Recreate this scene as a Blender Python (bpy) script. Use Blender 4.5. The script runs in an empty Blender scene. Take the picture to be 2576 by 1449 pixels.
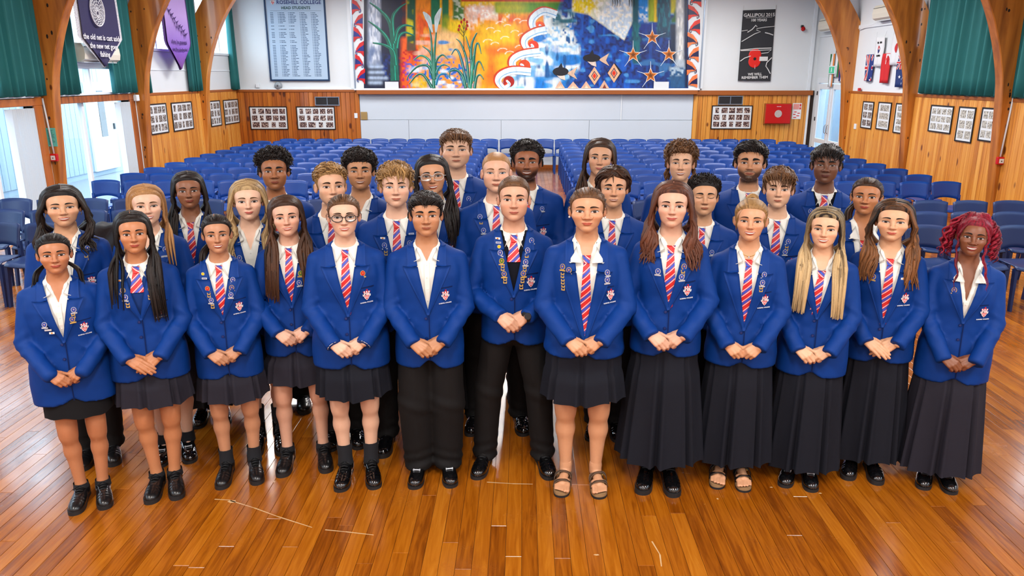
import bpy, math, random
import numpy as np
from mathutils import Vector, Matrix

random.seed(7)
RNG = np.random.default_rng(7)
SC = bpy.context.scene
COL = SC.collection

# ---------------------------------------------------------------- camera
CAM_Z = 2.25
PITCH = math.atan(534.5 / 1910.0)
YAWC = math.atan(29 / 1910.0 * math.cos(PITCH))
cam_d = bpy.data.cameras.new('camera')
cam_d.sensor_width = 36.0
cam_d.lens = 36.0 * 1910.0 / 2576.0
cam_d.clip_end = 400
cam = bpy.data.objects.new('camera', cam_d)
cam.location = (0, 0, CAM_Z)
cam.rotation_euler = (math.pi / 2 - PITCH, 0, YAWC)
COL.objects.link(cam)
SC.camera = cam

# ---------------------------------------------------------------- world and exposure
world = bpy.data.worlds.new('world')
SC.world = world
world.use_nodes = True
_n = world.node_tree.nodes
_bg = _n['Background']
_bg.inputs['Color'].default_value = (0.80, 0.90, 1.0, 1)
_bg.inputs['Strength'].default_value = 7.0
vs = SC.view_settings
vs.view_transform = 'Standard'
vs.look = 'None'
vs.exposure = 0.50
vs.gamma = 1.0
vs.use_curve_mapping = False

# ---------------------------------------------------------------- lamps added out of view to light the hall: position, size, watts
ADDED_LAMPS = [(x, y, 4.25, 100.0) for x in (-3.4, 0.0, 3.4) for y in (-3.2, 0.9)] + [(x, y, 4.25, 100.0) for x in (-4.3, 0.0, 4.3) for y in (8.0, 12.7, 16.3)]

try:
    cy = SC.cycles
    cy.max_bounces = 5; cy.diffuse_bounces = 2; cy.glossy_bounces = 2; cy.transmission_bounces = 2; cy.transparent_max_bounces = 6
    cy.adaptive_threshold = 0.025
    cy.caustics_reflective = False; cy.caustics_refractive = False
    cy.use_denoising = True
except Exception:
    pass
# ================================================================ helpers
def srgb(r, g, b, a=1.0):
    f = lambda c: (c / 255 / 12.92) if c / 255 <= 0.04045 else ((c / 255 + 0.055) / 1.055) ** 2.4
    return (f(r), f(g), f(b), a)

MATS = {}

def new_mat(name):
    m = bpy.data.materials.new(name)
    m.use_nodes = True
    nt = m.node_tree
    return m, nt, nt.nodes['Principled BSDF']

def mat(name, col=(200, 200, 200), rough=0.5, metal=0.0, spec=0.5, var=0.0, bump=0.0, bscale=200.0, nscale=30.0,
        coat=0.0, emit=None, estr=1.0, objrand=0.0, sheen=0.0, sss=0.0, attr=None):
    """A simple procedural material: base colour with noise variation, fine bump and per-object variation."""
    if name in MATS:
        return MATS[name]
    m, nt, b = new_mat(name)
    N, L = nt.nodes, nt.links
    c = srgb(*col) if len(col) == 3 else col
    b.inputs['Base Color'].default_value = c
    b.inputs['Roughness'].default_value = rough
    b.inputs['Metallic'].default_value = metal
    b.inputs['Specular IOR Level'].default_value = spec
    b.inputs['Coat Weight'].default_value = coat
    b.inputs['Sheen Weight'].default_value = sheen
    if sss:
        b.inputs['Subsurface Weight'].default_value = sss
        b.inputs['Subsurface Radius'].default_value = (0.010, 0.004, 0.002)
        b.inputs['Subsurface Scale'].default_value = 1.0
    src = None
    if attr:
        a = N.new('ShaderNodeAttribute'); a.attribute_name = attr
        src = a.outputs['Color']
    if var or objrand:
        hsv = N.new('ShaderNodeHueSaturation')
        hsv.inputs['Color'].default_value = c
        if src: L.new(src, hsv.inputs['Color'])
        val = N.new('ShaderNodeMath'); val.operation = 'MULTIPLY_ADD'
        val.inputs[1].default_value = 2 * var; val.inputs[2].default_value = 1 - var
        if var:
            no = N.new('ShaderNodeTexNoise'); no.inputs['Scale'].default_value = nscale; no.inputs['Detail'].default_value = 5
            tc = N.new('ShaderNodeTexCoord'); L.new(tc.outputs['Object'], no.inputs['Vector'])
            L.new(no.outputs['Fac'], val.inputs[0])
        else:
            val.inputs[0].default_value = 0.5
        out = val.outputs[0]
        if objrand:
            oi = N.new('ShaderNodeObjectInfo')
            m2 = N.new('ShaderNodeMath'); m2.operation = 'MULTIPLY_ADD'
            m2.inputs[1].default_value = 2 * objrand; m2.inputs[2].default_value = -objrand
            L.new(oi.outputs['Random'], m2.inputs[0])
            ad = N.new('ShaderNodeMath'); ad.operation = 'ADD'
            L.new(out, ad.inputs[0]); L.new(m2.outputs[0], ad.inputs[1]); out = ad.outputs[0]
        L.new(out, hsv.inputs['Value'])
        src = hsv.outputs['Color']
    if src: L.new(src, b.inputs['Base Color'])
    if bump:
        no = N.new('ShaderNodeTexNoise'); no.inputs['Scale'].default_value = bscale; no.inputs['Detail'].default_value = 3
        tc = N.new('ShaderNodeTexCoord'); L.new(tc.outputs['Object'], no.inputs['Vector'])
        bp = N.new('ShaderNodeBump'); bp.inputs['Strength'].default_value = bump; bp.inputs['Distance'].default_value = 0.002
        L.new(no.outputs['Fac'], bp.inputs['Height']); L.new(bp.outputs['Normal'], b.inputs['Normal'])
    if emit:
        b.inputs['Emission Color'].default_value = srgb(*emit)
        b.inputs['Emission Strength'].default_value = estr
    MATS[name] = m
    return m

def ramp(nt, stops):
    r = nt.nodes.new('ShaderNodeValToRGB')
    e = r.color_ramp.elements
    while len(e) < len(stops): e.new(0.5)
    for i, (p, c) in enumerate(stops):
        e[i].position = p; e[i].color = c if len(c) == 4 else srgb(*c)
    return r

def wood_mat(name, stops, axis='Z', grain=18.0, stretch=0.06, rough=0.4, coat=0.0, knots=0.0, tone_attr=None, tone_amt=0.35, coords='Position', bump=0.15):
    """Timber: grain noise stretched along one axis, dark knots, and a tone shift per piece."""
    m, nt, b = new_mat(name)
    N, L = nt.nodes, nt.links
    if coords == 'Position':
        g = N.new('ShaderNodeNewGeometry'); vec = g.outputs['Position']
    else:
        g = N.new('ShaderNodeTexCoord'); vec = g.outputs['Object']
    if tone_attr:
        t = N.new('ShaderNodeAttribute'); t.attribute_name = tone_attr; tone = t.outputs['Fac']
    else:
        t = N.new('ShaderNodeObjectInfo'); tone = t.outputs['Random']
    off = N.new('ShaderNodeMath'); off.operation = 'MULTIPLY'; off.inputs[1].default_value = 37.0; L.new(tone, off.inputs[0])
    comb = N.new('ShaderNodeCombineXYZ')
    for i in range(3): L.new(off.outputs[0], comb.inputs[i])
    add = N.new('ShaderNodeVectorMath'); add.operation = 'ADD'; L.new(vec, add.inputs[0]); L.new(comb.outputs[0], add.inputs[1])
    mp = N.new('ShaderNodeMapping')
    s = [1.0, 1.0, 1.0]; s['XYZ'.index(axis)] = stretch
    mp.inputs['Scale'].default_value = s
    L.new(add.outputs[0], mp.inputs['Vector'])
    n1 = N.new('ShaderNodeTexNoise'); n1.inputs['Scale'].default_value = grain; n1.inputs['Detail'].default_value = 6; n1.inputs['Distortion'].default_value = 0.6
    L.new(mp.outputs[0], n1.inputs['Vector'])
    sm = N.new('ShaderNodeMath'); sm.operation = 'MULTIPLY_ADD'; sm.inputs[1].default_value = tone_amt; sm.inputs[2].default_value = -tone_amt / 2
    L.new(tone, sm.inputs[0])
    ad = N.new('ShaderNodeMath'); ad.operation = 'ADD'; L.new(n1.outputs['Fac'], ad.inputs[0]); L.new(sm.outputs[0], ad.inputs[1])
    r = ramp(nt, stops); L.new(ad.outputs[0], r.inputs['Fac'])
    col = r.outputs['Color']
    if knots:
        mk = N.new('ShaderNodeMapping'); s2 = [3.2, 3.2, 3.2]; s2['XYZ'.index(axis)] = 1.6; mk.inputs['Scale'].default_value = s2
        L.new(add.outputs[0], mk.inputs['Vector'])
        vo = N.new('ShaderNodeTexVoronoi'); vo.inputs['Scale'].default_value = 1.1; L.new(mk.outputs[0], vo.inputs['Vector'])
        kr = ramp(nt, [(0.0, (70, 30, 8)), (knots, (110, 52, 14)), (knots * 1.9, (255, 255, 255))]); kr.color_ramp.interpolation = 'EASE'
        L.new(vo.outputs['Distance'], kr.inputs['Fac'])
        mx = N.new('ShaderNodeMix'); mx.data_type = 'RGBA'; mx.blend_type = 'MULTIPLY'; mx.inputs['Factor'].default_value = 0.85
        L.new(col, mx.inputs['A']); L.new(kr.outputs['Color'], mx.inputs['B']); col = mx.outputs['Result']
    L.new(col, b.inputs['Base Color'])
    b.inputs['Roughness'].default_value = rough
    b.inputs['Coat Weight'].default_value = coat
    b.inputs['Coat Roughness'].default_value = 0.08
    if bump:
        bp = N.new('ShaderNodeBump'); bp.inputs['Strength'].default_value = bump; bp.inputs['Distance'].default_value = 0.003
        L.new(n1.outputs['Fac'], bp.inputs['Height']); L.new(bp.outputs['Normal'], b.inputs['Normal'])
    MATS[name] = m
    return m

def glass_mat(name, tint=(235, 245, 250), refl=0.10):
    m = bpy.data.materials.new(name); m.use_nodes = True
    nt = m.node_tree; N, L = nt.nodes, nt.links; N.clear()
    o = N.new('ShaderNodeOutputMaterial'); t = N.new('ShaderNodeBsdfTransparent'); g = N.new('ShaderNodeBsdfGlossy'); mx = N.new('ShaderNodeMixShader')
    t.inputs['Color'].default_value = srgb(*tint); g.inputs['Roughness'].default_value = 0.03
    mx.inputs['Fac'].default_value = refl * 0.5; L.new(t.outputs[0], mx.inputs[1]); L.new(g.outputs[0], mx.inputs[2]); L.new(mx.outputs[0], o.inputs[0])
    MATS[name] = m
    return m

class MB:
    """Collects vertices and faces (with a material slot each) for one mesh."""
    def __init__(s): s.v = []; s.f = []; s.m = []
    def add(s, vs_, fs, mi=0):
        o = len(s.v); s.v.extend([tuple(map(float, p)) for p in vs_]); s.f.extend([tuple(i + o for i in f) for f in fs]); s.m.extend([mi] * len(fs)); return s
    def box(s, x0, y0, z0, x1, y1, z1, mi=0):
        vs_ = [(x, y, z) for z in (z0, z1) for y in (y0, y1) for x in (x0, x1)]
        return s.add(vs_, [(0, 2, 3, 1), (4, 5, 7, 6), (0, 1, 5, 4), (2, 6, 7, 3), (0, 4, 6, 2), (1, 3, 7, 5)], mi)
    def cbox(s, c, h, mi=0): return s.box(c[0] - h[0], c[1] - h[1], c[2] - h[2], c[0] + h[0], c[1] + h[1], c[2] + h[2], mi)
    def bevbox(s, x0, y0, z0, x1, y1, z1, b=0.01, mi=0):
        """box with chamfered edges"""
        vs_, fs = [], []
        X, Y, Z = (x0, x1), (y0, y1), (z0, z1)
        idx = {}
        for i in (0, 1):
            for j in (0, 1):
                for k in (0, 1):
                    sx, sy, sz = (1, -1)[i], (1, -1)[j], (1, -1)[k]
                    for a in range(3):
                        p = [X[i] + sx * b, Y[j] + sy * b, Z[k] + sz * b]; p[a] = (X[i], Y[j], Z[k])[a]
                        idx[(i, j, k, a)] = len(vs_); vs_.append(p)
        def q(*ks): fs.append(tuple(idx[k] for k in ks))
        for i in (0, 1):
            t = [(i, 0, 0, 0), (i, 1, 0, 0), (i, 1, 1, 0), (i, 0, 1, 0)]; q(*(t if i else t[::-1]))
            t = [(0, i, 0, 1), (0, i, 1, 1), (1, i, 1, 1), (1, i, 0, 1)]; q(*(t if i else t[::-1]))
            t = [(0, 0, i, 2), (1, 0, i, 2), (1, 1, i, 2), (0, 1, i, 2)]; q(*(t if i else t[::-1]))
        for i in (0, 1):
            for j in (0, 1):
                q((i, j, 0, 0), (i, j, 1, 0), (i, j, 1, 1), (i, j, 0, 1))
                q((i, 0, j, 0), (i, 1, j, 0), (i, 1, j, 2), (i, 0, j, 2))
                q((0, i, j, 1), (1, i, j, 1), (1, i, j, 2), (0, i, j, 2))
                for k in (0, 1): q((i, j, k, 0), (i, j, k, 1), (i, j, k, 2))
        return s.add(vs_, fs, mi)
    def prism(s, poly, axis, a0, a1, mi=0):
        """extrude a 2D polygon along an axis ('X': poly in YZ, 'Y': poly in XZ, 'Z': poly in XY)"""
        def P(u, v, a): return {'X': (a, u, v), 'Y': (u, a, v), 'Z': (u, v, a)}[axis]
        n = len(poly)
        vs_ = [P(u, v, a0) for u, v in poly] + [P(u, v, a1) for u, v in poly]
        fs = [tuple(range(n))[::-1], tuple(range(n, 2 * n))] + [(i, (i + 1) % n, n + (i + 1) % n, n + i) for i in range(n)]
        return s.add(vs_, fs, mi)
    def tube(s, pts, r, n=8, mi=0, cap=True):
        pts = np.asarray(pts, float); k = len(pts)
        rr = np.full(k, r) if np.isscalar(r) else np.asarray(r, float)
        t = np.gradient(pts, axis=0); t /= np.linalg.norm(t, axis=1)[:, None] + 1e-12
        u = np.cross(t, (0, 0, 1.0)); bad = np.linalg.norm(u, axis=1) < 1e-3; u[bad] = np.cross(t[bad], (1.0, 0, 0))
        u /= np.linalg.norm(u, axis=1)[:, None]
        for i in range(1, k):
            if u[i] @ u[i - 1] < 0: u[i] = -u[i]
        w = np.cross(t, u)
        a = np.arange(n) * 2 * math.pi / n
        V = pts[:, None, :] + rr[:, None, None] * (np.cos(a)[None, :, None] * u[:, None, :] + np.sin(a)[None, :, None] * w[:, None, :])
        fs = [(i * n + j, i * n + (j + 1) % n, (i + 1) * n + (j + 1) % n, (i + 1) * n + j) for i in range(k - 1) for j in range(n)]
        if cap: fs += [tuple(range(n))[::-1], tuple((k - 1) * n + j for j in range(n))]
        return s.add(V.reshape(-1, 3), fs, mi)
    def lathe(s, prof, n=16, c=(0, 0, 0), axis='Z', mi=0):
        vs_ = []
        for r, h in prof:
            for j in range(n):
                a = 2 * math.pi * j / n; u, v = r * math.cos(a), r * math.sin(a)
                p = {'Z': (u, v, h), 'Y': (u, h, v), 'X': (h, u, v)}[axis]
                vs_.append((p[0] + c[0], p[1] + c[1], p[2] + c[2]))
        k = len(prof)
        fs = [(i * n + j, i * n + (j + 1) % n, (i + 1) * n + (j + 1) % n, (i + 1) * n + j) for i in range(k - 1) for j in range(n)]
        fs += [tuple(range(n))[::-1], tuple((k - 1) * n + j for j in range(n))]
        return s.add(vs_, fs, mi)
    def grid(s, P, mi=0, closed_u=False, flip=False):
        """P: array (nu, nv, 3)"""
        P = np.asarray(P, float); nu, nv = P.shape[:2]; fs = []
        for i in range(nu if closed_u else nu - 1):
            for j in range(nv - 1):
                q = (i * nv + j, ((i + 1) % nu) * nv + j, ((i + 1) % nu) * nv + j + 1, i * nv + j + 1)
                fs.append(q[::-1] if flip else q)
        return s.add(P.reshape(-1, 3), fs, mi)
    def xf(s, M):
        s.v = [tuple(M @ Vector(p)) for p in s.v]; return s
    def mesh(s, name, mats, smooth=False):
        me = bpy.data.meshes.new(name); me.from_pydata(s.v, [], s.f)
        for m in (mats if isinstance(mats, (list, tuple)) else [mats]): me.materials.append(MATS[m] if isinstance(m, str) else m)
        me.polygons.foreach_set('material_index', s.m)
        if smooth: me.polygons.foreach_set('use_smooth', [True] * len(s.f))
        me.update()
        return me
    def obj(s, name, mats, parent=None, smooth=False, **kw):
        return link(name, s.mesh(name, mats, smooth), parent, **kw)

def link(name, data, parent=None, loc=None, rot=None, scale=None, label=None, cat=None, group=None, kind=None):
    o = bpy.data.objects.new(name, data)
    COL.objects.link(o)
    if parent is not None: o.parent = parent
    if loc is not None: o.location = loc
    if rot is not None: o.rotation_euler = rot
    if scale is not None: o.scale = scale
    if label: o['label'] = label
    if cat: o['category'] = cat
    if group: o['group'] = group
    if kind: o['kind'] = kind
    return o

def empty(name, loc=(0, 0, 0), rot=(0, 0, 0), **kw):
    return link(name, None, None, loc, rot, **kw)

_TXT = {}
def text_mesh(txt, size, material, align='CENTER', depth=0.0008, bold=0.0, spacing=1.0):
    """lettering as a mesh in the XZ plane, facing -Y"""
    key = (txt, size, material, align, bold)
    if key in _TXT: return _TXT[key]
    cu = bpy.data.curves.new('lettering', 'FONT'); cu.body = txt; cu.size = size; cu.align_x = align; cu.align_y = 'CENTER'
    cu.extrude = depth; cu.offset = bold; cu.resolution_u = 2; cu.space_character = spacing
    o = bpy.data.objects.new('lettering', cu)
    me = bpy.data.meshes.new_from_object(o)
    me.transform(Matrix.Rotation(math.pi / 2, 4, 'X'))
    me.materials.clear(); me.materials.append(MATS[material])
    bpy.data.objects.remove(o)
    _TXT[key] = me
    return me

ORD = ['first', 'second', 'third', 'fourth', 'fifth', 'sixth', 'seventh', 'eighth', 'ninth', 'tenth', 'eleventh', 'twelfth', 'thirteenth', 'fourteenth']
# ================================================================ materials of the hall
mat('white_wall', (224, 229, 233), 0.6, var=0.03, nscale=1.5)
mat('white_trim', (228, 234, 240), 0.4)
mat('white_panel', (206, 216, 228), 0.5, var=0.02, nscale=2.0)
mat('ceiling_white', (236, 236, 232), 0.7, var=0.02)
mat('grout', (38, 20, 8), 0.7)
mat('black_frame', (18, 18, 20), 0.35)
mat('photo_mat', (226, 230, 234), 0.5)
mat('metal_grey', (150, 165, 185), 0.35, metal=0.6)
mat('steel', (170, 175, 180), 0.25, metal=1.0)
mat('dark_slot', (40, 40, 45), 0.6)
mat('red_paint', (196, 18, 22), 0.3)
mat('fascia_brown', (160, 86, 30), 0.45, var=0.06, nscale=6)
mat('dark_glass', (25, 30, 36), 0.1)
mat('exterior_white', (150, 164, 178), 0.7)
mat('exterior_green', (120, 150, 90), 0.9, var=0.5, nscale=3)
wood_mat('pine', [(0.15, (160, 86, 22)), (0.40, (210, 134, 50)), (0.6, (226, 156, 68)), (0.85, (238, 180, 96))], 'Z', 14, 0.05, 0.38, 0.25, 0.075, tone_amt=0.26)
wood_mat('pine_dark', [(0.2, (112, 50, 10)), (0.45, (166, 86, 22)), (0.62, (186, 104, 30)), (0.85, (206, 126, 46))], 'Z', 14, 0.05, 0.38, 0.25, 0.085, tone_amt=0.26)
wood_mat('arch_wood', [(0.2, (132, 70, 18)), (0.45, (186, 110, 38)), (0.62, (204, 128, 50)), (0.85, (224, 160, 86))], 'Z', 8, 0.10, 0.35, 0.3, 0.05, tone_amt=0.2)
wood_mat('door_wood', [(0.2, (120, 58, 18)), (0.5, (170, 92, 32)), (0.8, (190, 110, 44))], 'Z', 14, 0.06, 0.4, 0.2)
glass_mat('window_glass')

def floor_material():
    m, nt, b = new_mat('floor_wood')
    N, L = nt.nodes, nt.links
    g = N.new('ShaderNodeNewGeometry')
    t = N.new('ShaderNodeAttribute'); t.attribute_name = 'tone'
    off = N.new('ShaderNodeMath'); off.operation = 'MULTIPLY'; off.inputs[1].default_value = 51.0; L.new(t.outputs['Fac'], off.inputs[0])
    cb = N.new('ShaderNodeCombineXYZ'); L.new(off.outputs[0], cb.inputs[0]); L.new(off.outputs[0], cb.inputs[1])
    ad = N.new('ShaderNodeVectorMath'); ad.operation = 'ADD'; L.new(g.outputs['Position'], ad.inputs[0]); L.new(cb.outputs[0], ad.inputs[1])
    mp = N.new('ShaderNodeMapping'); mp.inputs['Scale'].default_value = (1, 0.07, 1); L.new(ad.outputs[0], mp.inputs['Vector'])
    n1 = N.new('ShaderNodeTexNoise'); n1.inputs['Scale'].default_value = 42; n1.inputs['Detail'].default_value = 7; n1.inputs['Distortion'].default_value = 1.2
    L.new(mp.outputs[0], n1.inputs['Vector'])
    n2 = N.new('ShaderNodeTexNoise'); n2.inputs['Scale'].default_value = 6; n2.inputs['Detail'].default_value = 3; L.new(mp.outputs[0], n2.inputs['Vector'])
    s1 = N.new('ShaderNodeMath'); s1.operation = 'MULTIPLY_ADD'; s1.inputs[1].default_value = 0.26; L.new(t.outputs['Fac'], s1.inputs[0])
    s2 = N.new('ShaderNodeMath'); s2.operation = 'MULTIPLY_ADD'; s2.inputs[1].default_value = 0.55; L.new(n1.outputs['Fac'], s2.inputs[0])
    s3 = N.new('ShaderNodeMath'); s3.operation = 'MULTIPLY'; s3.inputs[1].default_value = 0.35; L.new(n2.outputs['Fac'], s3.inputs[0])
    L.new(s3.outputs[0], s2.inputs[2]); L.new(s2.outputs[0], s1.inputs[2])
    r = ramp(nt, [(0.26, (84, 36, 3)), (0.44, (128, 64, 8)), (0.58, (158, 86, 14)), (0.72, (176, 102, 22)), (0.92, (196, 124, 38))])
    L.new(s1.outputs[0], r.inputs['Fac'])
    L.new(r.outputs['Color'], b.inputs['Base Color'])
    # worn varnish: scuffs and scratches in the gloss
    n3 = N.new('ShaderNodeTexNoise'); n3.inputs['Scale'].default_value = 2.2; n3.inputs['Detail'].default_value = 8; n3.inputs['Roughness'].default_value = 0.7
    L.new(g.outputs['Position'], n3.inputs['Vector'])
    rr = N.new('ShaderNodeMapRange'); rr.inputs['From Min'].default_value = 0.3; rr.inputs['From Max'].default_value = 0.75; rr.inputs['To Min'].default_value = 0.12; rr.inputs['To Max'].default_value = 0.34
    L.new(n3.outputs['Fac'], rr.inputs['Value']); L.new(rr.outputs[0], b.inputs['Roughness'])
    b.inputs['Specular IOR Level'].default_value = 0.55
    b.inputs['Coat Weight'].default_value = 0.35; b.inputs['Coat Roughness'].default_value = 0.12
    bp = N.new('ShaderNodeBump'); bp.inputs['Strength'].default_value = 0.10; bp.inputs['Distance'].default_value = 0.002
    L.new(n1.outputs['Fac'], bp.inputs['Height']); L.new(bp.outputs['Normal'], b.inputs['Normal'])
    MATS['floor_wood'] = m
floor_material()

# ================================================================ floor of planks
XW, YB, YF = 7.05, 19.1, -6.0
fl = MB().box(-XW, YF, -0.10, XW, YB, -0.006).obj('floor', 'grout', kind='structure')
PW = 0.079
planks = []
rp = random.Random(3)
ncol = int(2 * XW / PW)
for c in range(ncol):
    x = -XW + (c + 0.5) * (2 * XW / ncol)
    y = YF - rp.random() * 1.5
    while y < YB:
        l = rp.uniform(0.9, 2.6)
        y0, y1 = max(y, YF), min(y + l, YB)
        if y1 - y0 > 0.05: planks.append((x, y0, y1, rp.random()))
        y += l
def plank_key(p):
    x, y0, y1, t = p
    ym = max(min(y1, max(y0, 2.9)), 0.1)
    if y1 < 2.75 or abs(x) > 0.70 * y1 + 0.1: return 99
    return math.hypot(x, ym) - 0.15 * (y1 - max(y0, 2.75))
planks.sort(key=plank_key)
PWH = 2 * XW / ncol / 2 - 0.0007
def plank_geo(mb, p):
    x, y0, y1, t = p
    g, b = 0.0006, 0.0012
    x0, x1, a, e = x - PWH, x + PWH, y0 + g, y1 - g
    vs_ = [(x0, a, -0.006), (x1, a, -0.006), (x1, e, -0.006), (x0, e, -0.006), (x0, a, -b), (x1, a, -b), (x1, e, -b), (x0, e, -b),
           (x0 + b, a + b, 0), (x1 - b, a + b, 0), (x1 - b, e - b, 0), (x0 + b, e - b, 0)]
    fs = [(8, 9, 10, 11)]
    for i in range(4):
        j = (i + 1) % 4
        fs += [(i, j, 4 + j, 4 + i), (4 + i, 4 + j, 8 + j, 8 + i)]
    mb.add(vs_, fs)
def tone_attr(me, vals):
    a = me.attributes.new('tone', 'FLOAT', 'FACE'); a.data.foreach_set('value', vals)
for p in planks[:300]:
    mb = MB(); plank_geo(mb, p)
    o = mb.obj('plank', 'floor_wood', fl); tone_attr(o.data, [p[3]] * 9)
mb = MB(); tv = []
for p in planks[300:]:
    plank_geo(mb, p); tv += [p[3]] * 9
o = mb.obj('planks', 'floor_wood', fl, kind='stuff'); tone_attr(o.data, tv)

# worn lines and chips on the varnish: slivers of paler, bare timber
mat('bare_timber', (206, 168, 120), 0.6, var=0.15, nscale=40)
def floor_pt(px, py):
    d = cam_ray(px, py); k = -CAM_Z / d[2]
    return (d[0] * k, d[1] * k)
def cam_ray(px, py):
    cp, sp, cy_, sy_ = math.cos(PITCH), math.sin(PITCH), math.cos(YAWC), math.sin(YAWC)
    f = np.array([-sy_ * cp, cy_ * cp, -sp]); r = np.array([cy_, sy_, 0.0]); u = np.cross(r, f)
    return f + r * (px - 1288) / 1910.0 - u * (py - 724.5) / 1910.0
def wall_pt(px, py, Y=19.1):
    d = cam_ray(px, py); k = Y / d[1]
    return (d[0] * k, CAM_Z + d[2] * k)
mb = MB()
chip_lines = [[(540, 1256), (575, 1258), (640, 1278), (700, 1300), (785, 1327)], [(818, 1333), (870, 1338), (940, 1346)], [(1225, 1213), (1290, 1217), (1340, 1218)], [(1640, 1362), (1660, 1395), (1664, 1425)]]
for k, ln in enumerate(chip_lines):
    pts = [floor_pt(*p) for p in ln]
    for (xa, ya), (xb, yb) in zip(pts[:-1], pts[1:]):
        dx, dy = xb - xa, yb - ya; l = math.hypot(dx, dy); nx, ny = -dy / l * 0.004, dx / l * 0.004
        mb.add([(xa - nx, ya - ny, 0.0006), (xb - nx * .6, yb - ny * .6, 0.0006), (xb + nx * .6, yb + ny * .6, 0.0006), (xa + nx, ya + ny, 0.0006)], [(0, 1, 2, 3)])
for px, py, w, h in [(583, 1262, .05, .03), (690, 1212, .01, .02), (1500, 1396, .03, .012), (1805, 1255, .012, .015), (1940, 1226, .02, .01), (2063, 1241, .02, .012)]:
    x, y = floor_pt(px, py)
    mb.add([(x - w / 2, y, .0006), (x, y - h / 2, .0006), (x + w / 2, y - h * .2, .0006), (x + w * .3, y + h / 2, .0006), (x - w * .2, y + h * .4, .0006)], [(0, 1, 2, 3, 4)])
mb.obj('bare_streak', 'bare_timber', fl)

# ================================================================ back wall
wb = MB()
wb.box(-XW - .3, YB + .03, 0, XW + .3, YB + .25, 6.6)
wall_back = wb.obj('wall_back', 'white_wall', kind='structure')
# white recessed panels under the mural
for x0, x1 in ((-4.02, -2.83), (-2.83, -0.55), (-0.55, 1.62), (1.62, 4.14)):
    MB().bevbox(x0 + .003, YB - .01, 0.10, x1 - .003, YB + .04, 1.19, .004).obj('wall_panel', 'white_panel', wall_back)
for x0, x1 in ((-4.02, 2.38), (2.40, 4.14)):
    MB().bevbox(x0 + .003, YB + .005, 1.2, x1 - .003, YB + .04, 1.82, .004).obj('wall_panel', 'white_panel', wall_back)
MB().box(2.375, YB - .012, 1.2, 2.405, YB + .03, 1.82).obj('cover_strip', 'white_trim', wall_back)
_brd = MB().bevbox(-0.5, -0.5, 0, 0.5, 0.5, 1, 0.0001).mesh('board', 'pine')
def board_mesh(w, h, m):
    return MB().bevbox(-w / 2 + .003, -.011, 0, w / 2 - .003, .011, h, .004).mesh('board', m)
bm_b = board_mesh(.1130, 1.79, 'pine_dark'); bm_br = board_mesh(.1130, 1.79, 'pine')
MB().box(-XW, YB + .005, 0, -4.02, YB + .04, 1.9).obj('backing', 'grout', wall_back)
MB().box(4.14, YB + .005, 0, XW, YB + .04, 1.9).obj('backing', 'grout', wall_back)
n = int(3.03 / .1130) + 1
for i in range(n): link('board', bm_b, wall_back, (-4.02 - (i + .5) * .1130, YB, .09))
for i in range(int(2.9 / .1130) + 1):
    x = 4.14 + (i + .5) * .1130
    if x < 6.98: link('board', bm_br, wall_back, (x, YB, .09))
MB().bevbox(-XW, YB - .02, 0, -4.02, YB + .02, .09, .004).obj('baseboard_back_left', 'fascia_brown', kind='structure')
MB().bevbox(-4.02, YB - .02, 0, 4.14, YB + .02, .10, .004).obj('baseboard_back', 'fascia_brown', kind='structure')
MB().bevbox(4.14, YB - .02, 0, XW - .05, YB + .02, .09, .004).obj('baseboard_back_right', 'fascia_brown', kind='structure')
MB().bevbox(-4.05, YB - .16, 1.81, 4.20, YB + .03, 1.905, .006).obj('trim_1', 'fascia_brown', kind='structure')
MB().bevbox(4.18, YB - .06, 1.79, XW - .05, YB + .03, 1.90, .006).obj('trim_2', 'fascia_brown', kind='structure')
MB().bevbox(-XW, YB - .03, 1.86, -4.05, YB + .03, 1.915, .004).obj('trim_3', 'fascia_brown', kind='structure')
MB().bevbox(-XW, YB - .02, 1.915, -4.05, YB + .03, 1.945, .004).obj('trim_4', 'white_trim', kind='structure')
MB().bevbox(-4.12, YB - .10, 1.905, 4.26, YB + .03, 1.945, .004).obj('trim_5', 'white_trim', kind='structure')
MB().bevbox(6.85, YB - .03, 1.9, 6.93, YB + .03, 6.2, .004).obj('trim_6', 'white_trim', kind='structure')
MB().bevbox(6.90, YB - .03, 0, 6.95, YB + .03, 1.86, .004).obj('trim_7', 'white_trim', kind='structure')

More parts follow.
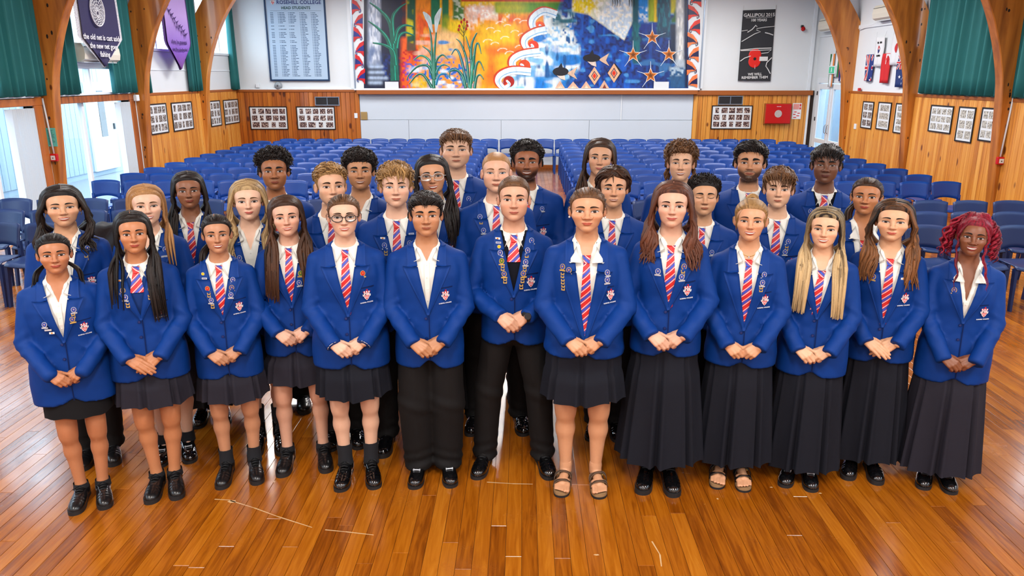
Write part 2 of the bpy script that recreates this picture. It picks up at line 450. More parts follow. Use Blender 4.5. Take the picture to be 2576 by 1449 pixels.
# ================================================================ side walls
AY = [16.9, 14.12, 11.33, 8.55, 5.77, 2.98, 0.2, -2.6]      # near faces of the arches
AT = 0.19
def wall_side(name, s):
    """solid wall with openings; s = -1 left, +1 right"""
    mb = MB()
    def B(y0, y1, z0, z1): mb.box(*sorted((s * XW, s * (XW + .22)))[:1], y0, z0, sorted((s * XW, s * (XW + .22)))[1], y1, z1)
    for y0, y1, holes in (LEFT_BAYS if s < 0 else RIGHT_BAYS):
        zs = 0.0
        for z0, z1, a, b in holes:        # bottom to top
            if z0 > zs: B(y0, y1, zs, z0)
            if a > y0: B(y0, a, z0, z1)
            if b < y1: B(b, y1, z0, z1)
            zs = z1
        B(y0, y1, zs, 4.2)
    return mb.obj(name, 'white_wall', kind='structure')
W0, W1 = 2.73, 3.95
LEFT_BAYS = [(17.0, 19.35, [(W0, W1, 17.2, 19.0)]), (14.2, 17.0, [(W0, W1, 14.5, 16.7)]),
             (11.42, 14.2, [(0.0, 1.83, 11.55, 13.85), (1.96, 2.40, 11.55, 13.95), (W0, W1, 11.7, 13.9)]),
             (8.64, 11.42, [(0.0, 1.83, 8.8, 11.1), (1.96, 2.40, 8.8, 11.1), (W0, W1, 8.9, 11.1)]),
             (5.86, 8.64, [(0.0, 1.83, 6.0, 8.4), (W0, W1, 6.1, 8.3)]), (3.07, 5.86, [(W0, W1, 3.3, 5.6)]), (0.29, 3.07, [(W0, W1, 0.5, 2.8)]), (-6.2, 0.29, [(W0, W1, -2.3, 0.0)])]
RIGHT_BAYS = [(17.0, 19.35, [(0.0, 2.20, 17.15, 18.95)]), (14.2, 17.0, []), (11.42, 14.2, [(W0, W1, 11.7, 13.9)]),
              (8.64, 11.42, [(W0, W1, 8.9, 11.1)]), (5.86, 8.64, [(W0, W1, 6.1, 8.3)]), (3.07, 5.86, [(W0, W1, 3.3, 5.6)]), (0.29, 3.07, [(W0, W1, 0.5, 2.8)]), (-6.2, 0.29, [(W0, W1, -2.3, 0.0)])]  # windows in the unseen nearer bays are added to let in daylight
wall_left = wall_side('wall_left', -1)
wall_right = wall_side('wall_right', 1)
bm_side = {}
def panel_bay(wall, s, y0, y1, m):
    MB().box(min(s * XW, s * (XW - .01)), y0, 0, max(s * XW, s * (XW - .01)), y1, 1.9).obj('backing', 'grout', wall)
    if m not in bm_side: bm_side[m] = board_mesh(.1085, 1.80, m)
    n_ = int(round((y1 - y0) / .1085)); w = (y1 - y0) / n_
    for i in range(n_):
        link('board', bm_side[m], wall, (s * (XW - .022), y0 + (i + .5) * w, .09), (0, 0, math.pi / 2), (w / .1085, 1, 1))
panel_bay(wall_left, -1, 17.09, 19.08, 'pine'); panel_bay(wall_left, -1, 14.31, 16.9, 'pine')
panel_bay(wall_right, 1, 14.31, 16.9, 'pine'); panel_bay(wall_right, 1, 11.52, 14.12, 'pine'); panel_bay(wall_right, 1, 8.74, 11.33, 'pine')
k = 0
for nm, s, y0, y1 in (('left', -1, 17.09, 19.08), ('left', -1, 14.31, 16.9), ('right', 1, 14.31, 16.9), ('right', 1, 11.52, 14.12), ('right', 1, 8.74, 11.33)):
    k += 1
    a, b = sorted((s * XW, s * (XW - .04)))
    MB().bevbox(a, y0, 0, b, y1, .09, .004).obj('baseboard_%s_%d' % (nm, k), 'fascia_brown', kind='structure')
    MB().bevbox(a - .0, y0, 1.88, b, y1, 1.935, .006).obj('trim_%d' % (10 + k), 'fascia_brown', kind='structure')
# white board joints on the upper left wall
for y0, y1, t in ((17.1, 19.08, 1), (14.32, 16.9, 2)):
    MB().box(-XW, y0, 2.345, -XW + .012, y1, 2.365).obj('trim_%d' % (20 + t), 'white_trim', kind='structure')
MB().box(XW - .03, 14.32, 3.19, XW, 16.9, 3.26).obj('trim_23', 'white_trim', kind='structure')
MB().box(XW - .02, 17.1, 3.12, XW, 19.08, 3.15).obj('trim_24', 'white_trim', kind='structure')

# windows: frame, mullions and panes
def window(n_, s, y0, y1, z0, z1, cols=3):
    mb = MB(); f = .045
    xa, xb = sorted((s * (XW + .02), s * (XW + .11)))
    mb.bevbox(xa, y0, z0, xb, y0 + f, z1, .004); mb.bevbox(xa, y1 - f, z0, xb, y1, z1, .004); mb.bevbox(xa, y0 + f, z1 - f, xb, y1 - f, z1, .004)
    a, b = sorted((s * (XW - .03), s * (XW + .12)))
    mb.bevbox(a, y0 - .03, z0 - .03, b, y1 + .03, z0 + .02, .004)
    for i in range(1, cols):
        y = y0 + (y1 - y0) * i / cols
        mb.bevbox(xa, y - f / 2, z0 + .02, xb, y + f / 2, z1 - f, .004)
    o_ = mb.obj('window_%d' % n_, 'white_trim', kind='structure')
    for i in range(cols):
        ya, yb = y0 + (y1 - y0) * i / cols, y0 + (y1 - y0) * (i + 1) / cols
        MB().box(s * (XW + .062), ya + f / 2, z0 + .02, s * (XW + .066), yb - f / 2, z1 - f).obj('pane', 'window_glass', o_)
nw = 0
for bays, s in ((LEFT_BAYS, -1), (RIGHT_BAYS, 1)):
    for y0, y1, holes in bays:
        for z0, z1, a, b in holes:
            if z0 == W0: nw += 1; window(nw, s, a, b, z0, z1)
            if z0 == 1.96: nw += 1; window(nw, s, a, b, z0, z1, 2)

# left glazed doors: timber head rail and posts, fixed pane, sliding panes and vertical blinds
def blind_mesh(h):
    return MB().bevbox(-.045, -.002, 0, .045, .002, h, .0008).mesh('slat', 'blind_white')
mat('blind_white', (226, 232, 238), 0.6)
bl_m = blind_mesh(1.74)
def glazed_bay(n_, y0, y1, panes, blinds):
    mb = MB()
    mb.bevbox(-XW - .14, y0 - .13, 1.83, -XW + .03, y1 + .2, 1.95, .006)
    mb.bevbox(-XW - .14, y0 - .12, 0, -XW + .03, y0, 1.83, .006)
    mb.bevbox(-XW - .14, y1, 0, -XW + .03, y1 + .18, 1.83, .006)
    for y in panes[1:-1]: mb.bevbox(-XW - .11, y - .03, 0.02, -XW - .04, y + .03, 1.83, .004, 1)
    mb.bevbox(-XW - .11, y0, 0, -XW - .04, y1, .06, .004, 1)
    d = mb.obj('door_%d' % n_, ['door_wood', 'white_trim'], kind='structure')
    for a, b in zip(panes[:-1], panes[1:]):
        MB().box(-XW - .078, a + .03, .06, -XW - .072, b - .03, 1.83).obj('pane', 'window_glass', d)
    for a, b, st, ang in blinds:
        y = a
        while y < b:
            link('slat', bl_m, d, (-XW + .0, y, .06), (0, 0, ang + random.uniform(-.08, .08))); y += st
glazed_bay(1, 11.55, 13.85, (11.55, 12.45, 13.85), [(13.45, 13.83, .035, .25)])
glazed_bay(2, 8.8, 11.1, (8.8, 10.2, 11.1), [(10.55, 11.08, .045, .3), (9.4, 9.9, .05, .3)])
glazed_bay(3, 6.0, 8.4, (6.0, 7.2, 8.4), [])
# right back double door in the corner
mb = MB()
def rbx(y0, y1, z0, z1, d0=0.0, d1=.06, mi=0): mb.bevbox(XW - .01 + d0, y0, z0, XW - .01 + d1, y1, z1, .004, mi)
rbx(17.15, 17.25, 0, 2.2); rbx(18.87, 18.97, 0, 2.2); rbx(17.25, 18.87, 2.08, 2.2)
d3 = mb.obj('door_4', 'white_trim', kind='structure')
for a, b in ((17.26, 18.02), (18.06, 18.86)):
    mb = MB()
    rbx(a, a + .10, .02, 2.06); rbx(b - .10, b, .02, 2.06); rbx(a + .1, b - .1, 1.94, 2.06); rbx(a + .1, b - .1, .02, .2); rbx(a + .1, b - .1, .70, .80)
    leaf = mb.obj('door_leaf', 'white_trim', d3)
    MB().box(XW + .015, a + .1, .2, XW + .02, b - .1, .70).obj('pane', 'window_glass', leaf)
    MB().box(XW + .015, a + .1, .80, XW + .02, b - .1, 1.94).obj('pane', 'window_glass', leaf)
    MB().tube([(XW - .03, b - .05 if a < 18 else a + .05, .95), (XW - .06, b - .05 if a < 18 else a + .05, .98), (XW - .06, b - .05 if a < 18 else a + .05, 1.12), (XW - .03, b - .05 if a < 18 else a + .05, 1.15)], .009).obj('door_handle', 'steel', leaf)
    for z in (.5, 1.2, 1.8): MB().bevbox(XW - .03, (a if a < 18 else b) - .012, z, XW - .005, (a if a < 18 else b) + .012, z + .09, .002).obj('hinge', 'black_frame', leaf)
# what stands beyond that door: a pale room with a shelf and noticeboards
mb = MB(); mb.box(8.6, 16.5, 0, 8.8, 20, 3.0); mb.box(7.3, 16.4, 0, 8.8, 16.5, 3.0); mb.box(7.3, 20, 0, 8.8, 20.1, 3.0); mb.box(7.3, 16.4, -.1, 8.8, 20.1, 0); 
mb.obj('wall_side_room', 'exterior_white', kind='structure')
mat('cork_brown', (150, 108, 84), 0.8, var=0.1); mat('board_brown', (120, 96, 90), 0.8, var=0.1)
MB().bevbox(8.57, 18.55, 1.65, 8.6, 19.1, 2.05, .004).obj('notice_board', 'board_brown', label='dark brown notice board seen through the glass door, upper one', cat='notice board')
MB().bevbox(8.57, 18.6, 1.2, 8.6, 18.95, 1.5, .004).obj('notice_board', 'cork_brown', label='tan cork notice board seen through the glass door, lower one', cat='notice board')
bk = empty('bookcase', (8.4, 19.0, 0), label='low bookcase of papers seen through the glass corner door', cat='bookcase')
mb = MB()
for z in (0.02, .4, .78): mb.bevbox(-.18, -.9, z, .18, .9, z + .03, .003)
mb.bevbox(-.18, -.93, 0, .18, -.9, .81, .003); mb.bevbox(-.18, .9, 0, .18, .93, .81, .003); mb.box(.16, -.9, 0, .18, .9, .81)
mb.obj('carcass', 'white_trim', bk)
mat('paper_mix', (170, 160, 150), 0.8, objrand=0.5)
for i in range(30):
    h = random.uniform(.2, .3); y = -.85 + i % 15 * .115
    MB().box(-.15, y, .05 + (i // 15) * .38, .1, y + .09, .05 + (i // 15) * .38 + h).obj('file', 'paper_mix', bk)

# ================================================================ arches, roof and ceiling
IN = [(7.02, 0.0), (6.94, 1.0), (6.86, 2.0), (6.77, 2.45), (6.62, 2.9), (6.42, 3.32), (6.13, 3.76), (5.70, 4.25), (5.1, 4.75), (4.3, 5.2), (3.2, 5.6), (1.8, 5.95), (0, 6.2)]
OUT = [(7.24, 0.0), (7.24, 1.0), (7.22, 2.0), (7.23, 2.5), (7.21, 2.9), (7.05, 3.32), (6.77, 3.76), (6.28, 4.4), (5.55, 5.05), (4.6, 5.6), (3.4, 6.05), (1.9, 6.42), (0, 6.68)]
def smooth_poly(P, n_=5):
    P = np.array(P, float); out = []
    for i in range(len(P) - 1):
        p0, p1, p2, p3 = P[max(i - 1, 0)], P[i], P[i + 1], P[min(i + 2, len(P) - 1)]
        for t in np.arange(n_) / n_:
            out.append(.5 * ((2 * p1) + (-p0 + p2) * t + (2 * p0 - 5 * p1 + 4 * p2 - p3) * t * t + (-p0 + 3 * p1 - 3 * p2 + p3) * t ** 3))
    out.append(P[-1]); return np.array(out)
ci, co = smooth_poly(IN), smooth_poly(OUT)
def arch_mesh(s):
    mb = MB(); n_ = len(ci); c = .012
    rows = []
    for k_ in range(n_):
        i_, o_ = ci[k_], co[k_]; d = (o_ - i_) / np.linalg.norm(o_ - i_)
        ib = i_ + d * c
        rows.append([(s * o_[0], 0, o_[1]), (s * ib[0], 0, ib[1]), (s * i_[0], c, i_[1]), (s * i_[0], AT - c, i_[1]), (s * ib[0], AT, ib[1]), (s * o_[0], AT, o_[1])])
    mb.grid(np.array(rows), flip=(s > 0))
    # laminations: thin grooves that follow the curve on the near face
    return mb.mesh('arch', 'arch_wood')
am = {s: arch_mesh(s) for s in (-1, 1)}
def arch_label(i, s): return 'curved laminated timber arch on the %s wall, %s from the mural wall' % ('left' if s < 0 else 'right', ORD[i])
mat('knot_dark', (36, 16, 6), 0.5)
knot = MB().lathe([(0.0, -.002), (.012, -.0015), (.016, 0), (.0, .001)], 8, axis='Y').mesh('knot', 'knot_dark')
for i, y in enumerate(AY):
    for s in (-1, 1):
        o = link('timber_arch', am[s], None, (0, y, 0), label=arch_label(i, s), cat='arch')
        if i < 3:
            for j in range(9):
                z = random.uniform(.5, 3.4); xi = np.interp(z, ci[:, 1], ci[:, 0]); xo = np.interp(z, co[:45, 1], co[:45, 0])
                link('knot', knot, o, (s * random.uniform(xi + .05, min(xo, XW) - .03), 0, z), None, (random.uniform(.5, 1.1), 1, random.uniform(.8, 2.0)))
mb = MB()
cz = [(XW + .25, 4.15)] + [(6.6, 4.30), (5.55, 5.12), (4.6, 5.66), (3.4, 6.1), (1.9, 6.48), (0, 6.72)]
prof = [(-x, z) for x, z in cz] + [(x, z) for x, z in cz[::-1][1:]]
mb.grid(np.array([[(x, YF - .3, z) for x, z in prof], [(x, YB + .3, z) for x, z in prof]]))
mb.grid(np.array([[(x, YF - .3, z + .2) for x, z in prof], [(x, YB + .3, z + .2) for x, z in prof]]), flip=True)
mb.obj('ceiling', 'ceiling_white', kind='structure')
MB().box(-XW - .3, YF - .25, 0, XW + .3, YF, 6.8).obj('wall_front', 'white_wall', kind='structure')

# added lamps, out of view: slim panel fittings hung on rods, each with its own light
mat('lamp_diffuser', (255, 255, 255), 0.4, emit=(255, 250, 242), estr=1.5)
for i, (x, y, z, wt) in enumerate(ADDED_LAMPS):
    L_ = empty('added_ceiling_light', (x, y, z), label='added white panel lamp hung from the ceiling, %s from the stage, %s' % (ORD[i % 2] if i < 6 else ORD[2 + (i - 6) % 3], ('left side', 'middle', 'right side')[i // 2] if i < 6 else ('left side', 'middle', 'right side')[(i - 6) // 3]), cat='ceiling lamp')
    MB().bevbox(-.32, -.95, .02, .32, .95, .07, .01).obj('housing', 'white_trim', L_)
    MB().box(-.30, -.92, .012, .30, .92, .02).obj('diffuser', 'lamp_diffuser', L_)
    zt = float(np.interp(abs(x), [c_[0] for c_ in cz[::-1]], [c_[1] for c_ in cz[::-1]])) - z
    for yy in (-.7, .7): MB().tube([(0, yy, .07), (0, yy, zt)], .006, 6).obj('rod', 'steel', L_)
    ld = bpy.data.lights.new('lamp_light', 'AREA'); ld.shape = 'RECTANGLE'; ld.size = .6; ld.size_y = 1.84; ld.energy = wt; ld.color = (1.0, 0.975, 0.94)
    lo = bpy.data.objects.new('lamp_light', ld); COL.objects.link(lo); lo.parent = L_; lo.location = (0, 0, .005)

# ================================================================ outside the left doors: a pale clad wall with a door, paving, greenery
mb = MB(); mb.box(-10.6, 4, -.2, -10.4, 20, 2.6)
ow = mb.obj('wall_outside', 'exterior_white', kind='structure')
cb_ = MB().bevbox(0, -.09, 0, .02, .09, 2.5, .006).mesh('board', 'exterior_white')
for i in range(70): link('board', cb_, ow, (-10.4, 6 + i * .19, 0))
mat('paving', (120, 126, 132), 0.9, var=0.1)
MB().box(-14, 0, -.25, -7.3, 24, -.12).obj('pavement_outside', 'paving', kind='structure')
# the white door seen across the outside path
xd = empty('outside_door', (-10.36, 18.9, 0), label='white door with a tall narrow pane seen through the left glazing', cat='door')
MB().bevbox(-.03, -.55, 0, .04, .55, 2.1, .006).obj('leaf', 'white_trim', xd); MB().bevbox(.04, -.12, .8, .05, .16, 1.9, .003).obj('pane', 'dark_glass', xd); MB().bevbox(.04, .44, .95, .09, .48, 1.1, .004).obj('handle', 'black_frame', xd)
# ================================================================ rows of plastic chairs
mat('chair_blue', (4, 60, 140), 0.42, var=0.04, nscale=4, bump=0.12, bscale=600, objrand=0.10, spec=0.5)
mat('chair_navy', (8, 40, 92), 0.42, var=0.04, nscale=4, bump=0.12, bscale=600, objrand=0.10, spec=0.5)
def shell_grid(G, t, flip=False):
    G = np.asarray(G, float); nu, nv = G.shape[:2]
    du = np.gradient(G, axis=0); dv = np.gradient(G, axis=1); n = np.cross(du, dv); n /= np.linalg.norm(n, axis=2)[..., None] + 1e-12
    if flip: n = -n
    B = G + n * t; mb = MB(); mb.grid(G, flip=not flip); mb.grid(B, flip=flip); o = nu * nv
    edge = [(i, 0) for i in range(nu)] + [(nu - 1, j) for j in range(1, nv)] + [(i, nv - 1) for i in range(nu - 2, -1, -1)] + [(0, j) for j in range(nv - 2, 0, -1)]
    for (a, b), (c, d) in zip(edge, edge[1:] + edge[:1]):
        q = (a * nv + b, c * nv + d, o + c * nv + d, o + a * nv + b); mb.f.append(q[::-1] if flip else q); mb.m.append(0)
    return mb
def chair_parts(m):
    P = {}
    # backrest: a curved panel, slightly arched on top, drawn in below
    u = np.linspace(-1, 1, 11)[:, None]; v = np.linspace(0, 1, 6)[None, :]
    w = .196 + .016 * v
    x = u * w
    z = .560 + v * .212 + .012 * (1 - u ** 2) * v + .022 * (1 - u ** 2) * (v - 1) * -.6 * 0 - .010 * np.abs(u) ** 6 * v
    z = z + .035 * (1 - v) * (1 - np.abs(u) ** 2) * 1.0 - .035 * (1 - v)
    y = .185 + .030 * v + .040 * (1 - u ** 2) - .020 * (1 - v)
    P['backrest'] = shell_grid(np.stack(np.broadcast_arrays(x, y, z), -1), .012).mesh('backrest', m, True)
    u = np.linspace(-1, 1, 9)[:, None]; v = np.linspace(0, 1, 9)[None, :]
    x = u * (.205 - .012 * v); y = -.205 + .40 * v
    z = .445 - .018 * (1 - u ** 2) * np.sin(np.pi * np.clip(v * .9 + .1, 0, 1)) - .030 * np.clip(.14 - v, 0, 1) ** 1 / .14 * (1 - v) + .012 * np.abs(u) ** 3
    P['seat'] = shell_grid(np.stack(np.broadcast_arrays(x, y, z + 0 * x), -1), -.012).mesh('seat', m, True)
    P['ups'] = []
    for s in (-1, 1):
        mb = MB(); P['ups'].append(mb)
        mb.add([(s * .206, .15, .41), (s * .206, .20, .41), (s * .176, .20, .41), (s * .176, .15, .41), (s * .205, .165, .60), (s * .205, .205, .60), (s * .170, .205, .60), (s * .170, .165, .60)],
               [(0, 1, 5, 4), (1, 2, 6, 5), (2, 3, 7, 6), (3, 0, 4, 7), (4, 5, 6, 7), (3, 2, 1, 0)])
    P['ups'] = [q.mesh('upright', m) for q in P['ups']]
    def leg(s, f):
        x0, y0 = s * .196, (-.165 if f else .165); x1, y1 = s * .205, (-.200 if f else .225)
        a, b = .026, .019
        return MB().add([(x0 - a * .6, y0 - a, .425), (x0 + a * .6, y0 - a, .425), (x0 + a * .6, y0 + a, .425), (x0 - a * .6, y0 + a, .425), (x1 - b * .6, y1 - b, 0), (x1 + b * .6, y1 - b, 0), (x1 + b * .6, y1 + b, 0), (x1 - b * .6, y1 + b, 0)],
                        [(0, 1, 5, 4)[::-1], (1, 2, 6, 5)[::-1], (2, 3, 7, 6)[::-1], (3, 0, 4, 7)[::-1], (0, 3, 2, 1)[::-1], (4, 5, 6, 7)[::-1]]).mesh('leg', m)
    P['legs'] = [leg(s, f) for s in (-1, 1) for f in (True, False)]
    return P
CP = {m: chair_parts(m) for m in ('chair_blue', 'chair_navy')}
def joined(m):
    import bmesh
    bm = bmesh.new()
    for me in [CP[m]['seat'], CP[m]['backrest']] + CP[m]['ups'] + CP[m]['legs']: bm.from_mesh(me)
    me = bpy.data.meshes.new('chair'); bm.to_mesh(me); bm.free(); me.materials.append(MATS[m]); return me
CJ = {m: joined(m) for m in CP}
rc = random.Random(11)
def chair(x, y, m, parts, label, group):
    rz = rc.uniform(-.02, .02); loc = (x + rc.uniform(-.004, .004), y - .22 + rc.uniform(-.01, .01), 0)
    if not parts: return link('plastic_chair', CJ[m], None, loc, (0, 0, rz), label=label, cat='chair', group=group)
    r = empty('plastic_chair', loc, (0, 0, rz), label=label, cat='chair', group=group)
    link('seat', CP[m]['seat'], r); link('backrest', CP[m]['backrest'], r); 
    for l in CP[m]['ups']: link('upright', l, r)
    for l in CP[m]['legs']: link('leg', l, r)
    return r
G_ = 'blue plastic chairs set out in rows'
ROWY = [17.87, 17.12, 16.40, 15.63, 14.86, 14.13, 13.34, 12.57, 11.80, 11.0]
for r_, y in enumerate(ROWY):
    for s, nm in ((-1, 'left'), (1, 'right')):
        for c in range(12):
            x = s * (1.035 + c * .4585)
            chair(x, y, 'chair_blue', y < 11.5, 'blue plastic chair %s of the aisle, %s row from back wall, %s from aisle' % (nm, ORD[r_ + 1], ORD[c]), G_)
for i in range(27):
    x = -5.66 + i * .4415
    chair(x, 18.52, 'chair_blue', 11 <= i <= 15, 'blue plastic chair against the mural wall, %s from the left end' % (ORD[i] if i < 14 else ('%dth' % (i + 1)) if i + 1 not in (21, 22, 23) else {21: '21st', 22: '22nd', 23: '23rd'}[i + 1]), 'blue plastic chairs against the mural wall')
for r_, (y, xs_) in enumerate(((9.27, [-6.29, -5.82, -5.34, -4.86, -4.38, -3.9, -3.42, -2.46, -1.98, -1.5, 1.55, 2.5, 3.0, 3.5, 4.0, 4.48, 4.96, 5.44, 5.93]), (8.48, [-5.87, -5.40, -4.93, -4.46, 3.6, 4.07, 4.53, 4.995, 5.455]), (7.68, [-5.41, -4.95, -4.28, 3.62, 4.09, 4.55, 5.02]))):
    nl = [0, 0]
    for x in sorted(xs_, key=lambda q: -abs(q)):
        s = 0 if x < 0 else 1
        chair(x, y, 'chair_navy', True, 'navy plastic chair %s of the group, %s, %s from %s end' % (('left', 'right')[s], ('third row in front of the cross aisle' if False else ['third row back', 'second row back', 'first row back'][r_]), ORD[nl[s]], ('left', 'right')[s]), 'navy plastic chairs nearest the group'); nl[s] += 1
# a black patterned jacket left over one chair
mat('jacket_black', (24, 24, 28), 0.6, var=0.9, nscale=60)
u = np.linspace(-1, 1, 15)[:, None]; v = np.linspace(0, 1, 16)[None, :]
ang = (v - .32) * 3.4
yy = np.where(v < .32, .02 + .03 * np.cos(ang), -.05 - .02 * np.sin(v * 9 + u * 4) * v)
zz = .79 - .42 * np.clip(v - .28, 0, 1) - .16 * np.clip(.24 - v, 0, 1) / .24 + .008 * np.sin(u * 7)
shell_grid(np.stack(np.broadcast_arrays(u * .16 * (1 + .12 * v) + .012 * np.sin(v * 8), yy, zz), -1), .012).obj('jacket', 'jacket_black', None, True, loc=(-4.25, 7.64, .0), label='black patterned jacket hung over the back of a navy chair', cat='jacket')
# ================================================================ things on the walls
def photo_mat(name, stops, sc):
    """printed group photographs: rows of light and dark figures"""
    m, nt, b_ = new_mat(name); N, L = nt.nodes, nt.links
    tc = N.new('ShaderNodeTexCoord'); oi = N.new('ShaderNodeObjectInfo'); ad = N.new('ShaderNodeVectorMath'); ad.operation = 'MULTIPLY_ADD'; ad.inputs[1].default_value = (1.6, 1, 1); L.new(tc.outputs['Object'], ad.inputs[0])
    cb = N.new('ShaderNodeCombineXYZ'); mu = N.new('ShaderNodeMath'); mu.operation = 'MULTIPLY'; mu.inputs[1].default_value = 50; L.new(oi.outputs['Random'], mu.inputs[0]); L.new(mu.outputs[0], cb.inputs[1]); L.new(cb.outputs[0], ad.inputs[2])
    no = N.new('ShaderNodeTexNoise'); no.inputs['Scale'].default_value = sc; no.inputs['Detail'].default_value = 2; L.new(ad.outputs[0], no.inputs['Vector'])
    r = ramp(nt, stops); L.new(no.outputs['Fac'], r.inputs['Fac']); L.new(r.outputs['Color'], b_.inputs['Base Color']); b_.inputs['Roughness'].default_value = .4; MATS[name] = m
photo_mat('photo_dark', [(.36, (26, 20, 30)), (.47, (74, 44, 48)), (.54, (120, 84, 76)), (.62, (224, 210, 198))], 34); photo_mat('photo_grey', [(.36, (30, 28, 30)), (.48, (96, 84, 80)), (.56, (150, 140, 134)), (.64, (222, 218, 212))], 36); photo_mat('photo_pale', [(.36, (96, 92, 88)), (.48, (170, 166, 156)), (.60, (216, 212, 202))], 36)
glass_mat('frame_glass', (250, 252, 255), 0.10)
_ph = {}
def picture(loc, rz, w, h, cols, rows, pm, label, mix=None):
    """framed collage of photographs; local x right, z up, faces -Y"""
    fr = empty('picture_frame', loc, (0, 0, rz), label=label, cat='picture', group='framed photo collages')
    mb = MB(); b = .022
    mb.bevbox(-w / 2, -.018, -h / 2, w / 2, .0, -h / 2 + b, .004); mb.bevbox(-w / 2, -.018, h / 2 - b, w / 2, .0, h / 2, .004)
    mb.bevbox(-w / 2, -.018, -h / 2 + b, -w / 2 + b, .0, h / 2 - b, .004); mb.bevbox(w / 2 - b, -.018, -h / 2 + b, w / 2, .0, h / 2 - b, .004)
    mb.obj('frame', 'black_frame', fr)
    MB().box(-w / 2 + b, -.006, -h / 2 + b, w / 2 - b, 0, h / 2 - b).obj('mount', 'photo_mat', fr)
    iw, ih = w - 2 * b - .03, h - 2 * b - .03
    for j in range(rows):
        n = cols[j % len(cols)] if isinstance(cols, (list, tuple)) else cols
        for i in range(n):
            pw = iw / n * .80; ph = min(ih / rows * .76, pw * 1.5); pw2 = pw
            if mix and (i * 7 + j * 3) % 5 == 0: pw2 = min(pw * .62, ph * .8)
            key = (round(pw2, 2), round(ph, 2), pm)
            if key not in _ph:
                m2 = MB(); m2.box(-pw2 / 2, -.0085, -ph / 2, pw2 / 2, -.006, ph / 2); _ph[key] = m2.mesh('photo', pm)
            link('photo', _ph[key], fr, (-iw / 2 + (i + .5) * iw / n, 0, ih / 2 - (j + .5) * ih / rows))
    return fr
Yw = 19.083
picture((-6.28, Yw, 1.24), 0, .94, .56, [5, 5, 4], 3, 'photo_dark', 'wide framed photo collage near the left corner of the mural wall', True)
picture((-5.11, Yw, 1.24), 0, .95, .56, [5, 5, 4], 3, 'photo_dark', 'wide framed photo collage under the left air grille', True)
picture((5.09, Yw, 1.265), 0, .99, .57, [5, 5, 5], 3, 'photo_dark', 'wide framed photo collage beside the red fire hose cabinet', True)
XL, XR = -XW + .035, XW - .035
for y, w, h, z, c, lab in ((14.83, .74, .57, 1.45, 4, 'first from the glazed doors'), (15.90, .96, .57, 1.445, 4, 'second from the glazed doors'), (17.62, .62, .57, 1.42, 3, 'third from the glazed doors'), (18.60, .95, .57, 1.415, 4, 'beside the back left corner')):
    picture((XL, y, z), math.pi / 2, w, h, [c, c, c + 1], 3, 'photo_grey', 'framed photo collage on the left pine wall, ' + lab, True)
for y, w, h, z, c, rws, lab in ((15.96, .50, .54, 1.475, 2, 3, 'nearest the corner door'), (15.23, .55, .53, 1.49, 1, 3, 'middle one under the flags'), (14.50, .55, .55, 1.48, 1, 4, 'under the starry blue flag'), (13.15, .71, .45, 1.545, [4, 4, 3], 3, 'below the far end of the curtain'), (12.40, .47, .55, 1.50, 2, 3, 'tall one below the middle of the curtain'), (11.75, .50, .50, 1.535, 3, 3, 'below the near end of the curtain')):
    picture((XR, y, z), -math.pi / 2, w, h, c, rws, 'photo_pale' if lab != 'nearest the corner door' else 'photo_grey', 'framed photo collage on the right pine wall, ' + lab)

# air grilles
for x, z, lab in ((-4.805, 1.645, 'above the left photo collages'), (5.03, 1.67, 'above the right photo collage')):
    g = empty('air_grille', (x, Yw + .005, z), label='grey metal air grille in the pine boards ' + lab, cat='grille')
    mb = MB(); mb.bevbox(-.30, -.03, -.105, .30, 0, -.085, .003); mb.bevbox(-.30, -.03, .085, .30, 0, .105, .003); mb.bevbox(-.30, -.03, -.085, -.28, 0, .085, .003); mb.bevbox(.28, -.03, -.085, .30, 0, .085, .003); mb.bevbox(-.008, -.03, -.085, .008, 0, .085, .003)
    mb.obj('frame', 'metal_grey', g)
    MB().box(-.28, -.008, -.085, .28, 0, .085).obj('mesh_screen', 'dark_slot', g)
    for i in range(7): MB().box(-.28, -.016, -.078 + i * .024, .28, -.008, -.072 + i * .024).obj('slat', 'dark_slot', g)
# light switches, plates, bell, socket
MB().bevbox(-4.16, Yw - .012, 1.24, -4.08, Yw, 1.36, .004).obj('light_switch', 'white_trim', label='white light switch on the left pine boards by the stage front', cat='switch')
mat('brass_plate', (176, 146, 92), 0.45, metal=.4); MB().bevbox(-4.08 + .08, Yw - .012, 1.20, -3.84, Yw, 1.39, .004).obj('wall_plate', 'brass_plate', label='square brass coloured wall plate beside the white switch', cat='plate')
mat('bell_grey', (150, 158, 166), .35)
b = empty('bell', (-5.99, 19.12, 2.01), label='round grey electric bell below the honours board', cat='bell')
MB().lathe([(.0, -.075), (.05, -.07), (.085, -.045), (.098, -.01), (.098, .0)], 24, axis='Y').obj('gong', 'bell_grey', b, smooth=True); MB().lathe([(.0, -.085), (.012, -.085), (.014, -.07)], 12, axis='Y').obj('screw', 'dark_slot', b)
MB().bevbox(-6.53, 19.06, 1.96, -6.45, 19.13, 2.06, .006).obj('wall_socket', 'white_trim', label='small white socket box on the wall left of the bell', cat='socket')
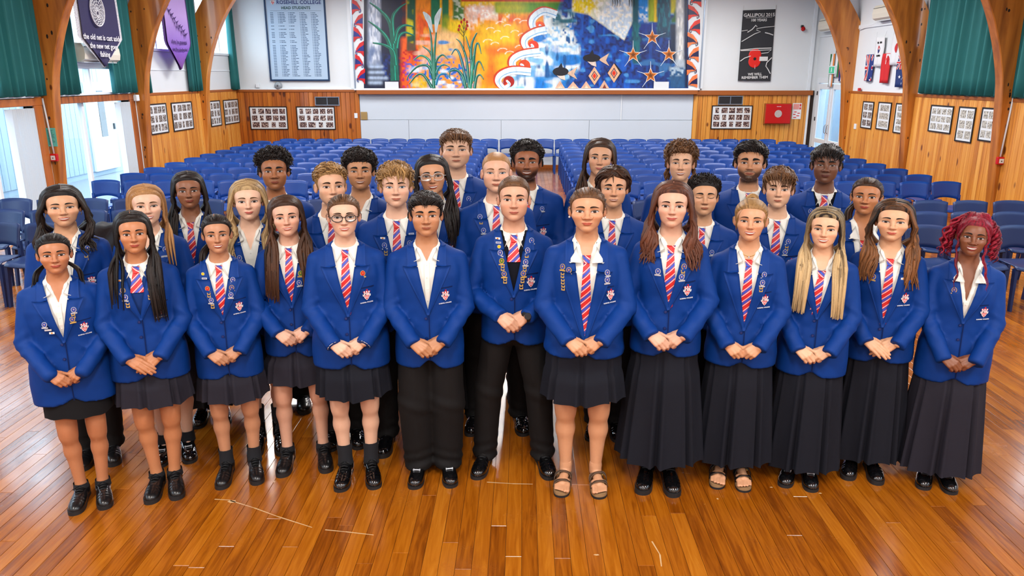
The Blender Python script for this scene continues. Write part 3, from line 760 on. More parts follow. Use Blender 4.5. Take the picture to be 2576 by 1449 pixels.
# fire hose cabinet and its sign
hc = empty('fire_hose_cabinet', (6.18, Yw, 1.355), label='red fire hose cabinet on the right pine boards', cat='cabinet')
MB().bevbox(-.32, -.10, -.245, .32, 0, .245, .006).obj('case', 'fascia_brown', hc); dr = MB().bevbox(-.305, -.125, -.23, .305, -.10, .23, .008).obj('door', 'red_paint', hc)
mat('silver_disc', (190, 180, 176), 0.35, var=.4, nscale=30); MB().lathe([(.0, -.006), (.085, -.006), (.09, 0)], 24, (0, -.126, .0), 'Y').obj('emblem', 'silver_disc', dr)
for i in range(4): MB().box(-.05 + i * .028, -.128, .165, -.032 + i * .028, -.125, .178).obj('plate_letter', 'white_trim', dr)
sg = empty('fire_sign', (6.66, Yw, 1.415), label='white and red instruction sign right of the fire hose cabinet', cat='sign')
mat('sign_pink', (232, 150, 140), .5); mat('sign_white', (236, 232, 230), .5); mat('sign_red', (214, 40, 36), .5)
MB().box(-.11, -.006, -.19, .11, 0, .19).obj('plate', 'sign_white', sg); MB().box(-.09, -.008, .04, .05, -.006, .17).obj('panel', 'sign_pink', sg)
for x0, z0, x1, z1 in ((.06, .11, .095, .17), (.06, .04, .095, .09), (-.06, -.03, -.0, -.01), (.02, -.06, .08, -.04), (-.08, -.09, -.02, -.07), (.0, -.12, .07, -.10), (-.07, -.16, .0, -.14)): MB().box(x0, -.009, z0, x1, -.006, z1).obj('mark', 'sign_red', sg)
# red horn speaker
hs_ = empty('alarm_horn', (6.60, 19.10, 3.33), label='small red alarm horn high on the mural wall', cat='horn')
MB().lathe([(.015, 0), (.022, -.04), (.036, -.06), (.052, -.085), (.0, -.07)], 16, (0, 0, -.02), 'Y').obj('horn', 'red_paint', hs_, smooth=True); MB().bevbox(-.03, -.03, .01, .03, .02, .07, .008).obj('bracket', 'black_frame', hs_)
# break-glass alarm points with conduits on the arches
def alarm(s, y, z, lab, ctop):
    x = s * (7.02)
    a = empty('alarm_call_point', (s * 6.98, y, z), label='red fire alarm call point on the %s timber arch' % lab, cat='alarm')
    MB().bevbox(-.055, -.055, -.055, .055, .0, .055, .008).obj('case', 'red_paint', a); MB().bevbox(-.033, -.059, -.035, .033, -.055, .03, .003).obj('panel', 'photo_mat', a); MB().lathe([(.0, -.002), (.009, -.002), (.009, 0)], 12, (0, -.06, -.005), 'Y').obj('button', 'black_frame', a)
    MB().tube([(0, -.015, .055), (s * .02, -.015, .5), (s * .04, -.015, ctop - z)], .013, 8).obj('conduit', 'white_trim', a, smooth=True)
alarm(-1, 11.33, 1.075, 'left', 1.93); alarm(1, 11.33, 1.05, 'right', 2.0)
# teal notice on the left arch
nt_ = empty('notice', (-7.0, 11.325, 1.37), label='teal paper notice pinned to the left timber arch', cat='notice')
mat('teal_paper', (96, 190, 176), .7, var=.04); MB().box(-.09, -.003, -.135, .09, 0, .135).obj('sheet', 'teal_paper', nt_)
mat('ink', (30, 80, 80), .7)
for i in range(14): MB().box(-.035, -.0036, .10 - i * .016, -.035 + random.uniform(.05, .10), -.003, .106 - i * .016).obj('text_line', 'ink', nt_)
# exit box by the left doors
ex = empty('door_closer', (-6.98, 14.02, 1.86), label='small white contact box above the left glazed doors', cat='sensor'); MB().bevbox(-.04, -.05, -.055, .03, .05, .055, .008).obj('case', 'white_trim', ex)
# heat pumps
def heat_pump(loc, rz, L, label):
    h_ = empty('heat_pump', loc, (0, 0, rz), label=label, cat='heat pump')
    pr = [(0, -.14), (-.13, -.14), (-.20, -.10), (-.215, -.02), (-.205, .08), (-.17, .14), (0, .15)]
    mb = MB(); mb.prism(pr[::-1], 'X', -L / 2, L / 2); mb.obj('case', 'hp_white', h_); MB().box(-L / 2 + .04, -.16, -.150, L / 2 - .04, -.05, -.140).obj('vane', 'white_trim', h_); MB().box(-L / 2 + .02, -.2155, .085, L / 2 - .02, -.2, .09).obj('seam', 'dark_slot', h_)
mat('hp_white', (226, 220, 204), .4); 
heat_pump((-XW, 12.82, 2.60), math.pi / 2, 1.08, 'cream heat pump on the left wall behind the navy banner')
heat_pump((XW, 15.42, 3.42), -math.pi / 2, .95, 'white heat pump on the right wall above the flags')
heat_pump((XW, 18.25, 3.37), -math.pi / 2, .95, 'white heat pump on the right wall above the corner door')
MB().tube([(XW - .02, 15.9, 3.28), (XW - .02, 16.86, 3.17)], .012, 8).obj('pipe_conduit', 'white_trim', label='thin white conduit running above the flags', cat='conduit')
MB().bevbox(XW - .05, 16.42, 1.16, XW - .02, 16.52, 1.27, .004).obj('light_switch', 'white_trim', label='white switch on the right pine wall by the arch', cat='switch')
MB().bevbox(XW - .07, 16.42, 1.94, XW - .03, 16.50, 2.0, .006).obj('smoke_sensor', 'red_paint', label='tiny red sensor on the rail below the flags', cat='sensor')
# exit sign above the corner door
mat('exit_green', (20, 130, 96), .4, emit=(40, 170, 120), estr=.5); es = empty('exit_sign', (XW - .06, 17.95, 2.37), (0, 0, -math.pi / 2), label='green and white exit sign above the corner door', cat='sign')
MB().bevbox(-.19, -.03, -.09, .19, .03, .09, .006).obj('box', 'white_trim', es); MB().box(-.15, -.033, -.07, .15, -.03, .07).obj('panel', 'exit_green', es)
MB().add([(-.02, -.035, .05), (.02, -.035, .05), (.03, -.035, .0), (.05, -.035, -.05), (.02, -.035, -.05), (.0, -.035, -.01), (-.03, -.035, -.05), (-.05, -.035, -.05), (-.02, -.035, .0)], [tuple(range(9))]).obj('figure', 'white_trim', es)

# ---------------------------------------------------------------- honours board
mat('board_silver', (178, 202, 226), .35, var=.02, nscale=2); mat('frame_navy', (30, 60, 96), .3); mat('title_blue', (16, 44, 120), .5); mat('name_ink', (70, 96, 130), .6)
hb = empty('honours_board', (-5.44, 19.12, 3.23), label='tall silver honours board of head students in navy frame', cat='board')
W2, H2 = .69, 1.07
MB().box(-W2, -.03, -H2, W2, 0, H2).obj('panel', 'board_silver', hb)
mb = MB()
for q in ((-W2 - .04, -H2 - .04, W2 + .04, -H2), (-W2 - .04, H2, W2 + .04, H2 + .04), (-W2 - .04, -H2, -W2, H2), (W2, -H2, W2 + .04, H2)): mb.bevbox(q[0], -.05, q[1], q[2], 0, q[3], .008)
mb.obj('frame', 'frame_navy', hb)
link('lettering', text_mesh('ROSEHILL COLLEGE', .118, 'title_blue', bold=.0022, spacing=1.02), hb, (.10, -.032, .690))
link('lettering', text_mesh('HEAD STUDENTS', .088, 'ink', bold=.0025, spacing=1.02), hb, (.02, -.032, .565))
MB().box(-.60, -.032, .500, .62, -.03, .505).obj('rule', 'name_ink', hb)
rn = random.Random(5)
for cx in (-.60, -.42, -.17, .10, .37):
    mb = MB()
    for i in range(40):
        if i in (7, 9, 11, 16, 19) and cx < 0: continue
        z = .455 - i * .0370; x = cx + .003 * i * 0
        for wd in range(1 if cx == -.60 else 2):
            w = .07 if cx == -.60 else (.02 if wd == 0 else rn.uniform(.07, .15))
            mb.box(x, -.0315, z - .0075, x + w * .46, -.03, z + .0075); mb.box(x + w * .52, -.0315, z - .0075, x + w, -.03, z + .0075); x += w + .015
    mb.obj('name_column', 'name_ink', hb, kind='stuff')

# ---------------------------------------------------------------- Gallipoli banner
mat('banner_black', (38, 40, 46), .7, var=.05); mat('banner_white', (214, 214, 214), .7); mat('poppy_red', (222, 26, 14), .6); mat('poppy_black', (10, 10, 10), .6)
gb = empty('memorial_banner', (0, 19.09, 0), label='black memorial banner with red poppy on the mural wall', cat='banner')
TL, TR, BL, BR = [wall_pt(*q, 19.09) for q in ((1869, 26), (1951, 23), (1856, 203), (1938, 204))]
n1, n2 = 9, 14
G = np.zeros((n1, n2, 3))
for i in range(n1):
    for j in range(n2):
        a, b_ = i / (n1 - 1), j / (n2 - 1)
        t = np.array(TL) * (1 - a) + np.array(TR) * a; bo = np.array(BL) * (1 - a) + np.array(BR) * a; q = t * (1 - b_) + bo * b_
        G[i, j] = (q[0], -.012 * math.sin(a * math.pi) * b_ - .004, q[1])
shell_grid(G, .006).obj('cloth', 'banner_black', gb)
def gpt(u, v):      # u 0..1 left to right, v 0..1 top to bottom
    t = np.array(TL) * (1 - u) + np.array(TR) * u; bo = np.array(BL) * (1 - u) + np.array(BR) * u; return t * (1 - v) + bo * v
def gtext(s, size, u, v):
    q = gpt(u, v); link('lettering', text_mesh(s, size, 'banner_white', bold=.0022), gb, (q[0], -.030, q[1]), (0, -.02, 0))
gtext('GALLIPOLI 2015', .105, .50, .075); gtext('100 YEARS', .082, .50, .145); gtext('WE WILL', .082, .50, .905); gtext('REMEMBER THEM', .082, .50, .952)
def gline(pts, r): MB().tube([(gpt(u, v)[0], -.026, gpt(u, v)[1]) for u, v in pts], r, 5).obj('line', 'banner_white', gb)
gline([(.1, .108), (.9, .108)], .004)
for pts, r in (([(.0, .29), (.18, .28)], .008), ([(.18, .31), (.32, .27), (.42, .215), (.46, .235)], .012), ([(.45, .262), (.7, .245), (1, .235)], .008), ([(.02, .44), (.2, .39), (.4, .335), (.58, .305), (.45, .28)], .010), ([(.72, .32), (.85, .335), (.97, .355)], .012), ([(.0, .56), (.5, .54), (.95, .535)], .012), ([(.02, .57), (.6, .565), (.95, .56), (.85, .60), (.65, .61)], .009), ([(.02, .72), (.15, .675), (.33, .645)], .012), ([(.98, .67), (.84, .74), (.82, .79), (.90, .84), (.97, .895)], .012), ([(.48, .77), (.485, .83)], .006)):
    gline(pts, r)
px, pz = gpt(.46, .685)
for dz, rr in ((.085, .15), (-.06, .145)): MB().lathe([(.0, -.008), (rr * .9, -.006), (rr, 0)], 20, (px, -.024, pz + dz), 'Y').obj('petal', 'poppy_red', gb)
MB().lathe([(.0, -.006), (.035, -.004), (.036, 0)], 14, (px, -.034, pz), 'Y').obj('flower_eye', 'poppy_black', gb)
MB().box(px + .11, -.034, pz - .05, px + .31, -.024, pz + .05).obj('tag', 'banner_white', gb)
for q0, q1 in (((1869, 26), (1872, 14)), ((1951, 23), (1953, 12))):
    a, b_ = wall_pt(*q0, 19.09), wall_pt(*q1, 19.09); MB().tube([(a[0], -.01, a[1]), (b_[0], .02, b_[1])], .006, 5).obj('cord', 'banner_white', gb)

# ---------------------------------------------------------------- pennants in front of the left wall
mat('pennant_navy', (34, 28, 78), .7, var=.06); mat('pennant_white', (226, 226, 232), .7); mat('pennant_edge', (200, 198, 205), .7, var=.8, nscale=60)
def pennant(name, y0, y1, zt, zc, zp, x, main, edge, label):
    """cloth hanging in the plane x = const, coming to a point; returns placing function"""
    e = empty(name, (x, 0, 0), label=label, cat='banner')
    ym = (y0 + y1) / 2
    def outline(k, n=12):
        L, R = [], []
        for t in np.linspace(0, 1, n):
            z = zt + (zp - zt) * t
            if z >= zc: a, b_ = y0, y1
            else:
                f = (z - zp) / (zc - zp); a, b_ = ym + (y0 - ym) * f, ym + (y1 - ym) * f
            L.append((a, z)); R.append((b_, z))
        return L, R
    L, R = outline(0, 22)
    u = np.linspace(0, 1, 9)
    def sheet(sc, off):
        G = np.zeros((9, 22, 3))
        for i in range(9):
            for j in range(22):
                yy_ = L[j][0] + (R[j][0] - L[j][0]) * (u[i] * sc + (1 - sc) / 2)
                G[i, j] = (off + .02 * math.sin(u[i] * 6 + j * .12), yy_, L[j][1] if sc == 1 else zp + (L[j][1] - zp) * .96 + .10 * (1 - sc))
        return G
    shell_grid(sheet(1.0, 0), .004).obj('border', edge, e); shell_grid(sheet(.84, .022), .004).obj('cloth', main, e)
    return e
# the navy banner hangs clear of the wall, well inside the frame's top edge
pb = pennant('fishing_net_banner', 12.02, 13.34, 3.95, 2.82, 2.38, -6.78, 'pennant_navy', 'pennant_edge', 'navy pointed banner with white fishing net, left wall')
def side_text(e, s, size, y, z, m, x=.05): link('lettering', text_mesh(s, size, m, bold=.002), e, (x, y, z), (0, 0, math.pi / 2))
side_text(pb, 'the old net is cast aside', .118, 12.68, 2.83, 'pennant_white'); side_text(pb, 'the new net goes', .118, 12.68, 2.70, 'pennant_white'); side_text(pb, 'fishing', .118, 12.68, 2.575, 'pennant_white')
cy_, cz_, ra, rb = 12.62, 3.24, .20, .235
for t in np.linspace(.15, 1.0, 6): MB().tube([(.052, cy_ + ra * t * math.cos(a) * 1.0, cz_ - (1 - t) * .05 + rb * t * math.sin(a)) for a in np.linspace(0, 2 * math.pi, 25)], .011 if t == 1 else .0055, 5).obj('net_line', 'pennant_white', pb)
for k in range(16):
    a0 = k * 2 * math.pi / 16
    MB().tube([(.052, cy_ + ra * t * math.cos(a0 + (1 - t) * .9), cz_ - (1 - t) * .05 + rb * t * math.sin(a0 + (1 - t) * .9)) for t in np.linspace(.15, 1, 8)], .005, 5).obj('net_line', 'pennant_white', pb)
MB().tube([(.052, cy_ + .12, cz_ + .19), (.052, cy_ + .20, cz_ + .30), (.052, cy_ + .26, cz_ + .38)], .018, 6).obj('net_handle', 'pennant_white', pb)

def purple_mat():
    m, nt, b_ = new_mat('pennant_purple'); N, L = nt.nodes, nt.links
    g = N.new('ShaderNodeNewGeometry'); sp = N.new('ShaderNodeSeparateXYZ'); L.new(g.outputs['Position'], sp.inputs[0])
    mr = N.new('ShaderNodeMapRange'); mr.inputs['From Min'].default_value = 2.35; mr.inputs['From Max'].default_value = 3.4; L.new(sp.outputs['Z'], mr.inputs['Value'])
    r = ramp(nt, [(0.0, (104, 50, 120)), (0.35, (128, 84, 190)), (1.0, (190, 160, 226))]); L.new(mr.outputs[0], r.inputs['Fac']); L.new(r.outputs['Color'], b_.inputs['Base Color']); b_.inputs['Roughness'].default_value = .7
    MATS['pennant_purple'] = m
purple_mat(); mat('pennant_violet', (70, 40, 110), .7)
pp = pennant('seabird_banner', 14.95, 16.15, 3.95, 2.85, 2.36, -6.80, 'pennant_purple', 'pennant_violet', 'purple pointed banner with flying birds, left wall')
side_text(pp, 'Ano he manutai', .105, 15.55, 2.88, 'pennant_violet'); side_text(pp, 'just like a leading bird', .075, 15.55, 2.74, 'pennant_violet')
for k in range(9):
    y_, z_ = 15.15 + k * .09, 3.50 - .065 * k + (.05 if k > 5 else 0)
    MB().add([(.055, y_ - .10, z_ + .07), (.055, y_ - .02, z_ + .015), (.055, y_ + .10, z_ + .05), (.055, y_ + .0, z_ - .02), (.055, y_ - .03, z_ - .09), (.055, y_ - .035, z_ - .01)], [(0, 1, 5), (1, 2, 3), (1, 3, 5), (3, 4, 5)]).obj('bird', 'pennant_violet', pp)

# ---------------------------------------------------------------- curtains
mat('curtain_teal', (26, 106, 106), .75, var=.08, nscale=5, bump=.2, bscale=300)
def curtain(s, y0, y1, z0, z1, folds, label, x=.09):
    n = max(int(folds * 10), 20)
    t = np.linspace(0, 1, n)[:, None]; v = np.linspace(0, 1, 9)[None, :]
    rk = random.random() * 6
    amp = .062 * (1 + .25 * np.sin(t * 17 + rk))
    ph = t * folds * 2 * math.pi + .5 * np.sin(t * 11 + rk) + .3 * v * np.sin(t * 23)
    X_ = s * (XW - x - amp * np.sin(ph) * (.75 + .35 * v)); Y_ = y0 + (y1 - y0) * t + .020 * np.cos(ph) + (v - .5) * .03 * np.sin(t * 5 + rk)
    Z_ = z1 + (z0 - z1) * v + .012 * np.sin(ph) * v
    c = empty('curtain', (0, 0, 0), label=label, cat='curtain')
    shell_grid(np.stack(np.broadcast_arrays(X_, Y_, Z_), -1), .006).obj('cloth', 'curtain_teal', c, smooth=True)
    MB().tube([(s * (XW - x), y0 - .05, z1 + .03), (s * (XW - x), y1 + .05, z1 + .03)], .014, 8).obj('rail', 'white_trim', c)
curtain(-1, 10.25, 11.30, 1.97, 4.0, 6, 'teal curtain left of the nearest left arch')
curtain(-1, 11.54, 12.25, 1.97, 4.0, 4, 'teal curtain between the nearest left arch and the heat pump')
curtain(-1, 13.16, 14.08, 1.96, 4.0, 5, 'teal curtain right of the navy banner')
curtain(-1, 16.30, 16.88, 1.93, 4.0, 4, 'teal curtain right of the purple banner')
curtain(-1, 14.33, 14.50, 1.93, 4.0, 2, 'narrow edge of teal curtain behind the second left arch')
curtain(-1, 18.78, 19.06, 1.92, 4.0, 4, 'teal curtain in the back left corner')
curtain(1, 11.54, 13.95, 1.95, 4.0, 11, 'wide teal curtain on the right wall')
curtain(1, 9.6, 11.30, 1.95, 4.0, 7, 'teal curtain beyond the nearest right arch')

# ---------------------------------------------------------------- flags hung on the right wall
mat('flag_white', (226, 228, 232), .7); mat('flag_red', (204, 28, 36), .7); mat('flag_blue', (24, 46, 120), .7); mat('flag_black', (18, 18, 20), .7); mat('flag_green', (18, 116, 66), .7); mat('flag_orange', (232, 130, 40), .7); mat('flag_navy', (20, 48, 108), .7)
def flag(y, z1, w, h, label, base, shapes, cat='flag'):
    """hangs flat against the right wall; u across (towards -Y), v down"""
    f = empty('hanging_flag', (XW - .02, y, z1), (0, 0, -math.pi / 2), label=label, cat=cat, group='flags on the right wall')
    t = np.linspace(0, 1, 9)[:, None]; v = np.linspace(0, 1, 9)[None, :]
    def P(u, vv, o=0.0): return ((u - .5) * w * (1 + .06 * np.sin(vv * 5)), -.035 - .02 * np.sin(u * 7 + y) * np.minimum(vv * 3, 1) - o, -vv * h)
    shell_grid(np.stack(np.broadcast_arrays(*P(t, v)), -1), .004).obj('cloth', base, f, smooth=True)
    for k, (m, pts) in enumerate(shapes):
        c = np.mean(pts, axis=0); vs_ = [tuple(float(q) for q in P(np.float64(a), np.float64(b_), .006 + .0012 * k)) for a, b_ in pts]
        MB().add(vs_, [tuple(range(len(pts)))]).obj('field', m, f)
    for u in (0, 1):
        a = P(np.float64(u), np.float64(0)); MB().tube([tuple(float(q) for q in a), (float(a[0]) + (u - .5) * .06, -.02, .10)], .004, 5).obj('cord', 'flag_white', f)
def R_(x0, y0, x1, y1): return [(x0, y0), (x1, y0), (x1, y1), (x0, y1)]
def disc_(cx, cy, rx, ry, n=14): return [(cx + rx * math.cos(a), cy + ry * math.sin(a)) for a in np.arange(n) * 2 * math.pi / n]
def star_(cx, cy, rx, ry): return [(cx + (rx if i % 2 == 0 else rx * .42) * math.sin(i * math.pi / 5), cy - (ry if i % 2 == 0 else ry * .42) * math.cos(i * math.pi / 5)) for i in range(10)]
def jack(x0, y0, x1, y1):
    sx, sy = x1 - x0, y1 - y0; q = lambda a, b_: (x0 + a * sx, y0 + b_ * sy)
    return [('flag_white', [q(0, 0), q(.16, 0), q(1, .9), q(1, 1), q(.84, 1), q(0, .1)]), ('flag_white', [q(1, 0), q(1, .1), q(.16, 1), q(0, 1), q(0, .9), q(.84, 0)]), ('flag_red', [q(0, 0), q(.07, 0), q(1, .96), q(1, 1), q(.93, 1), q(0, .04)]), ('flag_red', [q(1, 0), q(1, .04), q(.07, 1), q(0, 1), q(0, .96), q(.93, 0)]),
            ('flag_white', [q(.36, 0), q(.64, 0), q(.64, 1), q(.36, 1)]), ('flag_white', [q(0, .41), q(1, .41), q(1, .59), q(0, .59)]), ('flag_red', [q(.42, 0), q(.58, 0), q(.58, 1), q(.42, 1)]), ('flag_red', [q(0, .45), q(1, .45), q(1, .55), q(0, .55)])]
flag(16.13, 2.66, .34, .52, 'union flag hanging first from the arch', 'flag_blue', jack(.02, .02, .98, .98))
flag(15.76, 2.98, .36, .56, 'white flag with red and blue disc, upper row', 'flag_white', [('flag_red', disc_(.5, .42, .22, .13)[7:] + [(.72, .42)]), ('flag_blue', disc_(.5, .42, .22, .13)[:8]), ('flag_black', R_(.2, .16, .38, .22)), ('flag_black', R_(.62, .16, .8, .22)), ('flag_black', R_(.2, .60, .38, .66)), ('flag_black', R_(.62, .60, .8, .66))])
flag(15.40, 2.66, .34, .55, 'red flag with white canton and red cross', 'flag_red', [('flag_white', R_(.50, .02, .98, .36)), ('flag_red', R_(.68, .08, .80, .30)), ('flag_red', R_(.58, .15, .90, .23))])
flag(15.04, 3.0, .36, .56, 'white flag with a red disc, upper row', 'flag_white', [('flag_red', disc_(.5, .45, .26, .16))])
flag(14.68, 2.62, .42, .58, 'blue flag with union canton and stars', 'flag_navy', jack(.02, .02, .50, .45) + [('flag_white', star_(.28, .68, .10, .06)), ('flag_red', star_(.72, .30, .07, .04)), ('flag_white', star_(.70, .52, .08, .05)), ('flag_white', star_(.55, .75, .07, .045)), ('flag_white', star_(.80, .70, .07, .045)), ('flag_white', star_(.70, .88, .08, .05))])
flag(18.05, 2.72, .26, .72, 'orange white and green flag beside the exit sign', 'flag_white', [('flag_orange', R_(.66, .0, 1, 1)), ('flag_green', R_(0, .0, .33, 1))])
flag(17.78, 3.02, .28, .80, 'red black white and green flag above the exit sign', 'flag_white', [('flag_red', R_(0, 0, 1, .22)), ('flag_black', R_(0, .22, .33, 1)), ('flag_green', R_(.66, .22, 1, 1))])
flag(17.50, 2.75, .30, .62, 'blue green and white flag behind the far right arch', 'flag_blue', [('flag_white', R_(.60, 0, .72, 1)), ('flag_green', R_(.72, 0, 1, 1)), ('flag_red', R_(0, 0, .16, 1))])
# ================================================================ figures: implicit surfaces meshed with surface nets
def smin(a, b, k):
    h = np.clip(0.5 + 0.5 * (b - a) / k, 0, 1)
    return b + (a - b) * h - k * h * (1 - h)
def smax(a, b, k): return -smin(-a, -b, k)
def sstep(a, b, x):
    t = np.clip((x - a) / (b - a), 0, 1); return t * t * (3 - 2 * t)
def V3(*a): return np.array(a, np.float64)
def unit(v): v = np.asarray(v, float); return v / (np.linalg.norm(v) + 1e-12)

class Field:
    def __init__(s, xs, ys, zs):
        s.x, s.y, s.z = (np.asarray(a, np.float32) for a in (xs, ys, zs))
        s.F = np.full((len(xs), len(ys), len(zs)), 0.5, np.float32)
    def _sl(s, lo, hi):
        return tuple(slice(max(np.searchsorted(a, l) - 1, 0), np.searchsorted(a, h) + 1) for a, l, h in zip((s.x, s.y, s.z), lo, hi))
    def _xyz(s, sl): return s.x[sl[0]][:, None, None], s.y[sl[1]][None, :, None], s.z[sl[2]][None, None, :]
    def put(s, f, lo, hi, k=0.0, sub=False, m=0.02):
        sl = s._sl(np.asarray(lo) - m - k, np.asarray(hi) + m + k)
        X, Y, Z = s._xyz(sl); d = f(X, Y, Z).astype(np.float32); A = s.F[sl]
        if sub: s.F[sl] = smax(A, -d, k) if k else np.maximum(A, -d)
        else: s.F[sl] = smin(A, d, k) if k else np.minimum(A, d)
        return s
    def cap(s, a, b, ra, rb, k=0.01, sub=False):
        a, b = np.asarray(a, float), np.asarray(b, float); ba = b - a; L2 = float(ba @ ba) + 1e-12
        def f(X, Y, Z):
            px, py, pz = X - a[0], Y - a[1], Z - a[2]
            t = np.clip((px * ba[0] + py * ba[1] + pz * ba[2]) / L2, 0, 1)
            return np.sqrt((px - t * ba[0]) ** 2 + (py - t * ba[1]) ** 2 + (pz - t * ba[2]) ** 2) - (ra + t * (rb - ra))
        R = max(ra, rb)
        return s.put(f, np.minimum(a, b) - R, np.maximum(a, b) + R, k, sub)
    def ell(s, c, r, k=0.01, sub=False, R=None):
        c, r = np.asarray(c, float), np.asarray(r, float)
        def f(X, Y, Z):
            x, y, z = X - c[0], Y - c[1], Z - c[2]
            if R is not None:
                x, y, z = (R[0][0] * x + R[0][1] * y + R[0][2] * z, R[1][0] * x + R[1][1] * y + R[1][2] * z, R[2][0] * x + R[2][1] * y + R[2][2] * z)
            k0 = np.sqrt((x / r[0]) ** 2 + (y / r[1]) ** 2 + (z / r[2]) ** 2)
            k1 = np.sqrt((x / r[0] ** 2) ** 2 + (y / r[1] ** 2) ** 2 + (z / r[2] ** 2) ** 2) + 1e-9
            return k0 * (k0 - 1) / k1
        Rm = r.max() if R is not None else r
        return s.put(f, c - Rm, c + Rm, k, sub)
    def sym_cap(s, a, b, ra, rb, k=0.01, sub=False):
        s.cap(a, b, ra, rb, k, sub); m = np.array([-1, 1, 1]); return s.cap(np.asarray(a) * m, np.asarray(b) * m, ra, rb, k, sub)
    def sym_ell(s, c, r, k=0.01, sub=False):
        s.ell(c, r, k, sub); return s.ell(np.asarray(c) * np.array([-1, 1, 1]), r, k, sub)
    def mesh(s): return surface_nets(s.F, s.x, s.y, s.z)

def surface_nets(F, xs, ys, zs):
    S = F < 0
    nx, ny, nz = F.shape
    c = [(i, j, k) for i in (0, 1) for j in (0, 1) for k in (0, 1)]
    cnt = np.zeros((nx - 1, ny - 1, nz - 1), np.int8)
    for i, j, k in c: cnt += S[i:nx - 1 + i, j:ny - 1 + j, k:nz - 1 + k]
    act = (cnt > 0) & (cnt < 8)
    I, J, K = np.nonzero(act)
    vid = np.full(act.shape, -1, np.int32); vid[I, J, K] = np.arange(len(I))
    acc = np.zeros((len(I), 3)); num = np.zeros(len(I))
    vals = {o: F[I + o[0], J + o[1], K + o[2]].astype(np.float64) for o in c}
    ax = (xs.astype(float), ys.astype(float), zs.astype(float)); base = (I, J, K)
    for o in c:
        for d in range(3):
            if o[d] == 0:
                q = list(o); q[d] = 1; q = tuple(q)
                a, b = vals[o], vals[q]; m = (a < 0) != (b < 0)
                t = np.where(m, a / np.where(m, a - b, 1), 0)
                for e in range(3):
                    p = ax[e][base[e] + o[e]]
                    if e == d: p = p + t * (ax[e][base[e] + 1] - p)
                    acc[:, e] += np.where(m, p, 0)
                num += m
    Vt = acc / num[:, None]
    quads = []
    for d in range(3):
        sl0 = [slice(None)] * 3; sl1 = [slice(None)] * 3; sl0[d] = slice(0, -1); sl1[d] = slice(1, None)
        a, b = S[tuple(sl0)], S[tuple(sl1)]
        ed = a != b
        u, v = [(1, 2), (2, 0), (0, 1)][d]
        P = np.array(np.nonzero(ed))
        ok = (P[u] > 0) & (P[v] > 0) & (P[u] < F.shape[u] - 1) & (P[v] < F.shape[v] - 1)
        P = P[:, ok]; sg = a[tuple(P)]
        def cell(du, dv):
            Q = P.copy(); Q[u] -= du; Q[v] -= dv; return vid[tuple(Q)]
        q = np.stack([cell(1, 1), cell(0, 1), cell(0, 0), cell(1, 0)], 1)
        q[~sg] = q[~sg][:, ::-1]
        quads.append(q)
    return Vt, np.concatenate(quads)

def np_mesh(name, Vt, Q, mats, smooth=True, col=None, tint=None, mi=None):
    me = bpy.data.meshes.new(name)
    Q = np.asarray(Q, np.int32); n = len(Q); w = Q.shape[1]
    me.vertices.add(len(Vt)); me.vertices.foreach_set('co', np.asarray(Vt, np.float32).ravel())
    me.loops.add(n * w); me.loops.foreach_set('vertex_index', Q.ravel())
    me.polygons.add(n); me.polygons.foreach_set('loop_start', np.arange(n, dtype=np.int32) * w); me.polygons.foreach_set('loop_total', np.full(n, w, np.int32))
    me.polygons.foreach_set('use_smooth', np.full(n, smooth))
    for m in (mats if isinstance(mats, (list, tuple)) else [mats]): me.materials.append(MATS[m] if isinstance(m, str) else m)
    if mi is not None: me.polygons.foreach_set('material_index', mi)
    if col is not None:
        a = me.attributes.new('col', 'FLOAT_COLOR', 'POINT'); a.data.foreach_set('color', np.asarray(col, np.float32).ravel())
    if tint is not None:
        a = me.attributes.new('tint', 'FLOAT', 'POINT'); a.data.foreach_set('value', np.asarray(tint, np.float32))
    me.update(calc_edges=True); me.validate()
    return me

def arange(a, b, st): return np.linspace(a, b, max(int(round((b - a) / st)), 1) + 1)
def cat(*a):
    o = [a[0]]
    for b in a[1:]: o.append(b[1:])
    return np.concatenate(o)

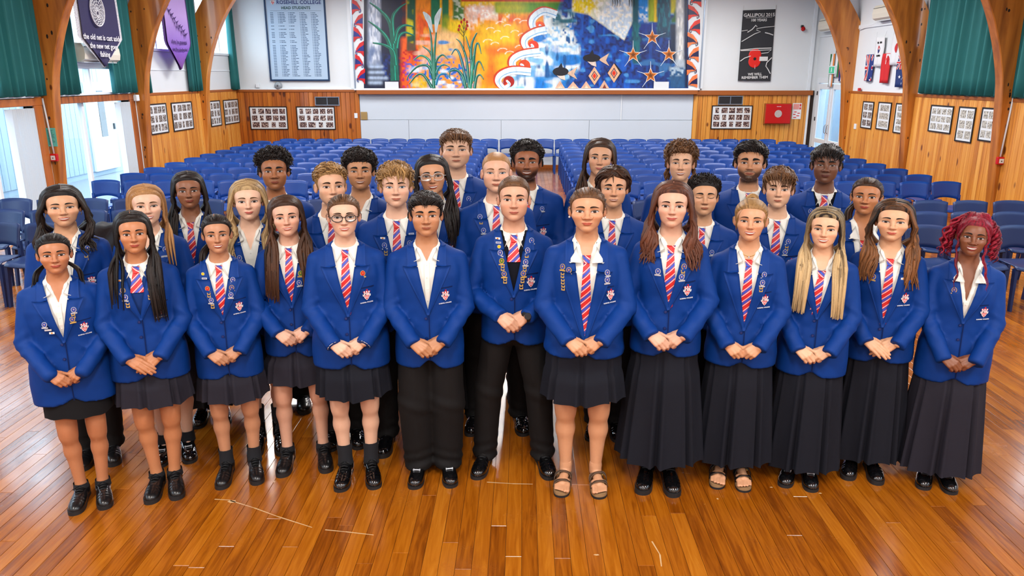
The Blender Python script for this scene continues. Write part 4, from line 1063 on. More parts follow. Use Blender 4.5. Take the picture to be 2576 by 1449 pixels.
# ---------------------------------------------------------------- the head (canonical: 1.70 m figure, eyes at z = 1.585, face towards -Y)
EZ = 1.585
def head_prims(f, o=EZ):
    def P(x, y, z): return (x, y, z + o)
    f.ell(P(0, .018, .034), (.0745, .094, .083), .02)
    f.ell(P(0, -.022, -.030), (.0620, .066, .086), .025)
    f.ell(P(0, -.040, .030), (.060, .050, .055), .03)
    f.sym_cap(P(.0455, .004, -.060), P(.016, -.062, -.102), .0160, .0145, .028)
    f.ell(P(0, -.0735, -.1035), (.019, .0155, .0145), .018)
    f.sym_ell(P(.039, -.059, -.028), (.026, .025, .024), .022)
    f.sym_ell(P(.034, -.050, -.062), (.022, .024, .030), .028)
    f.sym_cap(P(.012, -.082, .020), P(.044, -.068, .022), .0085, .008, .014)
    # eye sockets and lids
    f.sym_ell(P(.0315, -.096, .001), (.019, .015, .0125), .014, True)
    f.sym_ell(P(.0315, -.0705, .000), (.0150, .0135, .0125), .006)
    # nose
    f.cap(P(0, -.085, .012), P(0, -.1070, -.032), .0060, .0090, .012)
    f.ell(P(0, -.1070, -.0355), (.0105, .0100, .0090), .008)
    f.sym_ell(P(.0120, -.0950, -.0390), (.0080, .0100, .0078), .008)
    f.sym_ell(P(.0065, -.1000, -.0458), (.0036, .0050, .0030), .004, True)
    # mouth mound, lips, chin crease
    f.ell(P(0, -.072, -.070), (.030, .022, .022), .016)
    f.cap(P(-.014, -.0905, -.0655), P(.014, -.0905, -.0655), .0042, .0042, .006)
    f.cap(P(-.012, -.0895, -.0765), P(.012, -.0895, -.0765), .0050, .0050, .006)
    f.cap(P(-.016, -.0935, -.0875), P(.016, -.0935, -.0875), .0035, .0035, .010, True)
    # ears
    for sg in (-1, 1):
        a = .28; R = np.array([[math.cos(a), -sg * math.sin(a), 0], [sg * math.sin(a), math.cos(a), 0], [0, 0, 1.0]])
        f.ell(P(sg * .0775, .016, -.012), (.0085, .0185, .0305), .005, R=R)
        f.ell(P(sg * .0845, .013, -.008), (.0045, .0105, .0175), .004, True, R=R)
    # neck
    f.cap(P(0, .026, -.06), P(0, .034, -.200), .0450, .0530, .024)

# head block on a fine grid of its own, used for hair and for draping the features
HX, HY, HZ = arange(-.140, .140, .004), arange(-.150, .170, .004), arange(-.165, .190, .004)
_hf = Field(HX, HY, HZ); head_prims(_hf, 0.0)
HEADF = _hf.F.copy()
def _front_depth():
    S = HEADF < 0; i0 = np.argmax(S, axis=1); has = S.any(axis=1)
    I, K = np.meshgrid(np.arange(len(HX)), np.arange(len(HZ)), indexing='ij')
    i0 = np.clip(i0, 1, None); a = HEADF[I, i0 - 1, K]; b = HEADF[I, i0, K]
    y = HY[i0 - 1] + (HY[1] - HY[0]) * a / (a - b + 1e-9)
    return np.where(has, y, 0.05)
YF0 = _front_depth()
def face_y(x, z):
    """depth of the face's surface at (x, z), z relative to the eyes"""
    x, z = np.asarray(x, float), np.asarray(z, float)
    u = np.clip((x - HX[0]) / (HX[1] - HX[0]), 0, len(HX) - 1.001); v = np.clip((z - HZ[0]) / (HZ[1] - HZ[0]), 0, len(HZ) - 1.001)
    i, k = u.astype(int), v.astype(int); a, b = u - i, v - k
    return YF0[i, k] * (1 - a) * (1 - b) + YF0[i + 1, k] * a * (1 - b) + YF0[i, k + 1] * (1 - a) * b + YF0[i + 1, k + 1] * a * b

# ---------------------------------------------------------------- torso profile shared by body, shirt and blazer
TZ = np.array([.60, .70, .80, .90, 1.00, 1.10, 1.18, 1.25, 1.30, 1.345, 1.385, 1.42, 1.46])
TA_F = np.array([.196, .200, .202, .196, .176, .170, .176, .176, .172, .160, .120, .080, .060])
TB_F = np.array([.138, .138, .138, .132, .118, .118, .132, .130, .112, .092, .074, .062, .056])
TA_M = np.array([.196, .198, .198, .194, .190, .190, .198, .204, .202, .186, .132, .086, .062])
TB_M = np.array([.134, .134, .132, .128, .122, .124, .128, .126, .112, .096, .078, .064, .058])
def torso_ab(z, p):
    A, B = (TA_F, TB_F) if p['sex'] == 'F' else (TA_M, TB_M)
    up = sstep(1.31, 1.43, z)
    return np.interp(z, TZ, A) * (p['wide'] * (1 - up) + up), np.interp(z, TZ, B) * (p['deep'] * (1 - up) + up)
TYC = .012
NE = 2.25
def torso_sdf(p, off=0.0):
    def f(X, Y, Z):
        a, b = torso_ab(Z, p); a = a + off; b = b + off
        r = ((np.abs(X) / a) ** NE + (np.abs(Y - TYC) / b) ** NE) ** (1 / NE)
        return (r - 1) * np.minimum(a, b)
    return f
def front_y(x, z, p, off=0.0):
    """depth of the torso's front at (x, z)"""
    a, b = torso_ab(np.asarray(z, float), p); a = a + off; b = b + off
    return TYC - b * np.maximum(1 - np.minimum(np.abs(x) / a, .995) ** NE, 0) ** (1 / NE)

def arm_pose(p):
    """shoulder, elbow, wrist for each side; the hands meet in front of the body"""
    sw = (.145 if p['sex'] == 'F' else .168) * p['wide'] + .004
    hz = p['hand_z']; out = {}
    for s in (-1, 1):
        S = V3(s * sw, .018, 1.325)
        W = V3(s * p.get('wrist_x', .085), p.get('hand_y', -.175) * p['deep'] - .012, hz + .055)
        u, l = .275, .255
        D = W - S; d = np.linalg.norm(D)
        if d > (u + l) * .995:
            sc = d / ((u + l) * .995); u *= sc; l *= sc
        a = (u * u - l * l + d * d) / (2 * d); h = math.sqrt(max(u * u - a * a, 1e-6))
        n = D / d; pole = V3(s * 1.0, .75, -.25); pole = unit(pole - n * (pole @ n))
        out[s] = (S, S + n * a + pole * h, W)
    return out

def add_hand(f, W, fdir, nrm, side, curl, sc=1.0, thumb=(.55, .35)):
    """palm, four fingers and a thumb as smooth-joined capsules"""
    fd = unit(fdir); n = unit(nrm - fd * (np.dot(nrm, fd))); s_ = unit(np.cross(fd, n)) * side
    offs = (.0270, .0090, -.0095, -.0265); mets = (.083, .087, .082, .074)
    ph = ((.041, .026, .021), (.045, .030, .022), (.042, .028, .022), (.033, .021, .019))
    W = np.asarray(W, float)
    for i in range(4):
        a = W + s_ * offs[i] * .55 * sc; b = W + fd * mets[i] * sc + s_ * offs[i] * sc + n * (.004 * sc if i in (1, 2) else 0)
        f.cap(a, b, .0140 * sc, .0112 * sc, .006)
        ang = 0.0; q = b
        for j in range(3):
            ang += curl[j] * (1 + .06 * i)
            dd = fd * math.cos(ang) - n * math.sin(ang)
            e = q + dd * ph[i][j] * sc
            f.cap(q, e, (.0102 - .0008 * j - (.001 if i == 3 else 0)) * sc, (.0094 - .0008 * j - (.001 if i == 3 else 0)) * sc, .0022)
            q = e
    q = W + s_ * .020 * sc + fd * .014 * sc - n * .004 * sc
    d0 = unit(fd * math.cos(thumb[0]) + s_ * math.sin(thumb[0]) - n * .25)
    for j, (L, r0, r1) in enumerate(((.044, .0145, .0115), (.034, .0112, .0102), (.026, .0100, .0082))):
        e = q + d0 * L * sc; f.cap(q, e, r0 * sc, r1 * sc, .004 if j else .008); q = e
        d0 = unit(d0 * math.cos(thumb[1]) + fd * math.sin(thumb[1]) * .8 - n * .28)

_HB = {}
def body_field(p):
    hz = p['hand_z']; fine = p['hands']
    xs = cat(arange(-.345, -.100, .014), arange(-.100, .100, .0046 if fine else .0050), arange(.100, .345, .014))
    ys = cat(arange(-.300, -.125, .0052 if fine else .014), arange(-.125, .060, .0046), arange(.060, .148, .0075))
    zh = 1.37
    if fine: zs = cat((cat(arange(0, .13, .0055), arange(.13, hz - .115, .021)) if p['shoe'].startswith('sandal') else arange(0, hz - .115, .021)), arange(hz - .115, hz + .085, .0050), arange(hz + .085, zh, .032), arange(zh, 1.52, .006), arange(1.52, 1.60, .0040), arange(1.60, 1.715, .0062))
    else: zs = cat(arange(0, zh, .028), arange(zh, 1.52, .0062), arange(1.52, 1.60, .0044), arange(1.60, 1.715, .0068))
    f = Field(xs, ys, zs)
    key = fine
    k0 = np.searchsorted(f.z, zh - .06); sx = slice(np.searchsorted(f.x, -.11), np.searchsorted(f.x, .11))
    head_prims(f)
    tor = torso_sdf(p, -.024)
    f.put(tor, (-.25, -.2, .86), (.25, .2, 1.42), .035)
    # keep the trunk from running on below the hips
    zc = np.searchsorted(f.z, .80); 
    f.F[:, :, :zc] = 0.5
    f.ell((0, .012, .885), (.135 * p['wide'], .092 * p['deep'], .085), .03)
    st = p['stance']
    for s in (-1, 1):
        hip, kn, an = V3(s * .080, .012, .84), V3(s * (.045 + st * .55), -.004, .475), V3(s * st, .022, .085)
        lw = p['leg']
        f.cap(hip, kn, .082 * lw, .050 * lw, .03)
        f.cap(kn + V3(0, .003, .03), kn - V3(0, .002, .035), .047 * lw, .044 * lw, .03)
        f.cap(kn - V3(0, -.008, .05), kn * .62 + an * .38 + V3(s * .003, .018, 0), .043 * lw, .0445 * lw, .035)
        f.cap(kn * .62 + an * .38 + V3(s * .003, .018, 0), an, .0435 * lw, .030, .03)
        f.ell(kn + V3(0, -.038 * lw, .004), (.024 * lw, .014 * lw, .030), .018)
        f.cap(an, V3(s * st, .030, .035), .032, .030, .02)
        f.cap(V3(s * st, .02, .045), V3(s * st * 1.08 + s * .012, -.10, .022), .030, .022, .02)
        if p['shoe'].startswith('sandal'):
            for i in range(5):
                tx = s * st * 1.08 + s * (.016 + (i - 2) * .0165); ty = -.145 + abs(i - (1 if False else 0)) * 0
                ln = (.010, .012, .006, .0, -.010)[i] if s > 0 else (.010, .012, .006, .0, -.010)[i]
                txx = s * st * 1.08 + s * (-.020 + i * .0165)
                f.cap(V3(txx * 1.0, -.115, .022), V3(txx, -.164 - ln, .016), .0115 if i == 0 else .0085, .0105 if i == 0 else .0075, .004)
            f.cap(V3(s * st * 1.08 + s * (-.016), -.08, .024), V3(s * st * 1.08 + s * (-.018), -.12, .022), .018, .014, .01)
            f.cap(V3(s * st * 1.08 + s * (.03), -.07, .022), V3(s * st * 1.08 + s * (.03), -.115, .018), .016, .012, .01)
        S, E, W = p['arms'][s]
        f.cap(S, E, .042, .034, .03); f.cap(E, W, .036, .0215, .02)
        if fine:
            hs = p.get('hand_s', 1.0) * (.96 if p['sex'] == 'F' else 1.03)
            sty = p['hand_style']; W = W - unit(W - E) * .020
            if sty == 'flat':
                if s < 0: add_hand(f, W, (.80, -.30, -.52), (.10, -.80, .55), -1, (.16, .14, .10), hs, (.5, .2))
                else: add_hand(f, W + V3(-.004, .010, .004), (-.80, -.10, -.58), (-.10, -.85, .5), 1, (.15, .12, .1), hs, (.4, .1))
            elif sty == 'meet':
                if s < 0: add_hand(f, W, (.72, -.35, -.58), (-.15, -.80, .45), -1, (.75, .9, .5), hs, (.35, .2))
                else: add_hand(f, W, (-.72, -.30, -.58), (.15, -.80, .45), 1, (.8, .95, .5), hs, (.35, .2))
            else:
                if s < 0: add_hand(f, W + V3(0, -.008, 0), (.76, -.34, -.52), (.05, -.85, .45), -1, (.62, .70, .45), hs, (.45, .25))
                else: add_hand(f, W + V3(-.004, .008, .004), (-.80, -.12, -.58), (-.1, -.85, .5), 1, (.55, .8, .5), hs, (.35, .2))
    # flat soles
    return f

# ---------------------------------------------------------------- per-person warp of everything above the neck
def warp(P, p):
    P = np.array(P, float)
    z = P[:, 2]; w = sstep(1.41, 1.485, z)
    rz = z - EZ
    # face shape
    fx = 1 + (p['fw'] - 1) * w
    low = np.exp(-((rz + .075) / .045) ** 2) * sstep(.06, -.01, P[:, 1])
    chk = np.exp(-((rz + .030) / .030) ** 2) * sstep(.04, -.03, P[:, 1])
    fx = fx * (1 + p['jaw'] * low * w) * (1 + p['cheek'] * chk * w)
    x = P[:, 0] * fx
    y = P[:, 1].copy(); y = y - p['cheek'] * .05 * chk * w * sstep(.015, .035, np.abs(P[:, 0]))
    zz = np.where(rz < 0, rz * (1 + (p['fl'] - 1) * sstep(.02, -.06, rz) * w), rz)
    # nose
    nz = np.exp(-((rz + .034) / .016) ** 2 - (P[:, 0] / .016) ** 2) * (P[:, 1] < -.085)
    x = x * (1 + p['nosew'] * np.exp(-((rz + .038) / .013) ** 2) * (P[:, 1] < -.088))
    y = y - p['nosel'] * nz
    # smile lifts the cheeks
    sm = np.exp(-((rz + .038) / .018) ** 2 - ((np.abs(P[:, 0]) - .036) / .014) ** 2) * (P[:, 1] < -.03)
    y = y - .0045 * p['smile'] * sm; zz = zz + .0025 * p['smile'] * sm
    Q = np.stack([x, y, EZ + zz], 1)
    piv = V3(0, .035, 1.485); w2 = sstep(1.375, 1.49, z)
    D = (Q - piv) * (1 + (p['hs'] - 1) * w[:, None])
    D[:, 2] *= 1 - (1 - p['zs']) * w
    for ang, ax in ((p['roll'], 1), (p['pitch'], 0), (p['yaw'], 2)):
        a = ang * w2; c, s = np.cos(a), np.sin(a); i, j = [(1, 2), (2, 0), (0, 1)][ax]
        u, v = D[:, i].copy(), D[:, j].copy(); D[:, i] = c * u - s * v; D[:, j] = s * u + c * v
    D[:, 2] -= p['drop'] * sstep(1.36, 1.47, z)
    return piv + D

def stk(*a): return np.stack(np.broadcast_arrays(*[np.asarray(q, float) for q in a]), -1)
def shell(G, t, flip=False):
    """grid of points (nu, nv, 3) thickened by t along its normals into a closed sheet"""
    G = np.asarray(G, float); nu, nv = G.shape[:2]
    du = np.gradient(G, axis=0); dv = np.gradient(G, axis=1); n = np.cross(du, dv); n /= np.linalg.norm(n, axis=2)[..., None] + 1e-12
    if flip: n = -n
    B = G + n * t
    mb = MB(); o = nu * nv
    mb.v = [tuple(q) for q in G.reshape(-1, 3)] + [tuple(q) for q in B.reshape(-1, 3)]
    fs = []
    for i in range(nu - 1):
        for j in range(nv - 1):
            q = (i * nv + j, i * nv + j + 1, (i + 1) * nv + j + 1, (i + 1) * nv + j)
            fs.append(q); fs.append(tuple(o + k_ for k_ in q[::-1]))
    edge = [(i, 0) for i in range(nu)] + [(nu - 1, j) for j in range(1, nv)] + [(i, nv - 1) for i in range(nu - 2, -1, -1)] + [(0, j) for j in range(nv - 2, 0, -1)]
    for (a, b), (c_, d) in zip(edge, edge[1:] + edge[:1]):
        fs.append((a * nv + b, o + a * nv + b, o + c_ * nv + d, c_ * nv + d))
    mb.f = [tuple(q[::-1]) for q in fs] if flip else fs; mb.m = [0] * len(fs)
    return mb
def merge(*mbs):
    r = MB()
    for i, m in enumerate(mbs): r.add(m.v, m.f, 0)
    return r
# ================================================================ the painted mural (flat paint on a panel, laid on in layers)
def paint_mat():
    m, nt, b = new_mat('mural_paint'); N, L = nt.nodes, nt.links
    a = N.new('ShaderNodeAttribute'); a.attribute_name = 'col'
    g = N.new('ShaderNodeNewGeometry'); mp = N.new('ShaderNodeMapping'); mp.inputs['Scale'].default_value = (14, 1, 6); L.new(g.outputs['Position'], mp.inputs['Vector'])
    no = N.new('ShaderNodeTexNoise'); no.inputs['Scale'].default_value = 1.0; no.inputs['Detail'].default_value = 6; L.new(mp.outputs[0], no.inputs['Vector'])
    mr = N.new('ShaderNodeMapRange'); mr.inputs['From Min'].default_value = .3; mr.inputs['From Max'].default_value = .7; mr.inputs['To Min'].default_value = .85; mr.inputs['To Max'].default_value = 1.35; L.new(no.outputs['Fac'], mr.inputs['Value'])
    h = N.new('ShaderNodeHueSaturation'); L.new(a.outputs['Color'], h.inputs['Color']); h.inputs['Saturation'].default_value = 1.18; L.new(mr.outputs[0], h.inputs['Value']); L.new(h.outputs['Color'], b.inputs['Base Color'])
    b.inputs['Roughness'].default_value = .45; MATS['mural_paint'] = m
paint_mat()
MU = empty('mural', (0, 19.10, 0), label='large colourful painted mural with plants, wave and stars', cat='mural')
px0, px1, py0, py1 = 916.0, 1731.0, -118.0, 222.0
NXm, NYm = 408, 171
gx, gy = np.meshgrid(np.linspace(px0, px1, NXm), np.linspace(py0, py1, NYm), indexing='ij')
rm = np.random.default_rng(4)
def vnoise(fx, fy):
    a = rm.random((int((px1 - px0) / fx) + 3, int((py1 - py0) / fy) + 3)); u = (gx - px0) / fx; v = (gy - py0) / fy; i, j = u.astype(int), v.astype(int); s, t = u - i, v - j; s = s * s * (3 - 2 * s); t = t * t * (3 - 2 * t)
    return a[i, j] * (1 - s) * (1 - t) + a[i + 1, j] * s * (1 - t) + a[i, j + 1] * (1 - s) * t + a[i + 1, j + 1] * s * t
N1, N2, N3, N4, N5 = vnoise(9, 22), vnoise(22, 9), vnoise(5, 5), vnoise(40, 30), vnoise(3.2, 12)
def lin(c): return np.array(srgb(*c)[:3])
IMG = np.tile(lin((10, 18, 48)), (NXm, NYm, 1))
def box_m(x0, y0, x1, y1, e=2.0):
    ss = lambda a, b, x: np.clip((x - a) / (b - a), 0, 1)
    return ss(x0 - e, x0 + e, gx) * ss(x1 + e, x1 - e, gx) * ss(y0 - e, y0 + e, gy) * ss(y1 + e, y1 - e, gy)
def lay(m, c): IMG[:] = IMG * (1 - np.clip(m, 0, 1)[..., None]) + lin(c) * np.clip(m, 0, 1)[..., None]
def thr(n, a, b): return np.clip((n - a) / (b - a), 0, 1)
B = box_m
# left: night with a grey column
lay(B(1010, -118, 1024, 60) * thr(N1, .45, .8) * .6, (120, 40, 20))
lay(B(926, -118, 958, 165, 4), (150, 160, 180)); lay(B(930, -118, 956, 160, 3) * thr(N5, .35, .7), (214, 220, 230)); lay(B(926, 120, 962, 165, 5) * thr(N1, .3, .7) * .7, (90, 110, 150))
for yy, x1 in ((168, 966), (182, 970), (196, 976), (208, 962)): lay(np.exp(-((gy - yy) / 4.5) ** 2) * B(928, 150, x1, 222, 4), (170, 186, 208))
lay(B(965, 140, 990, 200, 8) * thr(N3, .4, .8) * .8, (20, 50, 130))
# warm garden
lay(B(1022, -118, 1440, 222), (236, 168, 110)); lay(B(1046, -118, 1086, 75, 3), (240, 140, 34)); lay(B(1046, 30, 1090, 110, 10) * thr(N1, .3, .6), (226, 96, 54))
lay(B(1010, 95, 1052, 222, 5), (236, 120, 88)); lay(B(1008, 120, 1060, 222, 6) * thr(N3, .45, .7), (196, 44, 40)); lay(B(1040, 85, 1100, 222, 12) * thr(N2, .42, .7), (240, 190, 170))
lay(B(1024, -118, 1046, 128, 2), (16, 78, 56)); lay(B(1024, -118, 1040, 110, 2) * thr(N2, .55, .7), (196, 190, 40)); lay(B(1024, 105, 1046, 135, 6) * .6, (120, 60, 50))
lay(B(1084, -118, 1108, 62, 2), (18, 112, 76)); lay(B(1107, -118, 1112, 40, 1), (250, 190, 30)); lay(B(1112, -118, 1130, 80, 2), (22, 106, 70)); lay(B(1112, 40, 1138, 100, 8) * thr(N4, .3, .7), (150, 160, 40)); lay(B(1130, -118, 1140, 40, 2), (250, 170, 30))
lay(B(1139, -118, 1168, 52, 3), (70, 110, 60)); lay(B(1139, -118, 1168, 52, 3) * thr(N3, .5, .7), (190, 200, 180)); lay(B(1128, 52, 1180, 100, 6), (238, 200, 20)); lay(B(1098, 75, 1160, 140, 10) * thr(N4, .35, .65), (240, 200, 150)); lay(B(1095, 95, 1140, 150, 8) * thr(N2, .58, .75), (110, 150, 200))
lay(B(1160, -118, 1300, 16, 4), (240, 200, 16)); lay(B(1176, 14, 1262, 60, 8), (236, 206, 190)); lay(B(1176, 10, 1290, 70, 10) * thr(N3, .5, .75), (246, 236, 230)); lay(B(1190, 40, 1270, 90, 14) * thr(N1, .45, .75), (238, 130, 60))
lay(B(1200, 55, 1330, 222, 12), (240, 176, 30)); lay(B(1200, 70, 1310, 150, 10) * thr(N4, .35, .65), (244, 196, 20)); lay(B(1215, 110, 1330, 222, 16) * thr(N4, .4, .75), (232, 120, 50)); lay(B(1250, 20, 1300, 60, 8) * thr(N1, .4, .7), (224, 90, 40)); lay(B(1300, 40, 1345, 170, 10) * .55, (230, 84, 40))
for k in range(16):
    cx, cy, r_ = 1222 + (k * 37 % 105), 38 + (k * 23 % 100), 9 + k % 5
    a = np.arctan2(gy - cy, gx - cx); lay(np.exp(-((np.hypot((gx - cx), (gy - cy) * 1.5) - r_) / 1.6) ** 2) * (a < -.4) * .9, (250, 246, 232))
lay(B(1165, 150, 1212, 222, 8) * thr(N4, .2, .6), (240, 190, 150)); lay(B(1020, 150, 1190, 222, 10) * thr(N3, .48, .68), (40, 110, 200)); lay(B(1030, 170, 1180, 222, 10) * thr(N2, .55, .75), (226, 236, 246)); lay(B(1035, 195, 1078, 222, 5) * .7, (226, 190, 60))
lay(B(1245, 5, 1442, 33, 4), (92, 150, 40)); lay(B(1245, 5, 1320, 33, 14) * .6, (220, 200, 40)); lay(B(1390, 5, 1442, 36, 14) * .8, (30, 96, 60)); lay(B(1160, -1, 1425, 4, 1.5), (196, 44, 40)); lay(B(1160, -118, 1425, -2, 2), (206, 60, 40)); lay(B(1160, -60, 1425, -30, 12), (240, 190, 40))
# sea
cv = np.interp(gy, [-118, 30, 34, 52, 78, 90, 128, 142, 178, 192, 222], [1330, 1388, 1366, 1366, 1372, 1338, 1346, 1306, 1322, 1268, 1258])
sea = np.clip((gx - cv) / 4, 0, 1) * np.clip((gy - 24) / 10, 0, 1)
lay(sea, (150, 196, 232)); lay(sea * thr(N2, .42, .62), (226, 236, 240)); lay(sea * thr(N4, .55, .75), (46, 120, 200)); lay(sea * thr(N1, .66, .8), (40, 90, 150))
lay(sea * B(1370, 30, 1450, 120, 12) * thr(N3, .35, .6), (228, 236, 236))
dp = np.interp(gy, [-118, 30, 60, 110, 160, 222], [1440, 1400, 1428, 1452, 1458, 1420]); deep = np.clip((gx - dp) / 14, 0, 1)
lay(deep, (16, 62, 150)); lay(deep * thr(N3, .45, .75), (10, 34, 96)); lay(deep * thr(N1, .55, .75), (24, 90, 190)); lay(deep * thr(N2, .70, .8) * .7, (120, 170, 220))
lay(B(1395, 30, 1450, 60, 8) * thr(N5, .5, .7) * .8, (190, 214, 220)); lay(B(1390, 28, 1445, 70, 10) * thr(N2, .45, .7), (24, 92, 110))
# the bright upper right sky, then trees
sk = np.clip((np.interp(gx, [1440, 1480, 1570, 1600], [32, 40, 104, 40]) - gy) / 8, 0, 1) * B(1440, -118, 1592, 222, 3)
lay(sk, (236, 220, 110)); lay(sk * np.clip((gx - 1470) / 60 + (gy - 20) / 90, 0, 1), (206, 222, 236)); lay(sk * thr(N3, .5, .72), (244, 244, 236)); lay(sk * B(1440, -118, 1500, 40, 10) * thr(N1, .4, .7) * .7, (244, 214, 40))
lay(B(1605, -118, 1640, 70, 3), (90, 150, 220)); lay(B(1605, 20, 1635, 60, 5) * thr(N3, .35, .7), (216, 228, 240)); lay(B(1605, 55, 1645, 80, 8), (20, 50, 140))
lay(B(1590, -118, 1606, 160, 3), (20, 84, 100)); lay(B(1585, 60, 1612, 150, 5) * thr(N5, .4, .7), (26, 110, 120)); lay(B(1630, -118, 1654, 55, 3), (150, 170, 20)); lay(B(1645, -118, 1654, 55, 2), (236, 196, 20)); lay(B(1685, -118, 1708, 34, 4), (190, 180, 20)); lay(B(1685, 10, 1706, 60, 6) * thr(N1, .4, .7), (40, 90, 50))
lay(B(1652, -118, 1686, 95, 3), (20, 70, 96)); lay(B(1652, -118, 1686, 90, 3) * thr(N5, .45, .7), (34, 112, 130)); lay(B(1610, 75, 1700, 222, 8) * .45, (8, 26, 80)); lay(B(1685, 60, 1702, 160, 3), (10, 34, 66))
lay(B(1700, -118, 1722, 170, 3), (176, 180, 184)); lay(B(1703, -118, 1716, 150, 3) * thr(N5, .35, .65), (228, 228, 226)); lay(B(1720, -118, 1731, 222, 3), (14, 26, 60)); lay(B(1684, 168, 1722, 222, 3), (60, 92, 130)); lay(B(1684, 168, 1722, 190, 3) * thr(N3, .35, .6), (170, 190, 206)); lay(B(1698, 150, 1722, 170, 3) * .8, (170, 184, 196))
P3 = np.zeros((NXm, NYm, 3))
cp_, sp_, cyw, syw = math.cos(PITCH), math.sin(PITCH), math.cos(YAWC), math.sin(YAWC)
def wall_arr(px, py, Y=19.10):
    f = np.array([-syw * cp_, cyw * cp_, -sp_]); r = np.array([cyw, syw, 0.0]); u = np.cross(r, f)
    d = f + r * ((np.asarray(px, float) - 1288) / 1910.0)[..., None] - u * ((np.asarray(py, float) - 724.5) / 1910.0)[..., None]
    k = Y / d[..., 1]; return d[..., 0] * k, CAM_Z + d[..., 2] * k
wx, wz = wall_arr(gx, gy); P3[..., 0] = wx; P3[..., 1] = -.03; P3[..., 2] = wz
idx = np.arange(NXm * NYm).reshape(NXm, NYm); q = np.stack([idx[:-1, :-1], idx[:-1, 1:], idx[1:, 1:], idx[1:, :-1]], -1).reshape(-1, 4)
link('painting', np_mesh('painting', P3.reshape(-1, 3), q, 'mural_paint', False, col=np.concatenate([IMG.reshape(-1, 3), np.ones((NXm * NYm, 1))], 1)), MU)
MB().box(*[wall_pt(884, 222)[0], -.028, 1.945], *[wall_pt(1766, 222)[0], .02, 5.15]).obj('panel', 'white_trim', MU)
_layer = [0]
def paint(name, pts, c, faces=None):
    """one painted shape: outline in picture-plane measurements, put on the wall at its real size"""
    _layer[0] += 1
    pts = np.array(pts, float); x, z = wall_arr(pts[:, 0], pts[:, 1]); y = -.0315 - .00012 * _layer[0]
    mb = MB(); mb.add([(a, y, b) for a, b in zip(x, z)], faces or [tuple(range(len(pts)))])
    me = mb.mesh(name, 'mural_paint'); a = me.attributes.new('col', 'FLOAT_COLOR', 'POINT'); a.data.foreach_set('color', np.tile(np.array(srgb(*c), np.float32), len(pts)).astype(np.float32))
    return link(name, me, MU)
def stroke(name, pts, w0, w1, c, mid=None, n=7):
    P = smooth_poly(pts, n); t = np.linspace(0, 1, len(P)); d = np.gradient(P, axis=0); d /= np.linalg.norm(d, axis=1)[:, None] + 1e-9; nn = np.stack([-d[:, 1], d[:, 0]], 1)
    w = (w0 + (w1 - w0) * t if mid is None else np.interp(t, [0, .45, 1], [w0, mid, w1]))[:, None]
    A = np.concatenate([P + nn * w / 2, P - nn * w / 2]); k = len(P)
    return paint(name, A, c, [(i, i + 1, k + i + 1, k + i) for i in range(k - 1)])
DG, LG = (14, 92, 76), (30, 132, 100)
for pts, w0, mid, w1 in (([(994, 203), (992, 150), (994, 100)], 22, 20, 10), ([(991, 137), (982, 60), (956, 26), (930, 7)], 12, 10, 2), ([(992, 110), (988, 48), (1003, 22), (1022, 9)], 10, 9, 2), ([(990, 142), (975, 98), (951, 71), (926, 53)], 12, 9, 2), ([(996, 165), (990, 130), (969, 114), (938, 108)], 12, 9, 3), ([(994, 104), (1001, 76), (1018, 64), (1040, 67)], 10, 9, 2), ([(998, 122), (1004, 92), (1020, 82), (1042, 90)], 10, 8, 2)):
    stroke('painted_leaf', pts, w0, w1, DG, mid); stroke('painted_vein', [(a + 1.5, b - 1) for a, b in pts], 2.2, .6, (70, 176, 150))
for pts, c in (([(1091, 198), (1078, 167), (1052, 167), (1030, 188), (1024, 202)], DG), ([(1093, 183), (1079, 151), (1059, 140), (1041, 152)], LG), ([(1091, 159), (1083, 132), (1063, 116)], DG), ([(1094, 178), (1099, 151), (1114, 138), (1128, 150)], DG), ([(1095, 192), (1103, 172), (1116, 163), (1131, 168)], (24, 110, 110)), ([(1096, 214), (1105, 190), (1122, 186), (1136, 200)], (30, 110, 160)), ([(1087, 220), (1067, 190), (1050, 189), (1030, 212)], DG), ([(1092, 222), (1088, 160), (1085, 95), (1077, 58)], (20, 96, 70)), ([(1093, 200), (1093, 140), (1097, 90), (1101, 55)], (24, 104, 80)),
               ([(1180, 220), (1174, 151), (1160, 110), (1148, 98)], DG), ([(1174, 208), (1159, 143), (1147, 124), (1136, 138)], (20, 90, 110)), ([(1168, 215), (1158, 185), (1140, 172), (1128, 182)], (30, 100, 150)), ([(1186, 210), (1186, 143), (1178, 112), (1172, 91)], DG), ([(1185, 150), (1187, 112), (1196, 90), (1201, 83)], DG), ([(1190, 175), (1196, 119), (1204, 110), (1211, 136)], DG), ([(1192, 205), (1198, 166), (1207, 155), (1218, 178)], DG), ([(1194, 222), (1199, 196), (1208, 188), (1217, 200)], DG), ([(1183, 222), (1188, 180), (1192, 140)], LG), ([(1172, 222), (1166, 195), (1152, 178), (1133, 180), (1132, 196)], DG)):
    stroke('painted_leaf', pts, 8, 1.6, c, 5.5); stroke('painted_vein', [(a - 1, b - 1.5) for a, b in pts], 1.2, .5, (150, 206, 200))
for pts in ([(1065, 30), (1078, 48), (1088, 82)], [(1110, 20), (1100, 48), (1097, 82)]): stroke('painted_flower', pts, 3, 3, (206, 220, 222), 15)
stroke('painted_stem', [(1168, 130), (1167, 86), (1168, 54)], 1.6, 1.2, (40, 60, 40))
for x, y in ((1168, 50), (1161, 56), (1156, 66), (1154, 75), (1176, 65), (1175, 56), (1173, 73)): paint('painted_bud', [(x - 3, y + 3), (x - 2, y - 4), (x + 2, y - 4), (x + 3, y + 3)], (176, 40, 30)); stroke('painted_stem', [(x, y + 3), (1167, y + 18)], 1, 1, (60, 70, 40))
